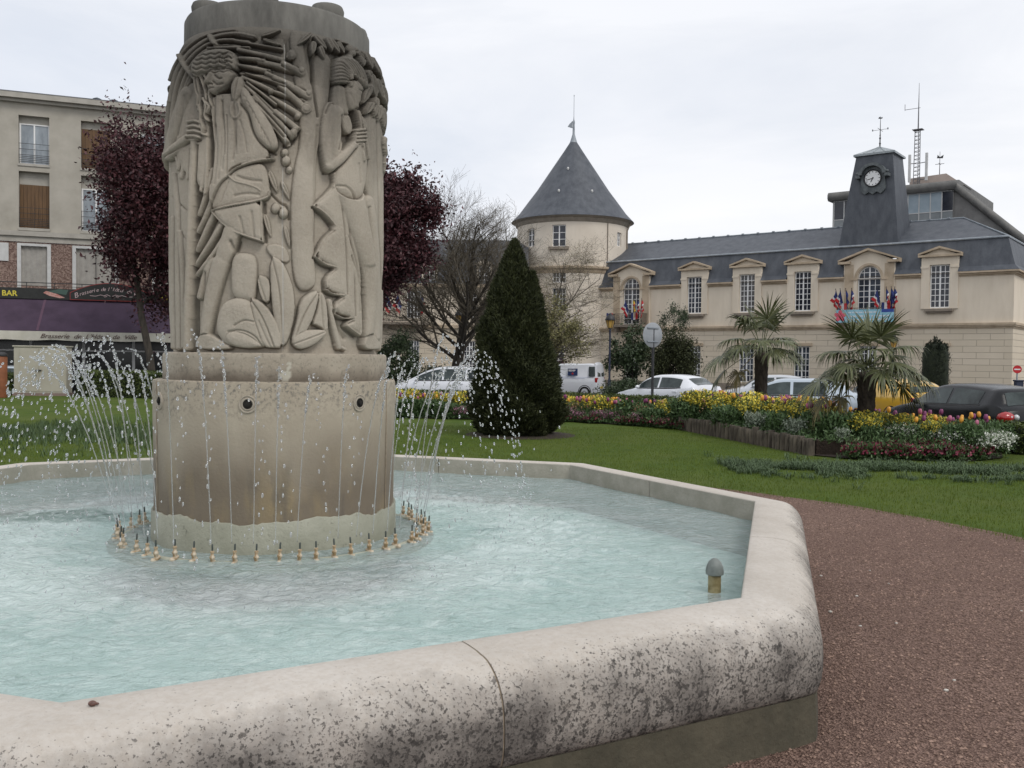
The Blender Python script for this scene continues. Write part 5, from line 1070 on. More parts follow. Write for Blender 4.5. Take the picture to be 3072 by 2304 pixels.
# ---------------- brasserie building on the left
BP = Vector((-25.587, 45.8, 0)); BA = math.atan2(0.36423, 0.93131)
bb = empty('apartment_building', BP, BA, 'grey beige apartment block of four storeys above a brasserie, with dark window recesses and shutters', 'apartment building')
M['render'] = mat('grey_render', (0.36, 0.335, 0.285), (0.45, 0.42, 0.365), 0.9, 0.95, 0.006, 40)
M['render2'] = mat('pale_concrete_band', (0.36, 0.34, 0.30), (0.44, 0.415, 0.37), 2, 0.95)
bx0, bx1 = -9.0, 12.5
cols = [(0.86, 2.24), (3.69, 5.08), (6.5, 7.9), (9.3, 10.7), (-2.0, -0.6), (-4.8, -3.4), (-7.6, -6.2)]
holes = []
for a, b_ in cols: holes += [(a, b_, 11.10, 13.50), (a, b_, 7.90, 10.72)]
mb = MB(); wall_holes(mb, bx0, bx1, 7.70, 14.35, holes, 0, .40); mb.poly([(bx1, 0, 4), (bx1, 10, 4), (bx1, 10, 14.35), (bx1, 0, 14.35)]); mb.build('upper_wall', M['render'], bb)
mb = MB(); mb.box(bx0 - .1, bx1 + .45, -.45, 10.4, 14.25, 14.52); mb.box(bx0 - .1, bx1 + .2, -.22, -.003, 14.10, 14.248); mb.build('roof_slab', M['render2'], bb)
mb = MB(); mb.add([(bx0 - .1, -.47, 14.523), (bx1 + .47, -.47, 14.523), (bx1 + .47, 10.4, 14.523), (bx0 - .1, 10.4, 14.523), (bx0 - .1, -.2, 14.62), (bx1 + .2, -.2, 14.62), (bx1 + .2, 10, 14.9), (bx0 - .1, 10, 14.9)], [(0, 1, 5, 4), (1, 2, 6, 5), (4, 5, 6, 7)]); mb.build('slate_edge', M['slate'], bb)
for x in (4.4, 5.2): mb = MB(); mb.lathe([(.12, 14.6), (.12, 14.85), (.22, 14.87), (.0, 14.98)], (x, .8, 0), n=12); mb.build('roof_vent', M['lead'], bb)
mb = MB(); mb.box(bx0, bx1 + .06, -.14, -.003, 7.48, 7.72); mb.box(bx0, bx1, -.04, -.002, 7.2, 7.478); mb.build('floor_band', M['render2'], bb)
M['timber'] = mat('brown_shutter', (0.085, 0.045, 0.018), (0.17, 0.09, 0.035), 2.5, 0.6, stretch=(14, 1, 0.6)); M['curtain'] = mat('pale_window', (0.22, 0.25, 0.28), (0.34, 0.38, 0.42), 1.2, 0.15, stretch=(3, 1, 1))
M['rail'] = mat('dark_rail', (0.012, 0.014, 0.017), (0.025, 0.027, 0.03), 5, 0.5)
for ci, (a, b_) in enumerate(cols):
    for ri, (z0, z1) in enumerate(((11.10, 13.50), (7.90, 10.72))):
        top = z1 - (0.35 if ri == 0 else 0.62); shut = (ci + ri) % 2 == 1
        mb = MB(); mb.box(a + .005, b_ - .005, .30, .395, top, z1 - .004); mb.build('shutter_box', M['render2'], bb)
        if shut:
            mb = MB(); n = 8
            for k in range(n): w = (b_ - a) / n; mb.box(a + k * w + .006, a + (k + 1) * w - .006, .30, .335, z0 + .02, top)
            mb.box(a + .01, b_ - .01, .34, .36, z0 + .01, top); mb.build('shutter', M['timber'], bb)
        else:
            c = (a + b_) / 2; mb = MB()
            for x in (a + .01, c - .045, b_ - .07): mb.box(x, x + .07, .28, .34, z0 + .01, top)
            mb.box(a + .08, b_ - .08, .285, .335, top - .06, top - .004); mb.box(a + .08, b_ - .08, .285, .335, z0 + .01, z0 + .07); f = mb.build('window', M['white'], bb)
            g = MB(); g.box(a + .02, b_ - .02, .32, .33, z0 + .02, top - .01); g.build('pane', M['curtain'], f)
        r = MB(); nbar = 7
        for k in range(nbar): z = z0 + .10 + (.085 * k if k < 5 else .085 * 4 + .28 * (k - 4)); r.box(a + .004, b_ - .004, .045, .06, z, z + .022)
        for x in (a + .02, (a + b_) / 2, b_ - .03): r.box(x, x + .012, .046, .059, z0, z0 + 1.02)
        r.build('window_railing', M['rail'], bb)
        if ri == 0:
            mb = MB(); mb.box(a - .03, b_ + .03, -.05, .38, 10.98, 11.095); mb.build('sill_slab', M['render2'], bb)
        else: mb = MB(); mb.box(a - .03, b_ + .03, -.05, -.003, 7.76, 7.885); mb.build('sill_slab', M['render2'], bb)
# pebble-dash storey
m, nt, b = new_mat('pink_pebble_dash'); co = objco(nt); vo = nt.nodes.new('ShaderNodeTexVoronoi'); vo.inputs['Scale'].default_value = 16; nt.links.new(co, vo.inputs['Vector'])
c = mixnode(nt, ramp(nt, vo.outputs['Color'], 0.2, 0.85), (0.14, 0.085, 0.07), (0.33, 0.24, 0.20)); nt.links.new(c, b.inputs['Base Color']); b.inputs['Roughness'].default_value = 0.95; set_bump(nt, b, vo.outputs['Distance'], .03); M['pebble'] = m
wn = [(0.80, 2.28), (3.30, 5.45), (7.1, 9.2), (-2.1, -.6), (-5.2, -3.2)]
mb = MB(); wall_holes(mb, bx0, bx1, 4.6, 7.2, [(a, b_, 5.0, 7.08) for a, b_ in wn], 0.02, .25); mb.build('pebble_dash_wall', M['pebble'], bb)
M['shut_grey'] = mat('grey_folding_shutter', (0.30, 0.285, 0.26), (0.38, 0.36, 0.33), 4, 0.8)
for a, b_ in wn:
    mb = MB(); mb.box(a - .02, a + .15, -.05, .10, 4.9, 7.12); mb.box(b_ - .15, b_ + .02, -.05, .10, 4.9, 7.12); mb.box(a + .15, b_ - .15, -.05, .10, 7.0, 7.12); mb.build('window_surround', M['white'] if False else M['alu'], bb)
    n = int((b_ - a - .3) / .13); w = (b_ - a - .3) / n; vs = []
    for k in range(n + 1): vs.append((a + .15 + k * w, .10 + (.035 if k % 2 else 0.0)))
    mb = MB()
    for (xa, ya), (xb2, yb2) in zip(vs[:-1], vs[1:]): mb.poly([(xa, ya, 5.0), (xb2, yb2, 5.0), (xb2, yb2, 7.0), (xa, ya, 7.0)])
    mb.build('folding_shutter', M['shut_grey'], bb)
    if b_ - a > 2: mb = MB(); c = (a + b_) / 2; mb.box(c - .012, c + .012, .07, .09, 5.0, 7.0); mb.build('shutter_gap', M['iron'], bb)
mb = MB(); mb.box(-.4, .40, -.03, .018, 6.2, 7.1); mb.build('white_panel', M['alu'], bb)
# terrace railing
mb = MB(); mb.box(bx0, bx1, -.66, -.63, 5.10, 5.14); mb.box(bx0, bx1, -.655, -.635, 4.95, 4.97)
for k in range(18): x = bx0 + .25 + 1.25 * k; mb.box(x, x + .03, -.66, -.63, 4.6, 5.10)
mb.build('terrace_railing', M['rail'], bb)
mb = MB(); mb.box(bx0, bx1, -.62, 0.0, 4.35, 4.6); mb.build('terrace_slab', M['render2'], bb)
# ground floor: dark glazing with white mullions
mb = MB(); mb.box(bx0, bx1, .8, .82, -1.0, 4.4); mb.build('shopfront_glass', mat('dark_shop_glass', (0.008, 0.010, 0.012), (0.03, 0.03, 0.03), 0.6, 0.15), bb)
mb = MB(); 
for x in (-6.2, -4.0, -1.6, 1.3, 3.75, 6.15, 8.5, 10.9): mb.box(x - .07, x + .07, .70, .798, -1.0, 4.3)
mb.box(bx0, bx1, .72, .79, 1.72, 1.80); mb.box(bx0, bx1, .72, .79, .45, .52)
mb.build('shopfront_frame', M['white'], bb)
mb = MB(); mb.box(bx1 - .3, bx1, -.0, .8, -1, 4.4); mb.box(bx0, bx0 + .3, 0, .8, -1, 4.4); mb.build('end_piers', M['render'], bb)
# awning with valance
aw = empty('awning', BP, BA, 'long purple awning with a cream scalloped valance lettered in brown script over the brasserie', 'awning')
M['purple'] = mat('purple_canvas', (0.044, 0.027, 0.048), (0.068, 0.043, 0.074), 1.0, 0.9, 0.003, 60); ax0, ax1 = -8.5, 12.0
mb = MB(); mb.add([(ax0, -.70, 4.30), (ax1, -.70, 4.30), (ax1, -2.6, 2.69), (ax0, -2.6, 2.69), (ax0, -.70, 4.27), (ax1, -.70, 4.27), (ax1, -2.6, 2.66), (ax0, -2.6, 2.66)], [(0, 3, 2, 1), (4, 5, 6, 7), (3, 7, 6, 2), (0, 1, 5, 4), (0, 4, 7, 3), (1, 2, 6, 5)]); mb.build('canvas', M['purple'], aw)
mb = MB(); mb.add([(2.05, -.705, 4.312), (2.16, -.705, 4.312), (1.99, -2.6, 2.706), (1.88, -2.6, 2.706)], [(0, 3, 2, 1)]); mb.build('seam_stripe', mat('purple_seam', (0.10, 0.055, 0.085), None, 2, 0.9), aw)
mb = MB(); n = 240
for k in range(n):
    xa, xb2 = ax0 + (ax1 - ax0) * k / n, ax0 + (ax1 - ax0) * (k + 1) / n; wv = lambda x: -2.61 - .015 * math.sin(x * 7) - .01 * math.sin(x * 17)
    mb.poly([(xa, wv(xa), 2.24 + .02 * math.sin(xa * 3)), (xb2, wv(xb2), 2.24 + .02 * math.sin(xb2 * 3)), (xb2, -2.605, 2.67), (xa, -2.605, 2.67)])
mb.build('valance', mat('cream_canvas', (0.52, 0.50, 0.42), (0.60, 0.58, 0.50), 2, 0.9), aw, smooth=180)
def text(name, s, parent, loc, size, m, shear=0.0, rx=90, ext=0.004, sx=1.0, align='LEFT', rz=0, bold=0.0):
    cu = bpy.data.curves.new(name, 'FONT'); cu.body = s; cu.size = size; cu.shear = shear; cu.extrude = ext; cu.align_x = align; cu.offset = bold; cu.space_character = 1.0
    t = bpy.data.objects.new(name, cu); COL.objects.link(t); bpy.context.view_layer.update(); me = bpy.data.meshes.new_from_object(t.evaluated_get(bpy.context.evaluated_depsgraph_get())); bpy.data.objects.remove(t)
    me.materials.clear(); o = finish(name, me, m, parent); o.location = loc; o.rotation_euler = (R_(rx), 0, R_(rz)); o.scale = (sx, 1, 1); return o
M['ink'] = mat('brown_lettering', (0.07, 0.035, 0.03), (0.10, 0.05, 0.045), 5, 0.8)
text('lettering', "Brasserie  de  L'Hôtel  de  Ville", aw, (2.05, -2.645, 2.35), 0.30, M['ink'], 0.42, sx=1.13)
text('lettering', "l", aw, (-.18, -2.645, 2.35), 0.30, M['ink'], 0.42); text('lettering', "Brasserie  de  L'Hôtel", aw, (-3.9, -2.645, 2.35), 0.30, M['ink'], 0.42, sx=1.1)
# fascia sign
fs = empty('fascia_sign', BP, BA, 'black fascia board with yellow BAR lettering above the purple awning', 'sign')
M['black'] = mat('black_board', (0.010, 0.011, 0.010), (0.02, 0.022, 0.02), 4, 0.5); M['yellow'] = mat('yellow_letters', (0.60, 0.50, 0.05), (0.7, 0.6, 0.08), 5, 0.6); M['pinkl'] = mat('pale_pink_letters', (0.52, 0.40, 0.40), None, 5, 0.6); M['redl'] = mat('red_line', (0.26, 0.03, 0.03), None, 5, 0.6)
mb = MB(); mb.box(ax0, ax1, -.78, -.70, 4.31, 4.84); mb.build('board', M['black'], fs)
text('lettering', 'BAR', fs, (.19, -.785, 4.43), 0.37, M['yellow'], bold=0.008); text('lettering', 'BRASSERIE', fs, (7.42, -.785, 4.43), 0.37, M['yellow'], bold=0.008)
mb = MB(); mb.prism([(2.02, 4.62), (2.15, 4.72), (2.65, 4.58), (3.0, 4.40), (2.75, 4.38), (2.3, 4.48)], -.79, -.782); mb.build('emblem', mat('emblem_red', (0.45, 0.16, 0.13), (0.6, 0.4, 0.35), 12, 0.7), fs)
mb = MB(); mb.prism([(2.2, 4.70), (2.7, 4.82), (3.15, 4.80), (3.05, 4.55), (2.72, 4.60)], -.788, -.781); mb.build('emblem', mat('emblem_green', (0.06, 0.11, 0.09), None, 3, 0.7), fs)
an = empty('arched_sign', BP, BA, 'black arched sign with red outline and pale script lettering standing above the fascia board', 'sign')
sx0, sx1 = 3.22, 7.06; n = 24; arcf = lambda x, off=0: 4.42 + (0.80 - off) * math.sin(math.pi * min(1, max(0, (x - sx0 + .35) / (sx1 - sx0 + .7)))) ** 0.8
def arcpoly(o_): 
    return [(sx0 + o_, 4.31 + o_)] + [(sx1 - o_, 4.31 + o_)] + [(x, arcf(x) - o_) for x in np.linspace(sx1 - o_, sx0 + o_, n)]
mb = MB(); mb.prism(arcpoly(0), -.86, -.79); mb.build('board_edge', M['redl'], an); mb = MB(); mb.prism(arcpoly(.035), -.868, -.861); mb.build('board', M['black'], an)
txt = "Brasserie de l'hôtel de ville"; xs_ = np.linspace(sx0 + .38, sx1 - .42, len(txt))
for ch, x in zip(txt, xs_):
    if ch == ' ': continue
    if ch == 'B': x -= .12
    sl_ = math.degrees(math.atan((arcf(x + .05) - arcf(x - .05)) / .1)); t = text('lettering', ch, an, (x - .04, -.872, arcf(x) - (.40 if ch != 'B' else .42)), 0.26 if ch != 'B' else .36, M['pinkl'], 0.3, ext=.002); t.rotation_euler = (R_(90), -R_(sl_ * .8), 0)
mb = MB()
for s in (-1, 1): mb.tube([(5.14 + s * x, -.872, z) for x, z in ((.05, 4.55), (.2, 4.62), (.38, 4.56), (.3, 4.48), (.2, 4.53), (.5, 4.60), (.75, 4.53), (1.0, 4.55))], .014, 5)
mb.build('scroll', M['pinkl'], an)
# ================================================================== vegetation
M['purple_leaf'] = mat('purple_leaves', (0.022, 0.007, 0.010), (0.095, 0.024, 0.030), 1.2, 0.6, island=True, p0=0.2, p1=0.8, c3=(0.14, 0.04, 0.04))
M['conifer'] = mat('conifer_leaves', (0.012, 0.018, 0.005), (0.048, 0.056, 0.013), 1.5, 0.8, island=True, p0=0.15, p1=0.85, c3=(0.08, 0.085, 0.02))
M['yew'] = mat('yew_leaves', (0.005, 0.011, 0.005), (0.016, 0.026, 0.010), 1.5, 0.8, island=True)
M['evergreen'] = mat('glossy_evergreen_leaves', (0.016, 0.032, 0.012), (0.055, 0.085, 0.032), 1.5, 0.5, island=True, p0=0.15, p1=0.85)
M['hedge'] = mat('hedge_leaves', (0.025, 0.045, 0.008), (0.095, 0.125, 0.018), 1.5, 0.6, island=True, p0=0.15, p1=0.85, c3=(0.13, 0.16, 0.03))
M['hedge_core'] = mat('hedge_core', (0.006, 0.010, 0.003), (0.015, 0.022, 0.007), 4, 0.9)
M['bud'] = mat('spring_buds', (0.10, 0.10, 0.035), (0.24, 0.22, 0.09), 1.5, 0.7, island=True)
M['herb'] = mat('bed_foliage', (0.033, 0.068, 0.022), (0.105, 0.175, 0.058), 1.5, 0.6, island=True, p0=0.15, p1=0.85, c3=(0.16, 0.22, 0.12))
M['soil'] = mat('soil', (0.020, 0.013, 0.009), (0.05, 0.034, 0.024), 6, 0.95, 0.02, 30)

def branch_tree(base, height, spread, levels, seed, n0=7, trunk_r=0.3, fork=0.28, up=0.55, taper=0.62, kids=(5, 5, 4, 3), wob=0.10, twig_r=0.006, top_pow=1.0, lenf=(0.5, 0.5, 0.48, 0.5)):
    g = random.Random(seed); T = MB(); W = MB(); tips = []
    def grow(p, d, l, r, lev):
        n = 5 if lev < 2 else 3; pts = [p.copy()]; rad = [r]; q = p.copy(); dd = d.copy()
        for k in range(n):
            dd = (dd + Vector((g.gauss(0, wob), g.gauss(0, wob), g.gauss(0.035 if lev else 0, wob * 0.6) + (0.03 if lev > 0 else 0)))).normalized(); q = q + dd * (l / n); pts.append(q.copy()); rad.append(max(twig_r * 0.6, r * (1 - (1 - taper * 0.6) * (k + 1) / n)))
        (T if lev < 2 else W).tube(pts, rad, 8 if lev == 0 else 5 if lev < 3 else 3, cap=False)
        if lev >= levels: tips.append((pts[-1], dd)); tips.append((pts[-2], dd)); return
        for k in range(kids[min(lev, len(kids) - 1)]):
            t = (0.25 if lev else fork) + (1 - (0.25 if lev else fork)) * (k + g.random() * 0.7) / kids[min(lev, len(kids) - 1)]; t = min(t, 0.98)
            i = int(t * n); f = t * n - i; pp = pts[i].lerp(pts[i + 1], f); az = g.random() * 6.283
            if lev == 0: az = k * 2.4 + g.random() * 0.6
            side = Vector((math.cos(az), math.sin(az), 0)); side = (side - dd * side.dot(dd)).normalized(); u = up * (0.75 + 0.5 * g.random()) + (0.5 * (t - 0.4) if lev == 0 else 0)
            nd = (side * (1.0 if lev == 0 else 0.75) + dd * u * (1 if lev == 0 else 1.3)).normalized(); 
            if lev == 0: nd = (Vector((side.x, side.y, 0)) * (1.15 - 0.75 * max(0, (t - .35)) ** top_pow) + Vector((0, 0, u))).normalized()
            grow(pp, nd, l * lenf[min(lev, len(lenf) - 1)] * (0.75 + 0.5 * g.random()) * (1 if lev else spread * (1.1 - 0.45 * max(0, t - .3))), rad[i] * (0.42 if lev == 0 else 0.5), lev + 1)
    grow(Vector(base), Vector((0, 0, 1)), height, trunk_r, 0)
    return T, W, tips
def crown_points(c, r, n, clumps, seed, flat=1.0, shell=0.55, cr=0.42):
    g = np.random.default_rng(seed); cs = g.normal(size=(clumps, 3)); cs /= np.linalg.norm(cs, axis=1)[:, None]; cs *= (shell + (1 - shell) * g.random(clumps))[:, None] ** 0.8
    k = g.integers(0, clumps, n); P = cs[k] + g.normal(size=(n, 3)) * cr * 0.5 * (0.6 + 0.8 * g.random(clumps))[k][:, None]
    return P * np.array(r)[None] + np.array(c)[None]

# ---- purple plum trees
def plum(u, y, cz, rad, rz, seed, label, nleaf=38000):
    p = at_y(u, 1100, y); zb_ = -0.3; t = empty('plum_tree', (p.x, y, zb_), 0, label, 'tree')
    T, W, tips = branch_tree((0, 0, 0), cz + rz * 0.25, 0.40, 3, seed, trunk_r=0.2, fork=0.40, up=0.9, kids=(11, 6, 4, 3), top_pow=0.8)
    T.add(W.v, W.f); T.build('trunk', M['bark'], t, smooth=180)
    g = np.random.default_rng(seed); P = crown_points((0, 0, cz), (rad, rad, rz), nleaf, 120, seed, cr=0.25, shell=0.30)
    # sprigs sticking out of the outline
    ext = []
    for k in range(130):
        a = g.random() * 6.283; e_ = g.uniform(-0.6, 1.2); d = np.array([math.cos(a) * math.cos(e_), math.sin(a) * math.cos(e_), math.sin(e_)]); L_ = np.linspace(0.75, 1.02 + 0.34 * g.random() ** 2, 24)
        ext.append((d[None] * L_[:, None]) * np.array([rad, rad, rz]) + np.array([0, 0, cz]) + g.normal(size=(24, 3)) * 0.07 + np.array([0, 0, 1]) * (L_[:, None] - .75) * .8)
    P = np.concatenate([P] + ext); V, Fq = leaf_cloud(P, 0.17, 0.3, 0.5, g=g); np_mesh('crown', V, Fq, M['purple_leaf'], t); return t
plum(462, 40.5, 8.2, 2.6, 4.3, 11, 'dark purple-leaved plum tree in front of the apartment block, left of the column')
plum(1130, 40, 7.4, 2.55, 3.1, 12, 'dark purple-leaved plum tree showing right behind the column, beside the bare tree')

# ---- bare trees
def bare(name, u, y, h, seed, label, cat, spread, trunk_r, kids, buds=None, fork=0.28, nb=3, lean=0, up=.5, bud_size=.05, levels=4, lenf=(0.5, .5, .48, .5)):
    p = at_y(u, 1100, y); t = empty(name, (p.x, y, road_z(y)), 0, label, cat)
    T, W, tips = branch_tree((0, 0, 0), h, spread, levels, seed, trunk_r=trunk_r, fork=fork, up=up, kids=kids, twig_r=0.007, lenf=lenf)
    T.build('trunk', M['bark'], t, smooth=180); W.build('twigs', M['twig'], t)
    if buds:
        g = np.random.default_rng(seed); P = np.array([tuple(q[0]) for q in tips for _ in range(nb)]); P = P + g.normal(size=P.shape) * 0.10; V, Fq = leaf_cloud(P, bud_size, 0.3, 0.6, g=g); np_mesh('buds', V, Fq, M[buds], t)
    return t
bare('bare_tree', 1352, 47, 6.3, 23, 'broad bare tree with a dark forked trunk and fine grey twigs', 'tree', 1.25, 0.33, (21, 10, 8, 8), None, fork=0.26, up=.62)
bare('budding_tree', 1585, 56, 5.7, 24, 'thin-branched budding tree spreading in front of the round tower', 'tree', 1.35, 0.2, (17, 8, 7, 6), 'bud', fork=0.25, up=.35, nb=1)
bare('leafing_tree', 1652, 43, 3.3, 31, 'small tree with pale olive spring leaves beside the white van', 'tree', 0.95, 0.12, (13, 6, 6, 4), 'bud', fork=0.52, up=.40, nb=2, bud_size=.085)

# ---- clipped / young conifers
def cone_conifer(u, y, rad, h, seed, label):
    p = at_y(u, 1100, y); t = empty('conifer', (p.x, y, 0), 0, label, 'conifer'); g = np.random.default_rng(seed)
    def env(z):    # radius as function of normalised height
        return np.interp(z, [0, .04, .12, .2, .36, .53, .70, .87, .95, 1.0], [.70, .84, 1.0, .99, .88, .72, .48, .27, .15, .02])
    n = 95000; z = 1 - np.sqrt(g.random(n)) * 0.995; z = np.where(g.random(n) < .25, g.random(n), z); a = g.random(n) * 6.283
    lump = 1 + 0.19 * np.sin(a * 3 + z * 9 + 1) * np.sin(z * 14 + a * 2) + 0.10 * np.sin(a * 7 + z * 31) + 0.05 * np.sin(a * 17 - z * 60)
    r = env(z) * rad * lump * (1 - 0.24 * g.random(n) ** 1.6); P = np.stack([r * np.cos(a), r * np.sin(a), z * h], 1)
    n2 = 9000; z2 = g.random(n2) ** 1.3; a2 = g.random(n2) * 6.283; top = h * .835; r2 = np.interp(z2, [0, .6, 1], [.40, .26, .03]) * rad * (1 - .2 * g.random(n2)); P2 = np.stack([.40 * rad + r2 * np.cos(a2), -.15 * rad + r2 * np.sin(a2), .45 * h + z2 * (top - .45 * h)], 1)
    P = np.concatenate([P, P2]); N_ = len(P); d = np.stack([P[:, 0], P[:, 1], np.full(N_, 0.9 * rad)], 1); d /= np.linalg.norm(d, axis=1)[:, None]; d += g.normal(size=(N_, 3)) * .45; d /= np.linalg.norm(d, axis=1)[:, None]
    s = .07 * (0.6 + .8 * g.random(N_)); w = np.cross(d, g.normal(size=(N_, 3))); w /= np.linalg.norm(w, axis=1)[:, None]; w *= (s * .30)[:, None]
    V = np.stack([P - w * .5, P + w * .5, P + d * s[:, None] + w * .15, P + d * s[:, None] - w * .4], 1).reshape(-1, 3); np_mesh('foliage', V, np.arange(4 * N_).reshape(-1, 4), M['conifer'], t)
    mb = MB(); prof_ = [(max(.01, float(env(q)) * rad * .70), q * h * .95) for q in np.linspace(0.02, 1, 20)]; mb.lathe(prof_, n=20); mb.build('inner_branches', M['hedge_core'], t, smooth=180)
    mb = MB(); mb.tube([(0, 0, 0), (0, 0, .4)], .09, 8); mb.build('trunk', M['bark'], t); return t
cone_conifer(1540, 19.6, .93, 4.12, 41, 'tall dark green conical conifer on the lawn behind the basin')
mb = MB(); p = at_y(1560, 1300, 19.6); mb.lathe([(0.0, 0.03), (0.9, 0.025), (1.18, 0.004)], (p.x, 19.6, 0), n=40); tag(mb.build('soil', M['soil']), kind='structure')

def blob_shrub(name, label, cat, u, y, zb_, r, h, seed, m, n=9000, size=.09, stems=True, clumps=40, group=None, cr=.34, flat=None, shell=.45):
    p = at_y(u, 1100, y); t = empty(name, (p.x, y, zb_), 0, label, cat, group); g = np.random.default_rng(seed)
    P = crown_points((0, 0, h * .55), (r, r, h * .47), n, clumps, seed, cr=cr, shell=shell); P = P[P[:, 2] > .02]; V, Fq = leaf_cloud(P, size, .5, .5, g=g); np_mesh('foliage', V, Fq, m, t)
    if stems:
        mb = MB(); gg = random.Random(seed)
        for k in range(7): a = gg.random() * 6.283; rr_ = r * .55 * gg.random(); mb.tube([(0.05 * math.cos(a), .05 * math.sin(a), 0), (rr_ * .5 * math.cos(a), rr_ * .5 * math.sin(a), h * .4), (rr_ * math.cos(a), rr_ * math.sin(a), h * .85)], [.045, .03, .01], 5)
        mb.build('stems', M['bark'], t)
    return t
blob_shrub('shrub', 'glossy dark evergreen shrub beside the column below the wing balcony', 'shrub', 1195, 44, -.4, 1.25, 3.3, 51, M['evergreen'], 9000, .12)
blob_shrub('shrub', 'loose dark leafy bush climbing in front of the town hall, behind the lamp post', 'shrub', 1898, 55, -.5, 1.65, 4.0, 52, M['evergreen'], 7000, .17, clumps=46, cr=.24, shell=.3)
t = blob_shrub('young_conifer', 'feathery dark conifer standing behind the round sign back', 'conifer', 2020, 50, -.45, 1.35, 3.3, 53, M['conifer'], 22000, .12, clumps=50)
g = np.random.default_rng(54); P = crown_points((0, 0, 4.1), (.75, .75, .95), 2600, 26, 55, cr=.3); V, Fq = leaf_cloud(P, .10, .5, .4, g=g); np_mesh('top_shoots', V, Fq, M['evergreen'], t)
blob_shrub('shrub', 'small dark red shrub beside the white van', 'shrub', 1684, 52, -.45, .55, 1.9, 56, M['purple_leaf'], 2600, .11)
blob_shrub('shrub', 'low dark shrub at the foot of the bare tree', 'shrub', 1300, 50, -.45, 1.2, 1.5, 57, M['evergreen'], 4000, .12)
blob_shrub('shrub', 'low shrub dotted with pink blossom in front of the town hall wall', 'shrub', 1880, 47, -.45, 1.5, 1.0, 58, M['evergreen'], 5000, .11)
# columnar yew with spiky top
p = at_y(2806, 1100, 50); t = empty('columnar_yew', (p.x, 50, -.5), 0, 'almost black columnar yew with a ragged spiky top against the pale wall', 'yew'); g = np.random.default_rng(60); PP = []
for k in range(46):
    a = g.random() * 6.283; r = .62 * math.sqrt(g.random()); hh = 3.55 - .5 * (r / .7) ** 2 - .35 * g.random(); n = 420; zz_ = g.random(n); w = .14 * (1 - zz_ ** 6); PP.append(np.stack([r * math.cos(a) * (.75 + .25 * zz_) + g.normal(size=n) * w, r * math.sin(a) * (.75 + .25 * zz_) + g.normal(size=n) * w, zz_ * hh], 1))
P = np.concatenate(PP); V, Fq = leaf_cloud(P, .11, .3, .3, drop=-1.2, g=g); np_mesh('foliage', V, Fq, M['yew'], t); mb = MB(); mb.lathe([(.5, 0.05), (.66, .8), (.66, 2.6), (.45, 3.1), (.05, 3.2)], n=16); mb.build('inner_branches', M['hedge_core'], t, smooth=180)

# ---- hedges
def hedge(label, pts, h, w, zb_, seed, dens=2600, size=.05, m='hedge'):
    """clipped hedge following pts"""
    c = Vector((sum(p[0] for p in pts) / len(pts), sum(p[1] for p in pts) / len(pts), 0)); t = empty('hedge', (c.x, c.y, zb_), 0, label, 'hedge'); g = np.random.default_rng(seed); core = MB(); VV = []
    for a, b_ in zip(pts[:-1], pts[1:]):
        a = np.array(a) - np.array([c.x, c.y]); b_ = np.array(b_) - np.array([c.x, c.y]); L_ = np.linalg.norm(b_ - a); e = (b_ - a) / L_; nn = np.array([-e[1], e[0]])
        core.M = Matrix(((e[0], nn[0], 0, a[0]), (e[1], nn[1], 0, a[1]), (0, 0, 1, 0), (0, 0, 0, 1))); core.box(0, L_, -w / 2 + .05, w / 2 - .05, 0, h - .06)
        n = int(L_ * dens); s = g.random(n) * L_; q = g.random(n) * (w + 2 * h); y = np.where(q < h, -w / 2, np.where(q > h + w, w / 2, q - h - w / 2)); z = np.where(q < h, q, np.where(q > h + w, w + 2 * h - q, h))
        bump = 0.05 * np.sin(s * 5 + z * 7) + 0.03 * np.sin(s * 13); y = y * (1 + bump); z = z * (1 + .5 * bump * (z > h * .9)); y += g.normal(size=n) * .02; z += g.normal(size=n) * .02
        VV.append(np.stack([a[0] + e[0] * s + nn[0] * y, a[1] + e[1] * s + nn[1] * y, np.clip(z, .01, None)], 1))
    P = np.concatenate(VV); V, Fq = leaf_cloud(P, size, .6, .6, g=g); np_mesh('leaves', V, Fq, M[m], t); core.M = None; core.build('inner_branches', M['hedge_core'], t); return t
hedge('long clipped green hedge behind the flower bed, in front of the parked cars', [(-3.6, 26.6), (1.0, 25.4), (4.6, 23.2), (6.4, 19.9)], .66, .55, 0.0, 70)
hedge('clipped green hedge at the right end of the flower bed beside the black car', [(7.8, 18.2), (9.3, 16.9), (12.6, 15.2)], .52, .8, 0.0, 71, 3200)
hedge('dark hedge behind the water jets to the right of the utility cabinet', [(-16.4, 35.0), (-11.0, 33.2), (-8.5, 31.2)], .95, .7, 0.0, 72, 1600, .07)
hedge('short yellow-green hedge left of the utility cabinet', [(-22.5, 35.6), (-18.9, 35.2)], .80, .7, 0.0, 73, 1600, .07)

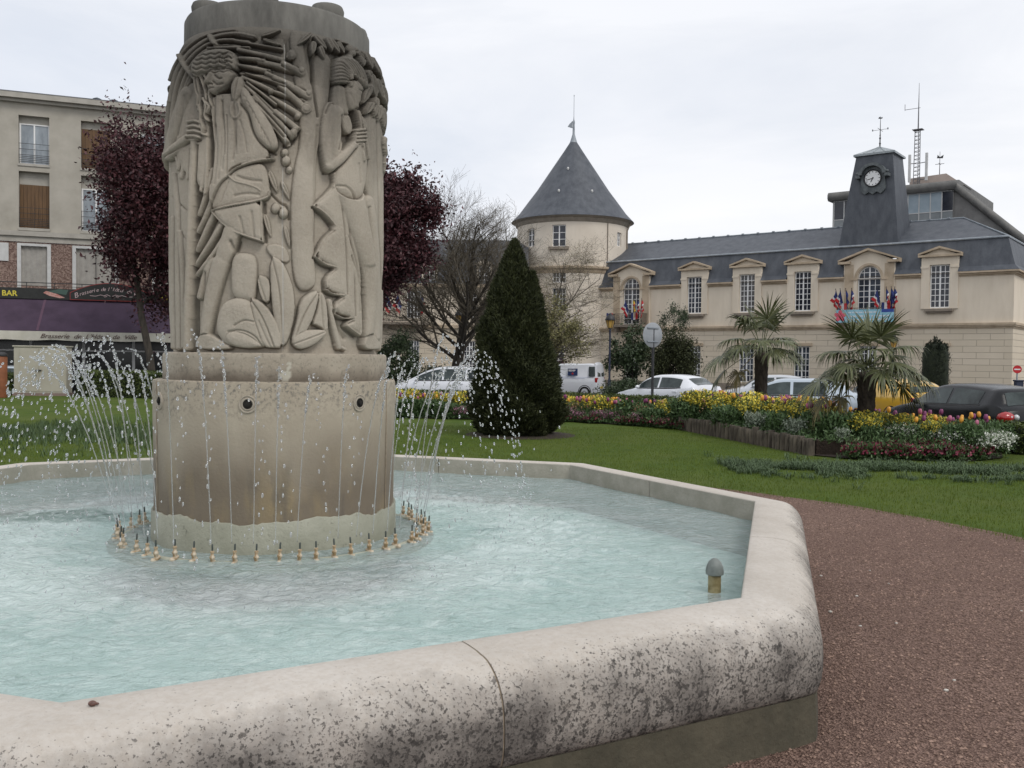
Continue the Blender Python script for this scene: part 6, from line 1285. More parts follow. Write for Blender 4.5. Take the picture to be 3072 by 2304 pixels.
# ---- palms
M['palm'] = mat('palm_leaf', (0.040, 0.052, 0.018), (0.135, 0.145, 0.060), 2.5, 0.45, island=True, p0=0.15, p1=0.85); M['palm_dry'] = mat('dry_palm_leaf', (0.085, 0.075, 0.028), (0.19, 0.155, 0.06), 2.5, 0.6, island=True)
M['palm_bark'] = mat('fibrous_palm_trunk', (0.018, 0.013, 0.010), (0.070, 0.055, 0.042), 14, 0.95, 0.03, 30, stretch=(1, 1, .35))
def frond(g, c, az, el, pl, bl, seed):
    mb = MB(); d = Vector((math.cos(az) * math.cos(el), math.sin(az) * math.cos(el), math.sin(el))); pts = []; q = c.copy(); dd = d.copy()
    for k in range(6): pts.append(q.copy()); dd = (dd + Vector((0, 0, -.10 if el < .9 else -.03))).normalized(); q = q + dd * pl / 5
    mb.tube(pts, [.014, .012, .010, .009, .008, .008], 5); hub = pts[-1]; side = dd.cross(Vector((0, 0, 1))); side = side.normalized() if side.length > .05 else Vector((1, 0, 0)); up = side.cross(dd).normalized(); n = 32
    for k in range(n):
        a = R_(-118 + 236 * k / (n - 1)) + g.gauss(0, .075); L_ = bl * (1 - .26 * abs(a / 2.2) ** 1.5) * g.uniform(.88, 1.08); v = (dd * math.cos(a) + side * math.sin(a)).normalized(); v = (v - up * .16 * math.cos(a * .7) + up * .20 * abs(math.sin(a))).normalized()
        wv = (side * math.cos(a) - dd * math.sin(a)).normalized(); p = hub.copy(); m_ = 7; vs = []; br = g.uniform(.35, .72); drp = g.uniform(.6, 1.5)
        for j in range(m_ + 1):
            s = j / m_; w = .0105 * (0.5 + 1.2 * min(s * 2.6, 1)) * (1 - max(0, (s - .5) / .5) ** 1.1 * .92); vs += [tuple(p - wv * w), tuple(p + up * w * .5), tuple(p + wv * w)]
            v = (v + Vector((0, 0, (-.02 - (.10 * drp if s > br else 0)) if el > 1.0 else (-.08 - (.62 * drp if s > br else 0))))).normalized(); p = p + v * L_ / m_
        mb.add(vs, [(3 * j, 3 * j + 1, 3 * j + 4, 3 * j + 3) for j in range(m_)] + [(3 * j + 1, 3 * j + 2, 3 * j + 5, 3 * j + 4) for j in range(m_)])
    return mb
def palm(u, y, zc, rtr, seed, label, pl=.62, bl=.72, nf=26, extra=()):
    g = random.Random(seed); p = at_y(u, 1150, y); t = empty('palm_tree', (p.x, y, 0), 0, label, 'palm tree'); mb = MB(); n = 26; vs = []; 
    zt = zc - .12
    for k in range(n + 1):
        z = zt * k / n
        for j in range(18): a = 2 * math.pi * j / 18; r = rtr * (.92 + .28 * min(1, k / n * 1.2)) * (1 + .09 * math.sin(5 * a + k * 1.9) + .07 * g.random()) * (1 if k < n else .45); vs.append((r * math.cos(a), r * math.sin(a), z))
    mb.add(vs, [(k * 18 + j, k * 18 + (j + 1) % 18, (k + 1) * 18 + (j + 1) % 18, (k + 1) * 18 + j) for k in range(n) for j in range(18)]); mb.build('trunk', M['palm_bark'], t, smooth=180)
    specs = [(k * 2.399 + g.random() * .4, R_(82 - 84 * (k / nf) ** .8) + g.gauss(0, .08), pl * g.uniform(.85, 1.15), bl * g.uniform(.9, 1.1)) for k in range(nf)] + list(extra)
    for k, (az, el, a, b_) in enumerate(specs):
        c = Vector((.05 * math.cos(az), .05 * math.sin(az), zc - .18 * max(0, (1 - el)) * .5)); f = frond(g, c, az, el, a, b_, seed + k); f.build('frond', M['palm_dry'] if (el < R_(-2) and k % 3 == 0) else M['palm'], t, smooth=180)
    return t
palm(2283, 21.5, 2.0, .125, 81, 'smaller palm with fan leaves in the flower bed behind the log edging', .60, .64, 19, [(R_(185), R_(5), .95, .80), (R_(170), R_(-18), 1.0, .75), (R_(195), R_(-30), .75, .7)])
palm(2600, 16.6, 1.60, .130, 82, 'larger nearer palm with drooping fan leaves beside the crimson flowers', .52, .64, 20, [(R_(182), R_(2), .85, .78), (R_(176), R_(-22), .9, .70), (R_(-4), R_(12), .75, .72), (R_(8), R_(-8), .7, .7), (R_(188), R_(-35), .65, .62)])

# ---- flower bed
front = [(-3.6, 24.6), (-1.2, 24.2), (1.4, 23.75), (3.0, 22.6), (4.03, 21.4), (5.25, 15.9), (5.75, 15.35), (7.6, 15.2), (8.5, 15.8)]
back = [(9.0, 16.8), (7.4, 18.3), (6.1, 19.7), (4.4, 23.1), (0.9, 25.2), (-3.6, 26.4)]
def bed_z(v): return v
mb = MB()
ring_ = front + back; cxb = sum(p[0] for p in ring_) / len(ring_)
mb.poly([(x, y, 0.02) for x, y in ring_]); q = [(4.2, 21.5), (5.36, 16.05), (5.8, 15.9), (7.4, 15.9), (7.0, 18.0), (5.8, 19.4), (4.5, 22.4)]; n = len(q)
mb.add([(x, y, .26) for x, y in q] + [(x + (x - 5.6) * .03, y, .02) for x, y in q], [tuple(range(n))] + [(i, (i + 1) % n, (i + 1) % n + n, i + n) for i in range(n)])
tag(mb.build('flower_bed_soil', M['soil']), kind='structure')
# log edging
le = empty('log_edging', (4.6, 18.8, 0), 0, 'row of upright weathered wooden logs edging the raised flower bed', 'log edging'); M['log'] = mat('weathered_log', (0.035, 0.028, 0.022), (0.15, 0.125, 0.095), 9, 0.95, 0.01, 30, stretch=(1, 1, .3))
A = Vector((4.00, 21.55, 0)); B = Vector((5.22, 15.95, 0)); nl = 38
for k in range(nl):
    p = A.lerp(B, k / (nl - 1)) + Vector((rnd.gauss(0, .008), 0, 0)); r = .066 + .007 * rnd.random(); h = .31 + rnd.gauss(0, .014); mb = MB(); mb.M = Matrix.Translation((p.x - 4.6, p.y - 18.8, 0)) @ Matrix.Rotation(rnd.gauss(0, .02), 4, 'X')
    mb.lathe([(r, -.02), (r * 1.01, h * .6), (r * .97, h - .01), (r * .85, h), (0.001, h + .002)], n=10); mb.build('log', M['log'], le, smooth=45)

def bed_pt(a, b_):      # a along 0..1, b across 0 front .. 1 back
    fx = np.interp(a, [0, .12, .25, .36, .45, .80, .84, .95, 1], [p[0] for p in front]); fy = np.interp(a, [0, .12, .25, .36, .45, .80, .84, .95, 1], [p[1] for p in front])
    bb_ = back[::-1]; bx = np.interp(a, [0, .22, .42, .62, .85, 1], [p[0] for p in bb_]); by = np.interp(a, [0, .22, .42, .62, .85, 1], [p[1] for p in bb_]); return fx + (bx - fx) * b_, fy + (by - fy) * b_
def bz(x, y): return .26 if (y < 21.8 and y > 15.5 and x > 4.0 + (21.5 - y) * .2) else .02
def bloom_clump(name, m, seed, r, h, n, size, leaf_m='herb', nleaf=500, ball=False, top=.5, lsize=.05):
    """plant clump of foliage (thing) with flower heads (part)"""
    g = np.random.default_rng(seed); t = empty(name)
    k = nleaf; a = g.random(k) * 6.283; rr_ = r * np.sqrt(g.random(k)); z = h * .9 * g.random(k) ** .8; P = np.stack([rr_ * np.cos(a), rr_ * np.sin(a), z], 1); V, Fq = leaf_cloud(P, lsize, .2, .35, drop=-.8, g=g); np_mesh('leaves', V, Fq, M[leaf_m], t)
    a = g.random(n) * 6.283; rr_ = r * np.sqrt(g.random(n)) * 1.02; z = h * (top + (1 - top) * g.random(n) ** .6) * (1 - .22 * (rr_ / r) ** 2); P = np.stack([rr_ * np.cos(a), rr_ * np.sin(a), z], 1)
    P = np.repeat(P, 3, 0) + g.normal(size=(3 * n, 3)) * size * .35; V, Fq = leaf_cloud(P, size, 1.0, .9, g=g); np_mesh('flowers', V, Fq, m, t); return t
M['yel'] = mat('yellow_petals', (0.60, 0.47, 0.04), (0.80, 0.70, 0.11), 3, 0.6, island=True); M['pink'] = mat('mauve_petals', (0.24, 0.09, 0.15), (0.42, 0.20, 0.29), 3, 0.6, island=True)
M['crim'] = mat('crimson_petals', (0.06, 0.006, 0.016), (0.20, 0.018, 0.045), 3, 0.6, island=True, c3=(0.36, 0.08, 0.13)); M['whi'] = mat('white_petals', (0.50, 0.53, 0.44), (0.74, 0.75, 0.68), 3, 0.6, island=True)
M['peach'] = mat('salmon_petals', (0.42, 0.20, 0.12), (0.60, 0.36, 0.22), 3, 0.6, island=True); M['silver'] = mat('silver_leaves', (0.17, 0.21, 0.15), (0.33, 0.37, 0.29), 3, 0.7, island=True)
protos = {'y': bloom_clump('yellow_wallflower', M['yel'], 1, .30, .62, 210, .034, nleaf=900), 'p': bloom_clump('mauve_flower', M['pink'], 2, .28, .30, 240, .022, nleaf=500), 'c': bloom_clump('crimson_primrose', M['crim'], 3, .20, .20, 90, .040, nleaf=420, lsize=.06),
          'w': bloom_clump('white_flower', M['whi'], 4, .42, .42, 620, .026, nleaf=900), 'g': bloom_clump('leafy_plant', M['herb'], 5, .26, .40, 10, .03, nleaf=900, lsize=.085), 's': bloom_clump('salmon_flower', M['peach'], 6, .24, .50, 60, .030, nleaf=620), 'v': bloom_clump('silvery_plant', M['silver'], 7, .22, .42, 30, .035, nleaf=420, leaf_m='silver', lsize=.07)}
info = {'y': ('clump of yellow wallflowers in the bed', 'flowers', 'yellow wallflowers in the bed'), 'p': ('low cushion of mauve flowers at the front of the bed', 'flowers', 'mauve flower cushions'), 'c': ('dark crimson primrose clump at the front edge of the bed', 'flowers', 'crimson primroses at the bed edge'),
        'w': ('mound of small white flowers at the right end of the bed', 'flowers', 'white flower mounds'), 'g': ('green leafy plant between the flowers of the bed', 'plant', 'leafy plants in the bed'), 's': ('tall clump with salmon flowers among the yellow wallflowers', 'flowers', 'salmon flowers in the bed'), 'v': ('pale silvery plant in the raised flower bed', 'plant', 'silvery plants in the bed')}
used = set()
def put(kind, x, y, z, s=1.0, label=None):
    if kind in 'ysgv': s *= float(np.interp(x, [5.6, 6.8], [1.0, .68])) * (.8 if kind == 'v' else 1)
    pr = protos[kind]; o = pr if kind not in used else copy_tree(pr, cm=CM); used.add(kind); o.location = (x, y, z); o.rotation_euler = (0, 0, rnd.random() * 6.28); o.scale = (s, s, s * rnd.uniform(.9, 1.12)); lb, ct_, gr = info[kind]; reg = 'left of the smaller palm' if x < 3.6 else 'near the smaller palm' if y > 19.5 else 'between the two palms' if y > 17.6 else 'round the larger palm' if x < 6.6 else 'at its right end'; tag(o, label or (lb + ', ' + reg), ct_, gr + ', ' + reg); return o
CM = {}
for x in bpy.data.objects:
    if x.parent: CM.setdefault(x.parent.name, []).append(x)
for k in range(350):
    a = rnd.random(); b_ = rnd.random(); x, y = bed_pt(a, b_); x = float(x); y = float(y); z = bz(x, y)
    if k < 150:                                   # back row yellow masses
        b_ = (.45 if a < .4 else .24) + (.45 if a < .4 else .62) * rnd.random(); x, y = map(float, bed_pt(a, b_)); 
        if ((math.sin(a * 30) > -.6 and a < .95) or a > .4) and project((x, y, .4))[0] < 2850: put('y', x, y, bz(x, y), rnd.uniform(.85, 1.12))
        elif rnd.random() < .5: put('g', x, y, bz(x, y), rnd.uniform(.9, 1.3))
    elif k < 180: b_ = .3 + .3 * rnd.random(); x, y = map(float, bed_pt(a, b_)); put('s', x, y, bz(x, y), rnd.uniform(.8, 1.1))
    elif k < 220: a = .02 + .36 * rnd.random(); b_ = .05 + .3 * rnd.random(); x, y = map(float, bed_pt(a, b_)); put('p' if a > .1 else 'g', x, y, bz(x, y), rnd.uniform(.9, 1.2))
    elif k < 282:
        if k % 3 == 0: a = .10 + .35 * rnd.random(); b_ = -.03 + .12 * rnd.random(); x, y = map(float, bed_pt(a, b_)); put('c', x, y, .02, rnd.uniform(.8, 1.1))
        else: a = .80 + .17 * rnd.random(); b_ = .0 + .28 * rnd.random(); x, y = map(float, bed_pt(a, b_)); put('c', x, y, .02 + .2 * max(0, b_), rnd.uniform(.9, 1.2))
    elif k < 320: b_ = .08 + .4 * rnd.random(); a = .36 + .6 * rnd.random(); x, y = map(float, bed_pt(a, b_)); put('g', x, y, bz(x, y), rnd.uniform(.8, 1.15))
    elif k < 332: a = .44 + .42 * rnd.random(); x, y = map(float, bed_pt(a, .12)); put('v', x, y, bz(x, y), rnd.uniform(.7, 1.1))
for x, y, s in ((8.1, 15.75, 1.1), (7.7, 15.9, 1.0), (8.4, 15.95, .9), (7.1, 16.5, .95), (7.4, 16.9, .9), (7.9, 16.3, .9)): put('w', x, y, .02 if s > 1 else .12, s)
# tulips
def tulip(c1, name):
    t = empty(name); mb = MB(); mb.tube([(0, 0, 0), (.01, .005, .25), (.0, .0, .44)], [.006, .005, .005], 5); mb.build('stem', M['herb'], t, smooth=180)
    mb = MB(); mb.lathe([(.004, .43), (.026, .445), (.036, .475), (.035, .505), (.026, .535), (.016, .545)], n=10); mb.build('flower_head', c1, t, smooth=180)
    mb = MB()
    for k in range(4):
        a = k * 1.7; pts = [(0, 0, .01), (.04, .02, .14), (.075, .03, .26), (.11, .04, .30)]; vs = []
        for i, (x, y, z) in enumerate(pts): w = (.018, .024, .018, .002)[i]; vs += [(x * math.cos(a) - w * math.sin(a), x * math.sin(a) + w * math.cos(a), z), (x * math.cos(a) + w * math.sin(a), x * math.sin(a) - w * math.cos(a), z)]
        mb.add(vs, [(2 * i, 2 * i + 1, 2 * i + 3, 2 * i + 2) for i in range(3)])
    mb.build('leaf', M['herb'], t); return t
tp = [(tulip(mat('plum_tulip', (0.13, 0.02, 0.08), (0.28, 0.06, 0.17), 6, .5), 'tulip'), 'plum purple tulip on a green stem in the bed'), (tulip(mat('orange_tulip', (0.62, 0.22, 0.03), (0.80, 0.45, 0.06), 6, .5), 'tulip'), 'orange and yellow tulip on a green stem in the bed'), (tulip(mat('rose_tulip', (0.38, 0.08, 0.17), (0.52, 0.17, 0.26), 6, .5), 'tulip'), 'rose pink tulip on a green stem in the bed')]
CM = {}
for x in bpy.data.objects:
    if x.parent: CM.setdefault(x.parent.name, []).append(x)
fst = [True] * 3
for k in range(285):
    a = rnd.random() * .99; b_ = .22 + .7 * rnd.random() if a < .9 else .2 + .8 * rnd.random(); x, y = map(float, bed_pt(a, b_)); i = rnd.choice((0, 0, 0, 1, 1, 2)); pr, lb = tp[i]
    o = pr if fst[i] else copy_tree(pr, cm=CM); fst[i] = False; o.location = (x, y, bz(x, y) + (.10 if x < 6.3 else -.06)); o.rotation_euler = (rnd.gauss(0, .07), rnd.gauss(0, .07), rnd.random() * 6.28); s = rnd.uniform(.85, 1.1); o.scale = (s, s, s * .98); reg = 'left of the smaller palm' if x < 3.6 else 'near the smaller palm' if y > 19.5 else 'between the two palms' if y > 17.6 else 'round the larger palm' if x < 6.6 else 'at its right end'; tag(o, lb + ', ' + reg, 'tulip', lb.split(' on ')[0].replace('tulip', 'tulips in the bed') + ', ' + reg)
# filler foliage so the bed closes
g = np.random.default_rng(99); n = 26000; aa = g.random(n); bb2 = g.random(n) * .98; X, Y = bed_pt(aa, bb2); Z = np.array([bz(x, y) for x, y in zip(X, Y)]) + .32 * g.random(n) * np.clip(bb2 * 4, .2, 1); V, Fq = leaf_cloud(np.stack([X, Y, Z], 1), .075, .2, .32, drop=-.8, g=g); tag(np_mesh('bed_foliage', V, Fq, M['herb']), 'green leaves filling the flower bed between the blooms', 'foliage', kind='stuff')

# ---- grass: mown blades and the rough strip
def blades(n, xr, yr, h0, h1, w, m, seed, cond, name, label, lean=.35, zf=0.0):
    g = np.random.default_rng(seed); X = xr[0] + (xr[1] - xr[0]) * g.random(n); Y = yr[0] + (yr[1] - yr[0]) * g.random(n); ok = cond(X, Y, g); X = X[ok]; Y = Y[ok]; n = len(X); a = g.random(n) * 6.283; h = h0 + (h1 - h0) * g.random(n); l = h * lean * g.random(n); b_ = g.random(n) * 6.283
    P0 = np.stack([X - w * np.cos(a), Y - w * np.sin(a), np.full(n, zf)], 1); P1 = np.stack([X + w * np.cos(a), Y + w * np.sin(a), np.full(n, zf)], 1); P2 = np.stack([X + l * np.cos(b_), Y + l * np.sin(b_), zf + h], 1)
    return tag(np_mesh(name, np.stack([P0, P1, P2], 1).reshape(-1, 3), np.arange(3 * n).reshape(-1, 3), m), label, 'grass', kind='stuff')
M['blade'] = mat('grass_blades', (0.050, 0.084, 0.009), (0.160, 0.205, 0.030), .5, .7, island=True, p0=.1, p1=.9, spec=.2)
blades(330000, (-13, 12), (5, 22), .015, .045, .0035, M['blade'], 5, lambda X, Y, g: (np.hypot(X - BC[0] - .1, Y - BC[1]) > 6.62 + .03 * g.random(len(X))) & (g.random(len(X)) < np.clip(13 / Y, .35, 1)) & (X < .62 * Y + 1) & (X > -.62 * Y - 1) & ((X < 3.9 - 0) | (Y < 21 - (X - 4) * 4.4) | (Y < 15.2)), 'grass', 'short mown green grass covering the lawn around the basin')
M['rough'] = mat('rough_grass', (0.035, 0.068, 0.022), (0.10, 0.15, 0.065), 1.5, .7, island=True, p0=.1, p1=.9, c3=(0.17, 0.21, 0.12))
def strip(X, Y, g):
    t = np.clip((X - 2.2) / 6.6, 0, 1); yc = 14.25 - .9 * t; return (np.abs(Y - yc) < .50 * (1 - .25 * t) + .2 * np.sin(X * 3) * .6) & (X > 2.2) & (X < 8.8) & (vnoise(X * 3, Y * 4) > .25)
g = np.random.default_rng(8); tufts = []
for k in range(2300):
    x = 3.3 + 5.3 * g.random(); y = 14.25 - .9 * np.clip((x - 2.2) / 6.6, 0, 1) + g.normal() * .50
    if vnoise(np.array(x * 1.7), np.array(y * 2.5)) < .42: continue
    nb_ = 12; a = g.random(nb_) * 6.283; L_ = .06 + .17 * g.random(nb_) * g.random(); w = .0045
    for i in range(nb_):
        dx, dy = math.cos(a[i]), math.sin(a[i]); L1 = L_[i]; ox, oy = x + .03 * g.normal(), y + .03 * g.normal()
        tufts.append([(ox - dy * w, oy + dx * w, 0), (ox + dy * w, oy - dx * w, 0), (ox + dx * L1 * .35 + dy * w, oy + dy * L1 * .35 - dx * w, L1 * .62), (ox + dx * L1 * .35 - dy * w, oy + dy * L1 * .35 + dx * w, L1 * .62)])
        tufts.append([(ox + dx * L1 * .35 - dy * w, oy + dy * L1 * .35 + dx * w, L1 * .62), (ox + dx * L1 * .35 + dy * w, oy + dy * L1 * .35 - dx * w, L1 * .62), (ox + dx * L1 * .95, oy + dy * L1 * .95, L1 * .45), (ox + dx * L1 * .9, oy + dy * L1 * .9, L1 * .47)])
V = np.array(tufts).reshape(-1, 3); tag(np_mesh('long_grass', V, np.arange(len(V)).reshape(-1, 4), M['rough']), 'strip of longer bluish tufted grass on the lawn before the crimson flowers', 'grass', kind='stuff')
g = np.random.default_rng(18); tufts = []
for k in range(1500):
    x = -11 + 6.5 * g.random(); y = 19 - 1.0 * (x + 11) / 6 + g.normal() * 1.6; nb_ = 8
    for i in range(nb_):
        a = g.random() * 6.283; dx, dy = math.cos(a), math.sin(a); L1 = .07 + .13 * g.random(); w = .006; ox, oy = x + .05 * g.normal(), y + .05 * g.normal(); tufts.append([(ox - dy * w, oy + dx * w, 0), (ox + dy * w, oy - dx * w, 0), (ox + dx * L1 * .5, oy + dy * L1 * .5, L1 * .8), (ox + dx * L1 * .5, oy + dy * L1 * .5, L1 * .81)])
V = np.array(tufts).reshape(-1, 3); tag(np_mesh('long_grass', V, np.arange(len(V)).reshape(-1, 4), M['rough']), 'patch of longer dark tufted grass on the lawn behind the left jets', 'grass', kind='stuff')
# ================================================================== vehicles
def catm(xs_, vals, x): return np.interp(x, xs_, vals)
def smooth_interp(xs_, ys_, x):
    xs_ = np.array(xs_, float); ys_ = np.array(ys_, float); m = np.gradient(ys_, xs_); i = np.clip(np.searchsorted(xs_, x) - 1, 0, len(xs_) - 2); h = xs_[i + 1] - xs_[i]; t = (x - xs_[i]) / h
    return (2 * t ** 3 - 3 * t ** 2 + 1) * ys_[i] + (t ** 3 - 2 * t ** 2 + t) * h * m[i] + (-2 * t ** 3 + 3 * t ** 2) * ys_[i + 1] + (t ** 3 - t ** 2) * h * m[i + 1]
def paint(name, c, metal=0.0, rough=0.28): return mat(name, c, tuple(min(1, x * 1.06) for x in c), 2, rough, metal=metal, spec=0.6, coat=0.5)
M['carglass'] = mat('tinted_car_glass', (0.012, 0.018, 0.018), (0.075, 0.095, 0.095), 1.6, 0.10, spec=0.30); M['trim'] = mat('black_plastic', (0.012, 0.012, 0.013), (0.025, 0.025, 0.026), 9, .6); M['taillight'] = mat('red_tail_lamp', (0.30, 0.008, 0.01), (0.42, 0.02, 0.02), 6, .2, coat=.5)
M['headlight'] = mat('clear_lamp', (0.45, 0.47, 0.48), (0.7, 0.72, 0.72), 9, .1, coat=.5); M['plate'] = mat('yellow_plate', (0.55, 0.42, 0.06), None, 5, .5); M['chrome'] = mat('wheel_alloy', (0.35, 0.35, 0.36), (0.5, 0.5, 0.5), 4, .3, metal=.7)
def car(label, cat_, color, L, W, st, loc, rz, name='car', sidewins=((1.35, 2.1), (2.2, 3.0)), ws=(1.0, 1.7), rw=(3.3, 3.7), group=None, wheels=(.75, 3.2), wheel_r=.31, taily=.80, bars=False, tail_round=False, rearglass=True):
    """st: stations (x from nose, half width, belt z, top z, half width of top)"""
    t = empty(name, loc, rz, label, cat_, group); X = [s[0] for s in st]; xs_ = np.unique(np.concatenate([np.linspace(X[0], X[-1], 44), X])); f = lambda i, x: smooth_interp(X, [s[i] for s in st], x)
    def sect(x):
        w, zb_, zt, wt = f(1, x), f(2, x), f(3, x), f(4, x); return [(0, .20), (w * .86, .20), (w * .97, .28), (w, .45), (w * 1.0, zb_ * .78), (w * .975, zb_ - .03), (w * .94, zb_ + .005), (wt + .02, zt - .055), (wt - .06, zt - .012), (wt * .55, zt + .012), (0, zt + .02)]
    V = []; m_ = 11
    for x in xs_:
        s = sect(x); V += [(x, -y, z) for y, z in s] + [(x, y, z) for y, z in s[-2:0:-1]]
    k_ = 2 * m_ - 2; Fs = [(i * k_ + j, i * k_ + (j + 1) % k_, (i + 1) * k_ + (j + 1) % k_, (i + 1) * k_ + j) for i in range(len(xs_) - 1) for j in range(k_)]; Fs += [tuple(range(k_ - 1, -1, -1)), tuple((len(xs_) - 1) * k_ + j for j in range(k_))]
    mb = MB(); mb.add(V, Fs); mb.build('body', color, t, smooth=38)
    band = lambda x, tt, s: (lambda c: (x, s * (c[6][0] + (c[7][0] - c[6][0]) * tt + .006), c[6][1] + (c[7][1] - c[6][1]) * tt))(sect(x))
    for s in (-1, 1):
        for a, b_ in sidewins:
            n = 10; q = np.linspace(a, b_, n); V = [band(x, .10, s) for x in q] + [band(x, .93, s) for x in q]; mb = MB(); mb.add(V, [(i, i + 1, i + 1 + n, i + n) if s < 0 else (i + n, i + 1 + n, i + 1, i) for i in range(n - 1)]); mb.build('side_window', M['carglass'], t, smooth=180)
        mb = MB(); q = np.linspace(sidewins[0][0] - .05, sidewins[-1][1] + .05, 16); V = [band(x, -.02, s) for x in q] + [band(x, .08, s) for x in q]; mb.add(V, [(i, i + 1, i + 17, i + 16) for i in range(15)]); mb.build('window_trim', M['trim'], t)
        mx_ = sidewins[0][0] + .08; c = sect(mx_); mb = MB(); mb.ball((mx_, s * (c[6][0] + .12), c[6][1] + .06), .085, 10, .8, 1.1, .75); mb.build('mirror', color, t, smooth=180)
        for a, b_ in sidewins:
            c = sect(b_ - .12); mb = MB(); mb.box(b_ - .28, b_ - .08, *sorted((s * (c[4][0] + .0), s * (c[4][0] + .03))), c[5][1] - .10, c[5][1] - .07); mb.build('door_handle', color if not bars else M['trim'], t)
    def topq(x, s): 
        c = sect(x); y = s * (c[8][0] + .01); i_ = np.interp(abs(y), [0, c[9][0], c[8][0] + .02], [c[10][1], c[9][1], c[8][1] - .004]); return (x, y, i_)
    for nm, (a, b_) in (('windscreen', ws),) + ((('rear_window', rw),) if rearglass else ()):
        n, k = 9, 9; V = []
        for x in np.linspace(a, b_, n):
            for s in np.linspace(-.92, .92, k): p = topq(x, s); V.append((p[0] + (-.008 if nm == 'windscreen' else .008), p[1], p[2] + .008))
        mb = MB(); mb.add(V, [(i * k + j, i * k + j + 1, (i + 1) * k + j + 1, (i + 1) * k + j) for i in range(n - 1) for j in range(k - 1)]); mb.build(nm, M['carglass'], t, smooth=180)
    for x in wheels:
        for s in (-1, 1):
            w = f(1, x); mb = MB(); mb.M = Matrix.Translation((x, s * (w - .10), wheel_r)) @ Matrix.Rotation(R_(90 * -s), 4, 'X'); mb.lathe([(wheel_r * .6, -.08), (wheel_r * .96, -.09), (wheel_r, -.05), (wheel_r, .08), (wheel_r * .95, .11), (wheel_r * .64, .11)], n=26); wh = mb.build('wheel', M['rubber'], t, smooth=40)
            mb = MB(); mb.M = Matrix.Translation((x, s * (w - .10), wheel_r)) @ Matrix.Rotation(R_(90 * -s), 4, 'X'); mb.lathe([(.001, .07), (.06, .10), (wheel_r * .5, .07), (wheel_r * .66, .112), (wheel_r * .66, .05)], n=20); mb.build('rim', M['chrome'], wh, smooth=40)
            mb = MB(); mb.M = Matrix.Translation((x, s * (w + .001), wheel_r + .02)) @ Matrix.Rotation(R_(90 * -s), 4, 'X'); mb.lathe([(.001, -.03), (wheel_r * 1.14, -.03), (wheel_r * 1.15, .003), (wheel_r * 1.03, .004)], n=26); mb.build('wheel_arch', M['trim'], t)
    Lx = X[-1]; 
    for s in (-1, 1):
        w = f(1, Lx - .06); mb = MB()
        if tail_round:
            mb.ball((Lx - .13, s * (w - .10), taily), .12, 12, 1.15, 1.55, 1.0); tl = mb.build('tail_light', M['taillight'], t, smooth=180)
            for j, yy_ in enumerate((.0, .14)): q = MB(); q.ball((Lx - .06 + .02 * j, s * (w - .16 - yy_ + .03), taily + .005), .062, 12, 1, 1, 1); q.build('lamp_ring', M['headlight'], tl, smooth=180)
        else: mb.box(Lx - .16, Lx - .015, *sorted((s * (w - .20), s * (w + .012))), taily - .12, taily + .14); mb.build('tail_light', M['taillight'], t, bevel=.02)
        w = f(1, .15); mb = MB(); mb.ball((.20, s * (w - .16), .66), .10, 12, 1.7, 1.35, .8); mb.build('headlight', M['headlight'], t, smooth=180)
    mb = MB(); mb.box(Lx - .02, Lx + .03, -.26, .26, .50, .61); mb.build('number_plate', M['plate'], t)
    mb = MB(); mb.box(Lx - .06, Lx + .05, -f(1, Lx - .1) * .9, f(1, Lx - .1) * .9, .28, .46); mb.build('bumper', color, t, bevel=.03)
    return t
hatch = [(0, .60, .55, .60, .50), (.10, .70, .66, .70, .60), (.5, .80, .80, .82, .66), (.95, .83, .90, .95, .64), (1.30, .83, .93, 1.20, .60), (1.70, .83, .94, 1.38, .57), (2.2, .83, .95, 1.43, .57), (2.8, .83, .97, 1.415, .56), (3.2, .82, 1.0, 1.34, .55), (3.5, .80, 1.02, 1.17, .55), (3.72, .76, .97, 1.02, .58), (3.83, .70, .62, .66, .60)]
def car_at(u_front, u_rear, y, L, flip): pass
# white small hatchback facing left, seen from its left rear
white = paint('white_car_paint', (0.68, 0.70, 0.74)); 
p = at_y(1893, 1150, 31.3); car('small white hatchback parked behind the yellow flowers and round sign', 'car', white, 3.83, 1.65, hatch, (4.27, 33.96, road_z(31)), R_(-50), ws=(.98, 1.62), sidewins=((1.25, 2.12), (2.20, 3.12)), rw=(3.24, 3.66), wheels=(.72, 3.12))
# black hatchback, front right of the picture
mega = [(0, .60, .60, .66, .52), (.12, .72, .70, .76, .62), (.6, .84, .86, .90, .70), (1.05, .88, .95, 1.0, .68), (1.5, .88, .98, 1.25, .63), (1.95, .88, .99, 1.42, .60), (2.5, .88, 1.0, 1.46, .60), (3.1, .88, 1.02, 1.44, .60), (3.5, .87, 1.05, 1.40, .60), (3.78, .86, 1.08, 1.34, .60), (3.95, .84, 1.05, 1.08, .66), (4.10, .82, .95, .98, .72), (4.21, .78, .70, .74, .68)]
blk = paint('black_car_paint', (0.014, 0.015, 0.017), rough=.25); blk.node_tree.nodes['Principled BSDF'].inputs['Coat Weight'].default_value = .04; blk.node_tree.nodes['Principled BSDF'].inputs['Specular IOR Level'].default_value = .22
car('black hatchback with round rear lamps parked at the right edge', 'car', blk, 4.21, 1.76, mega, (9.64, 22.3, road_z(20)), R_(-78), ws=(1.08, 1.85), sidewins=((1.55, 2.45), (2.53, 3.42)), rw=(3.80, 3.965), wheels=(.82, 3.42), taily=.84, tail_round=True)
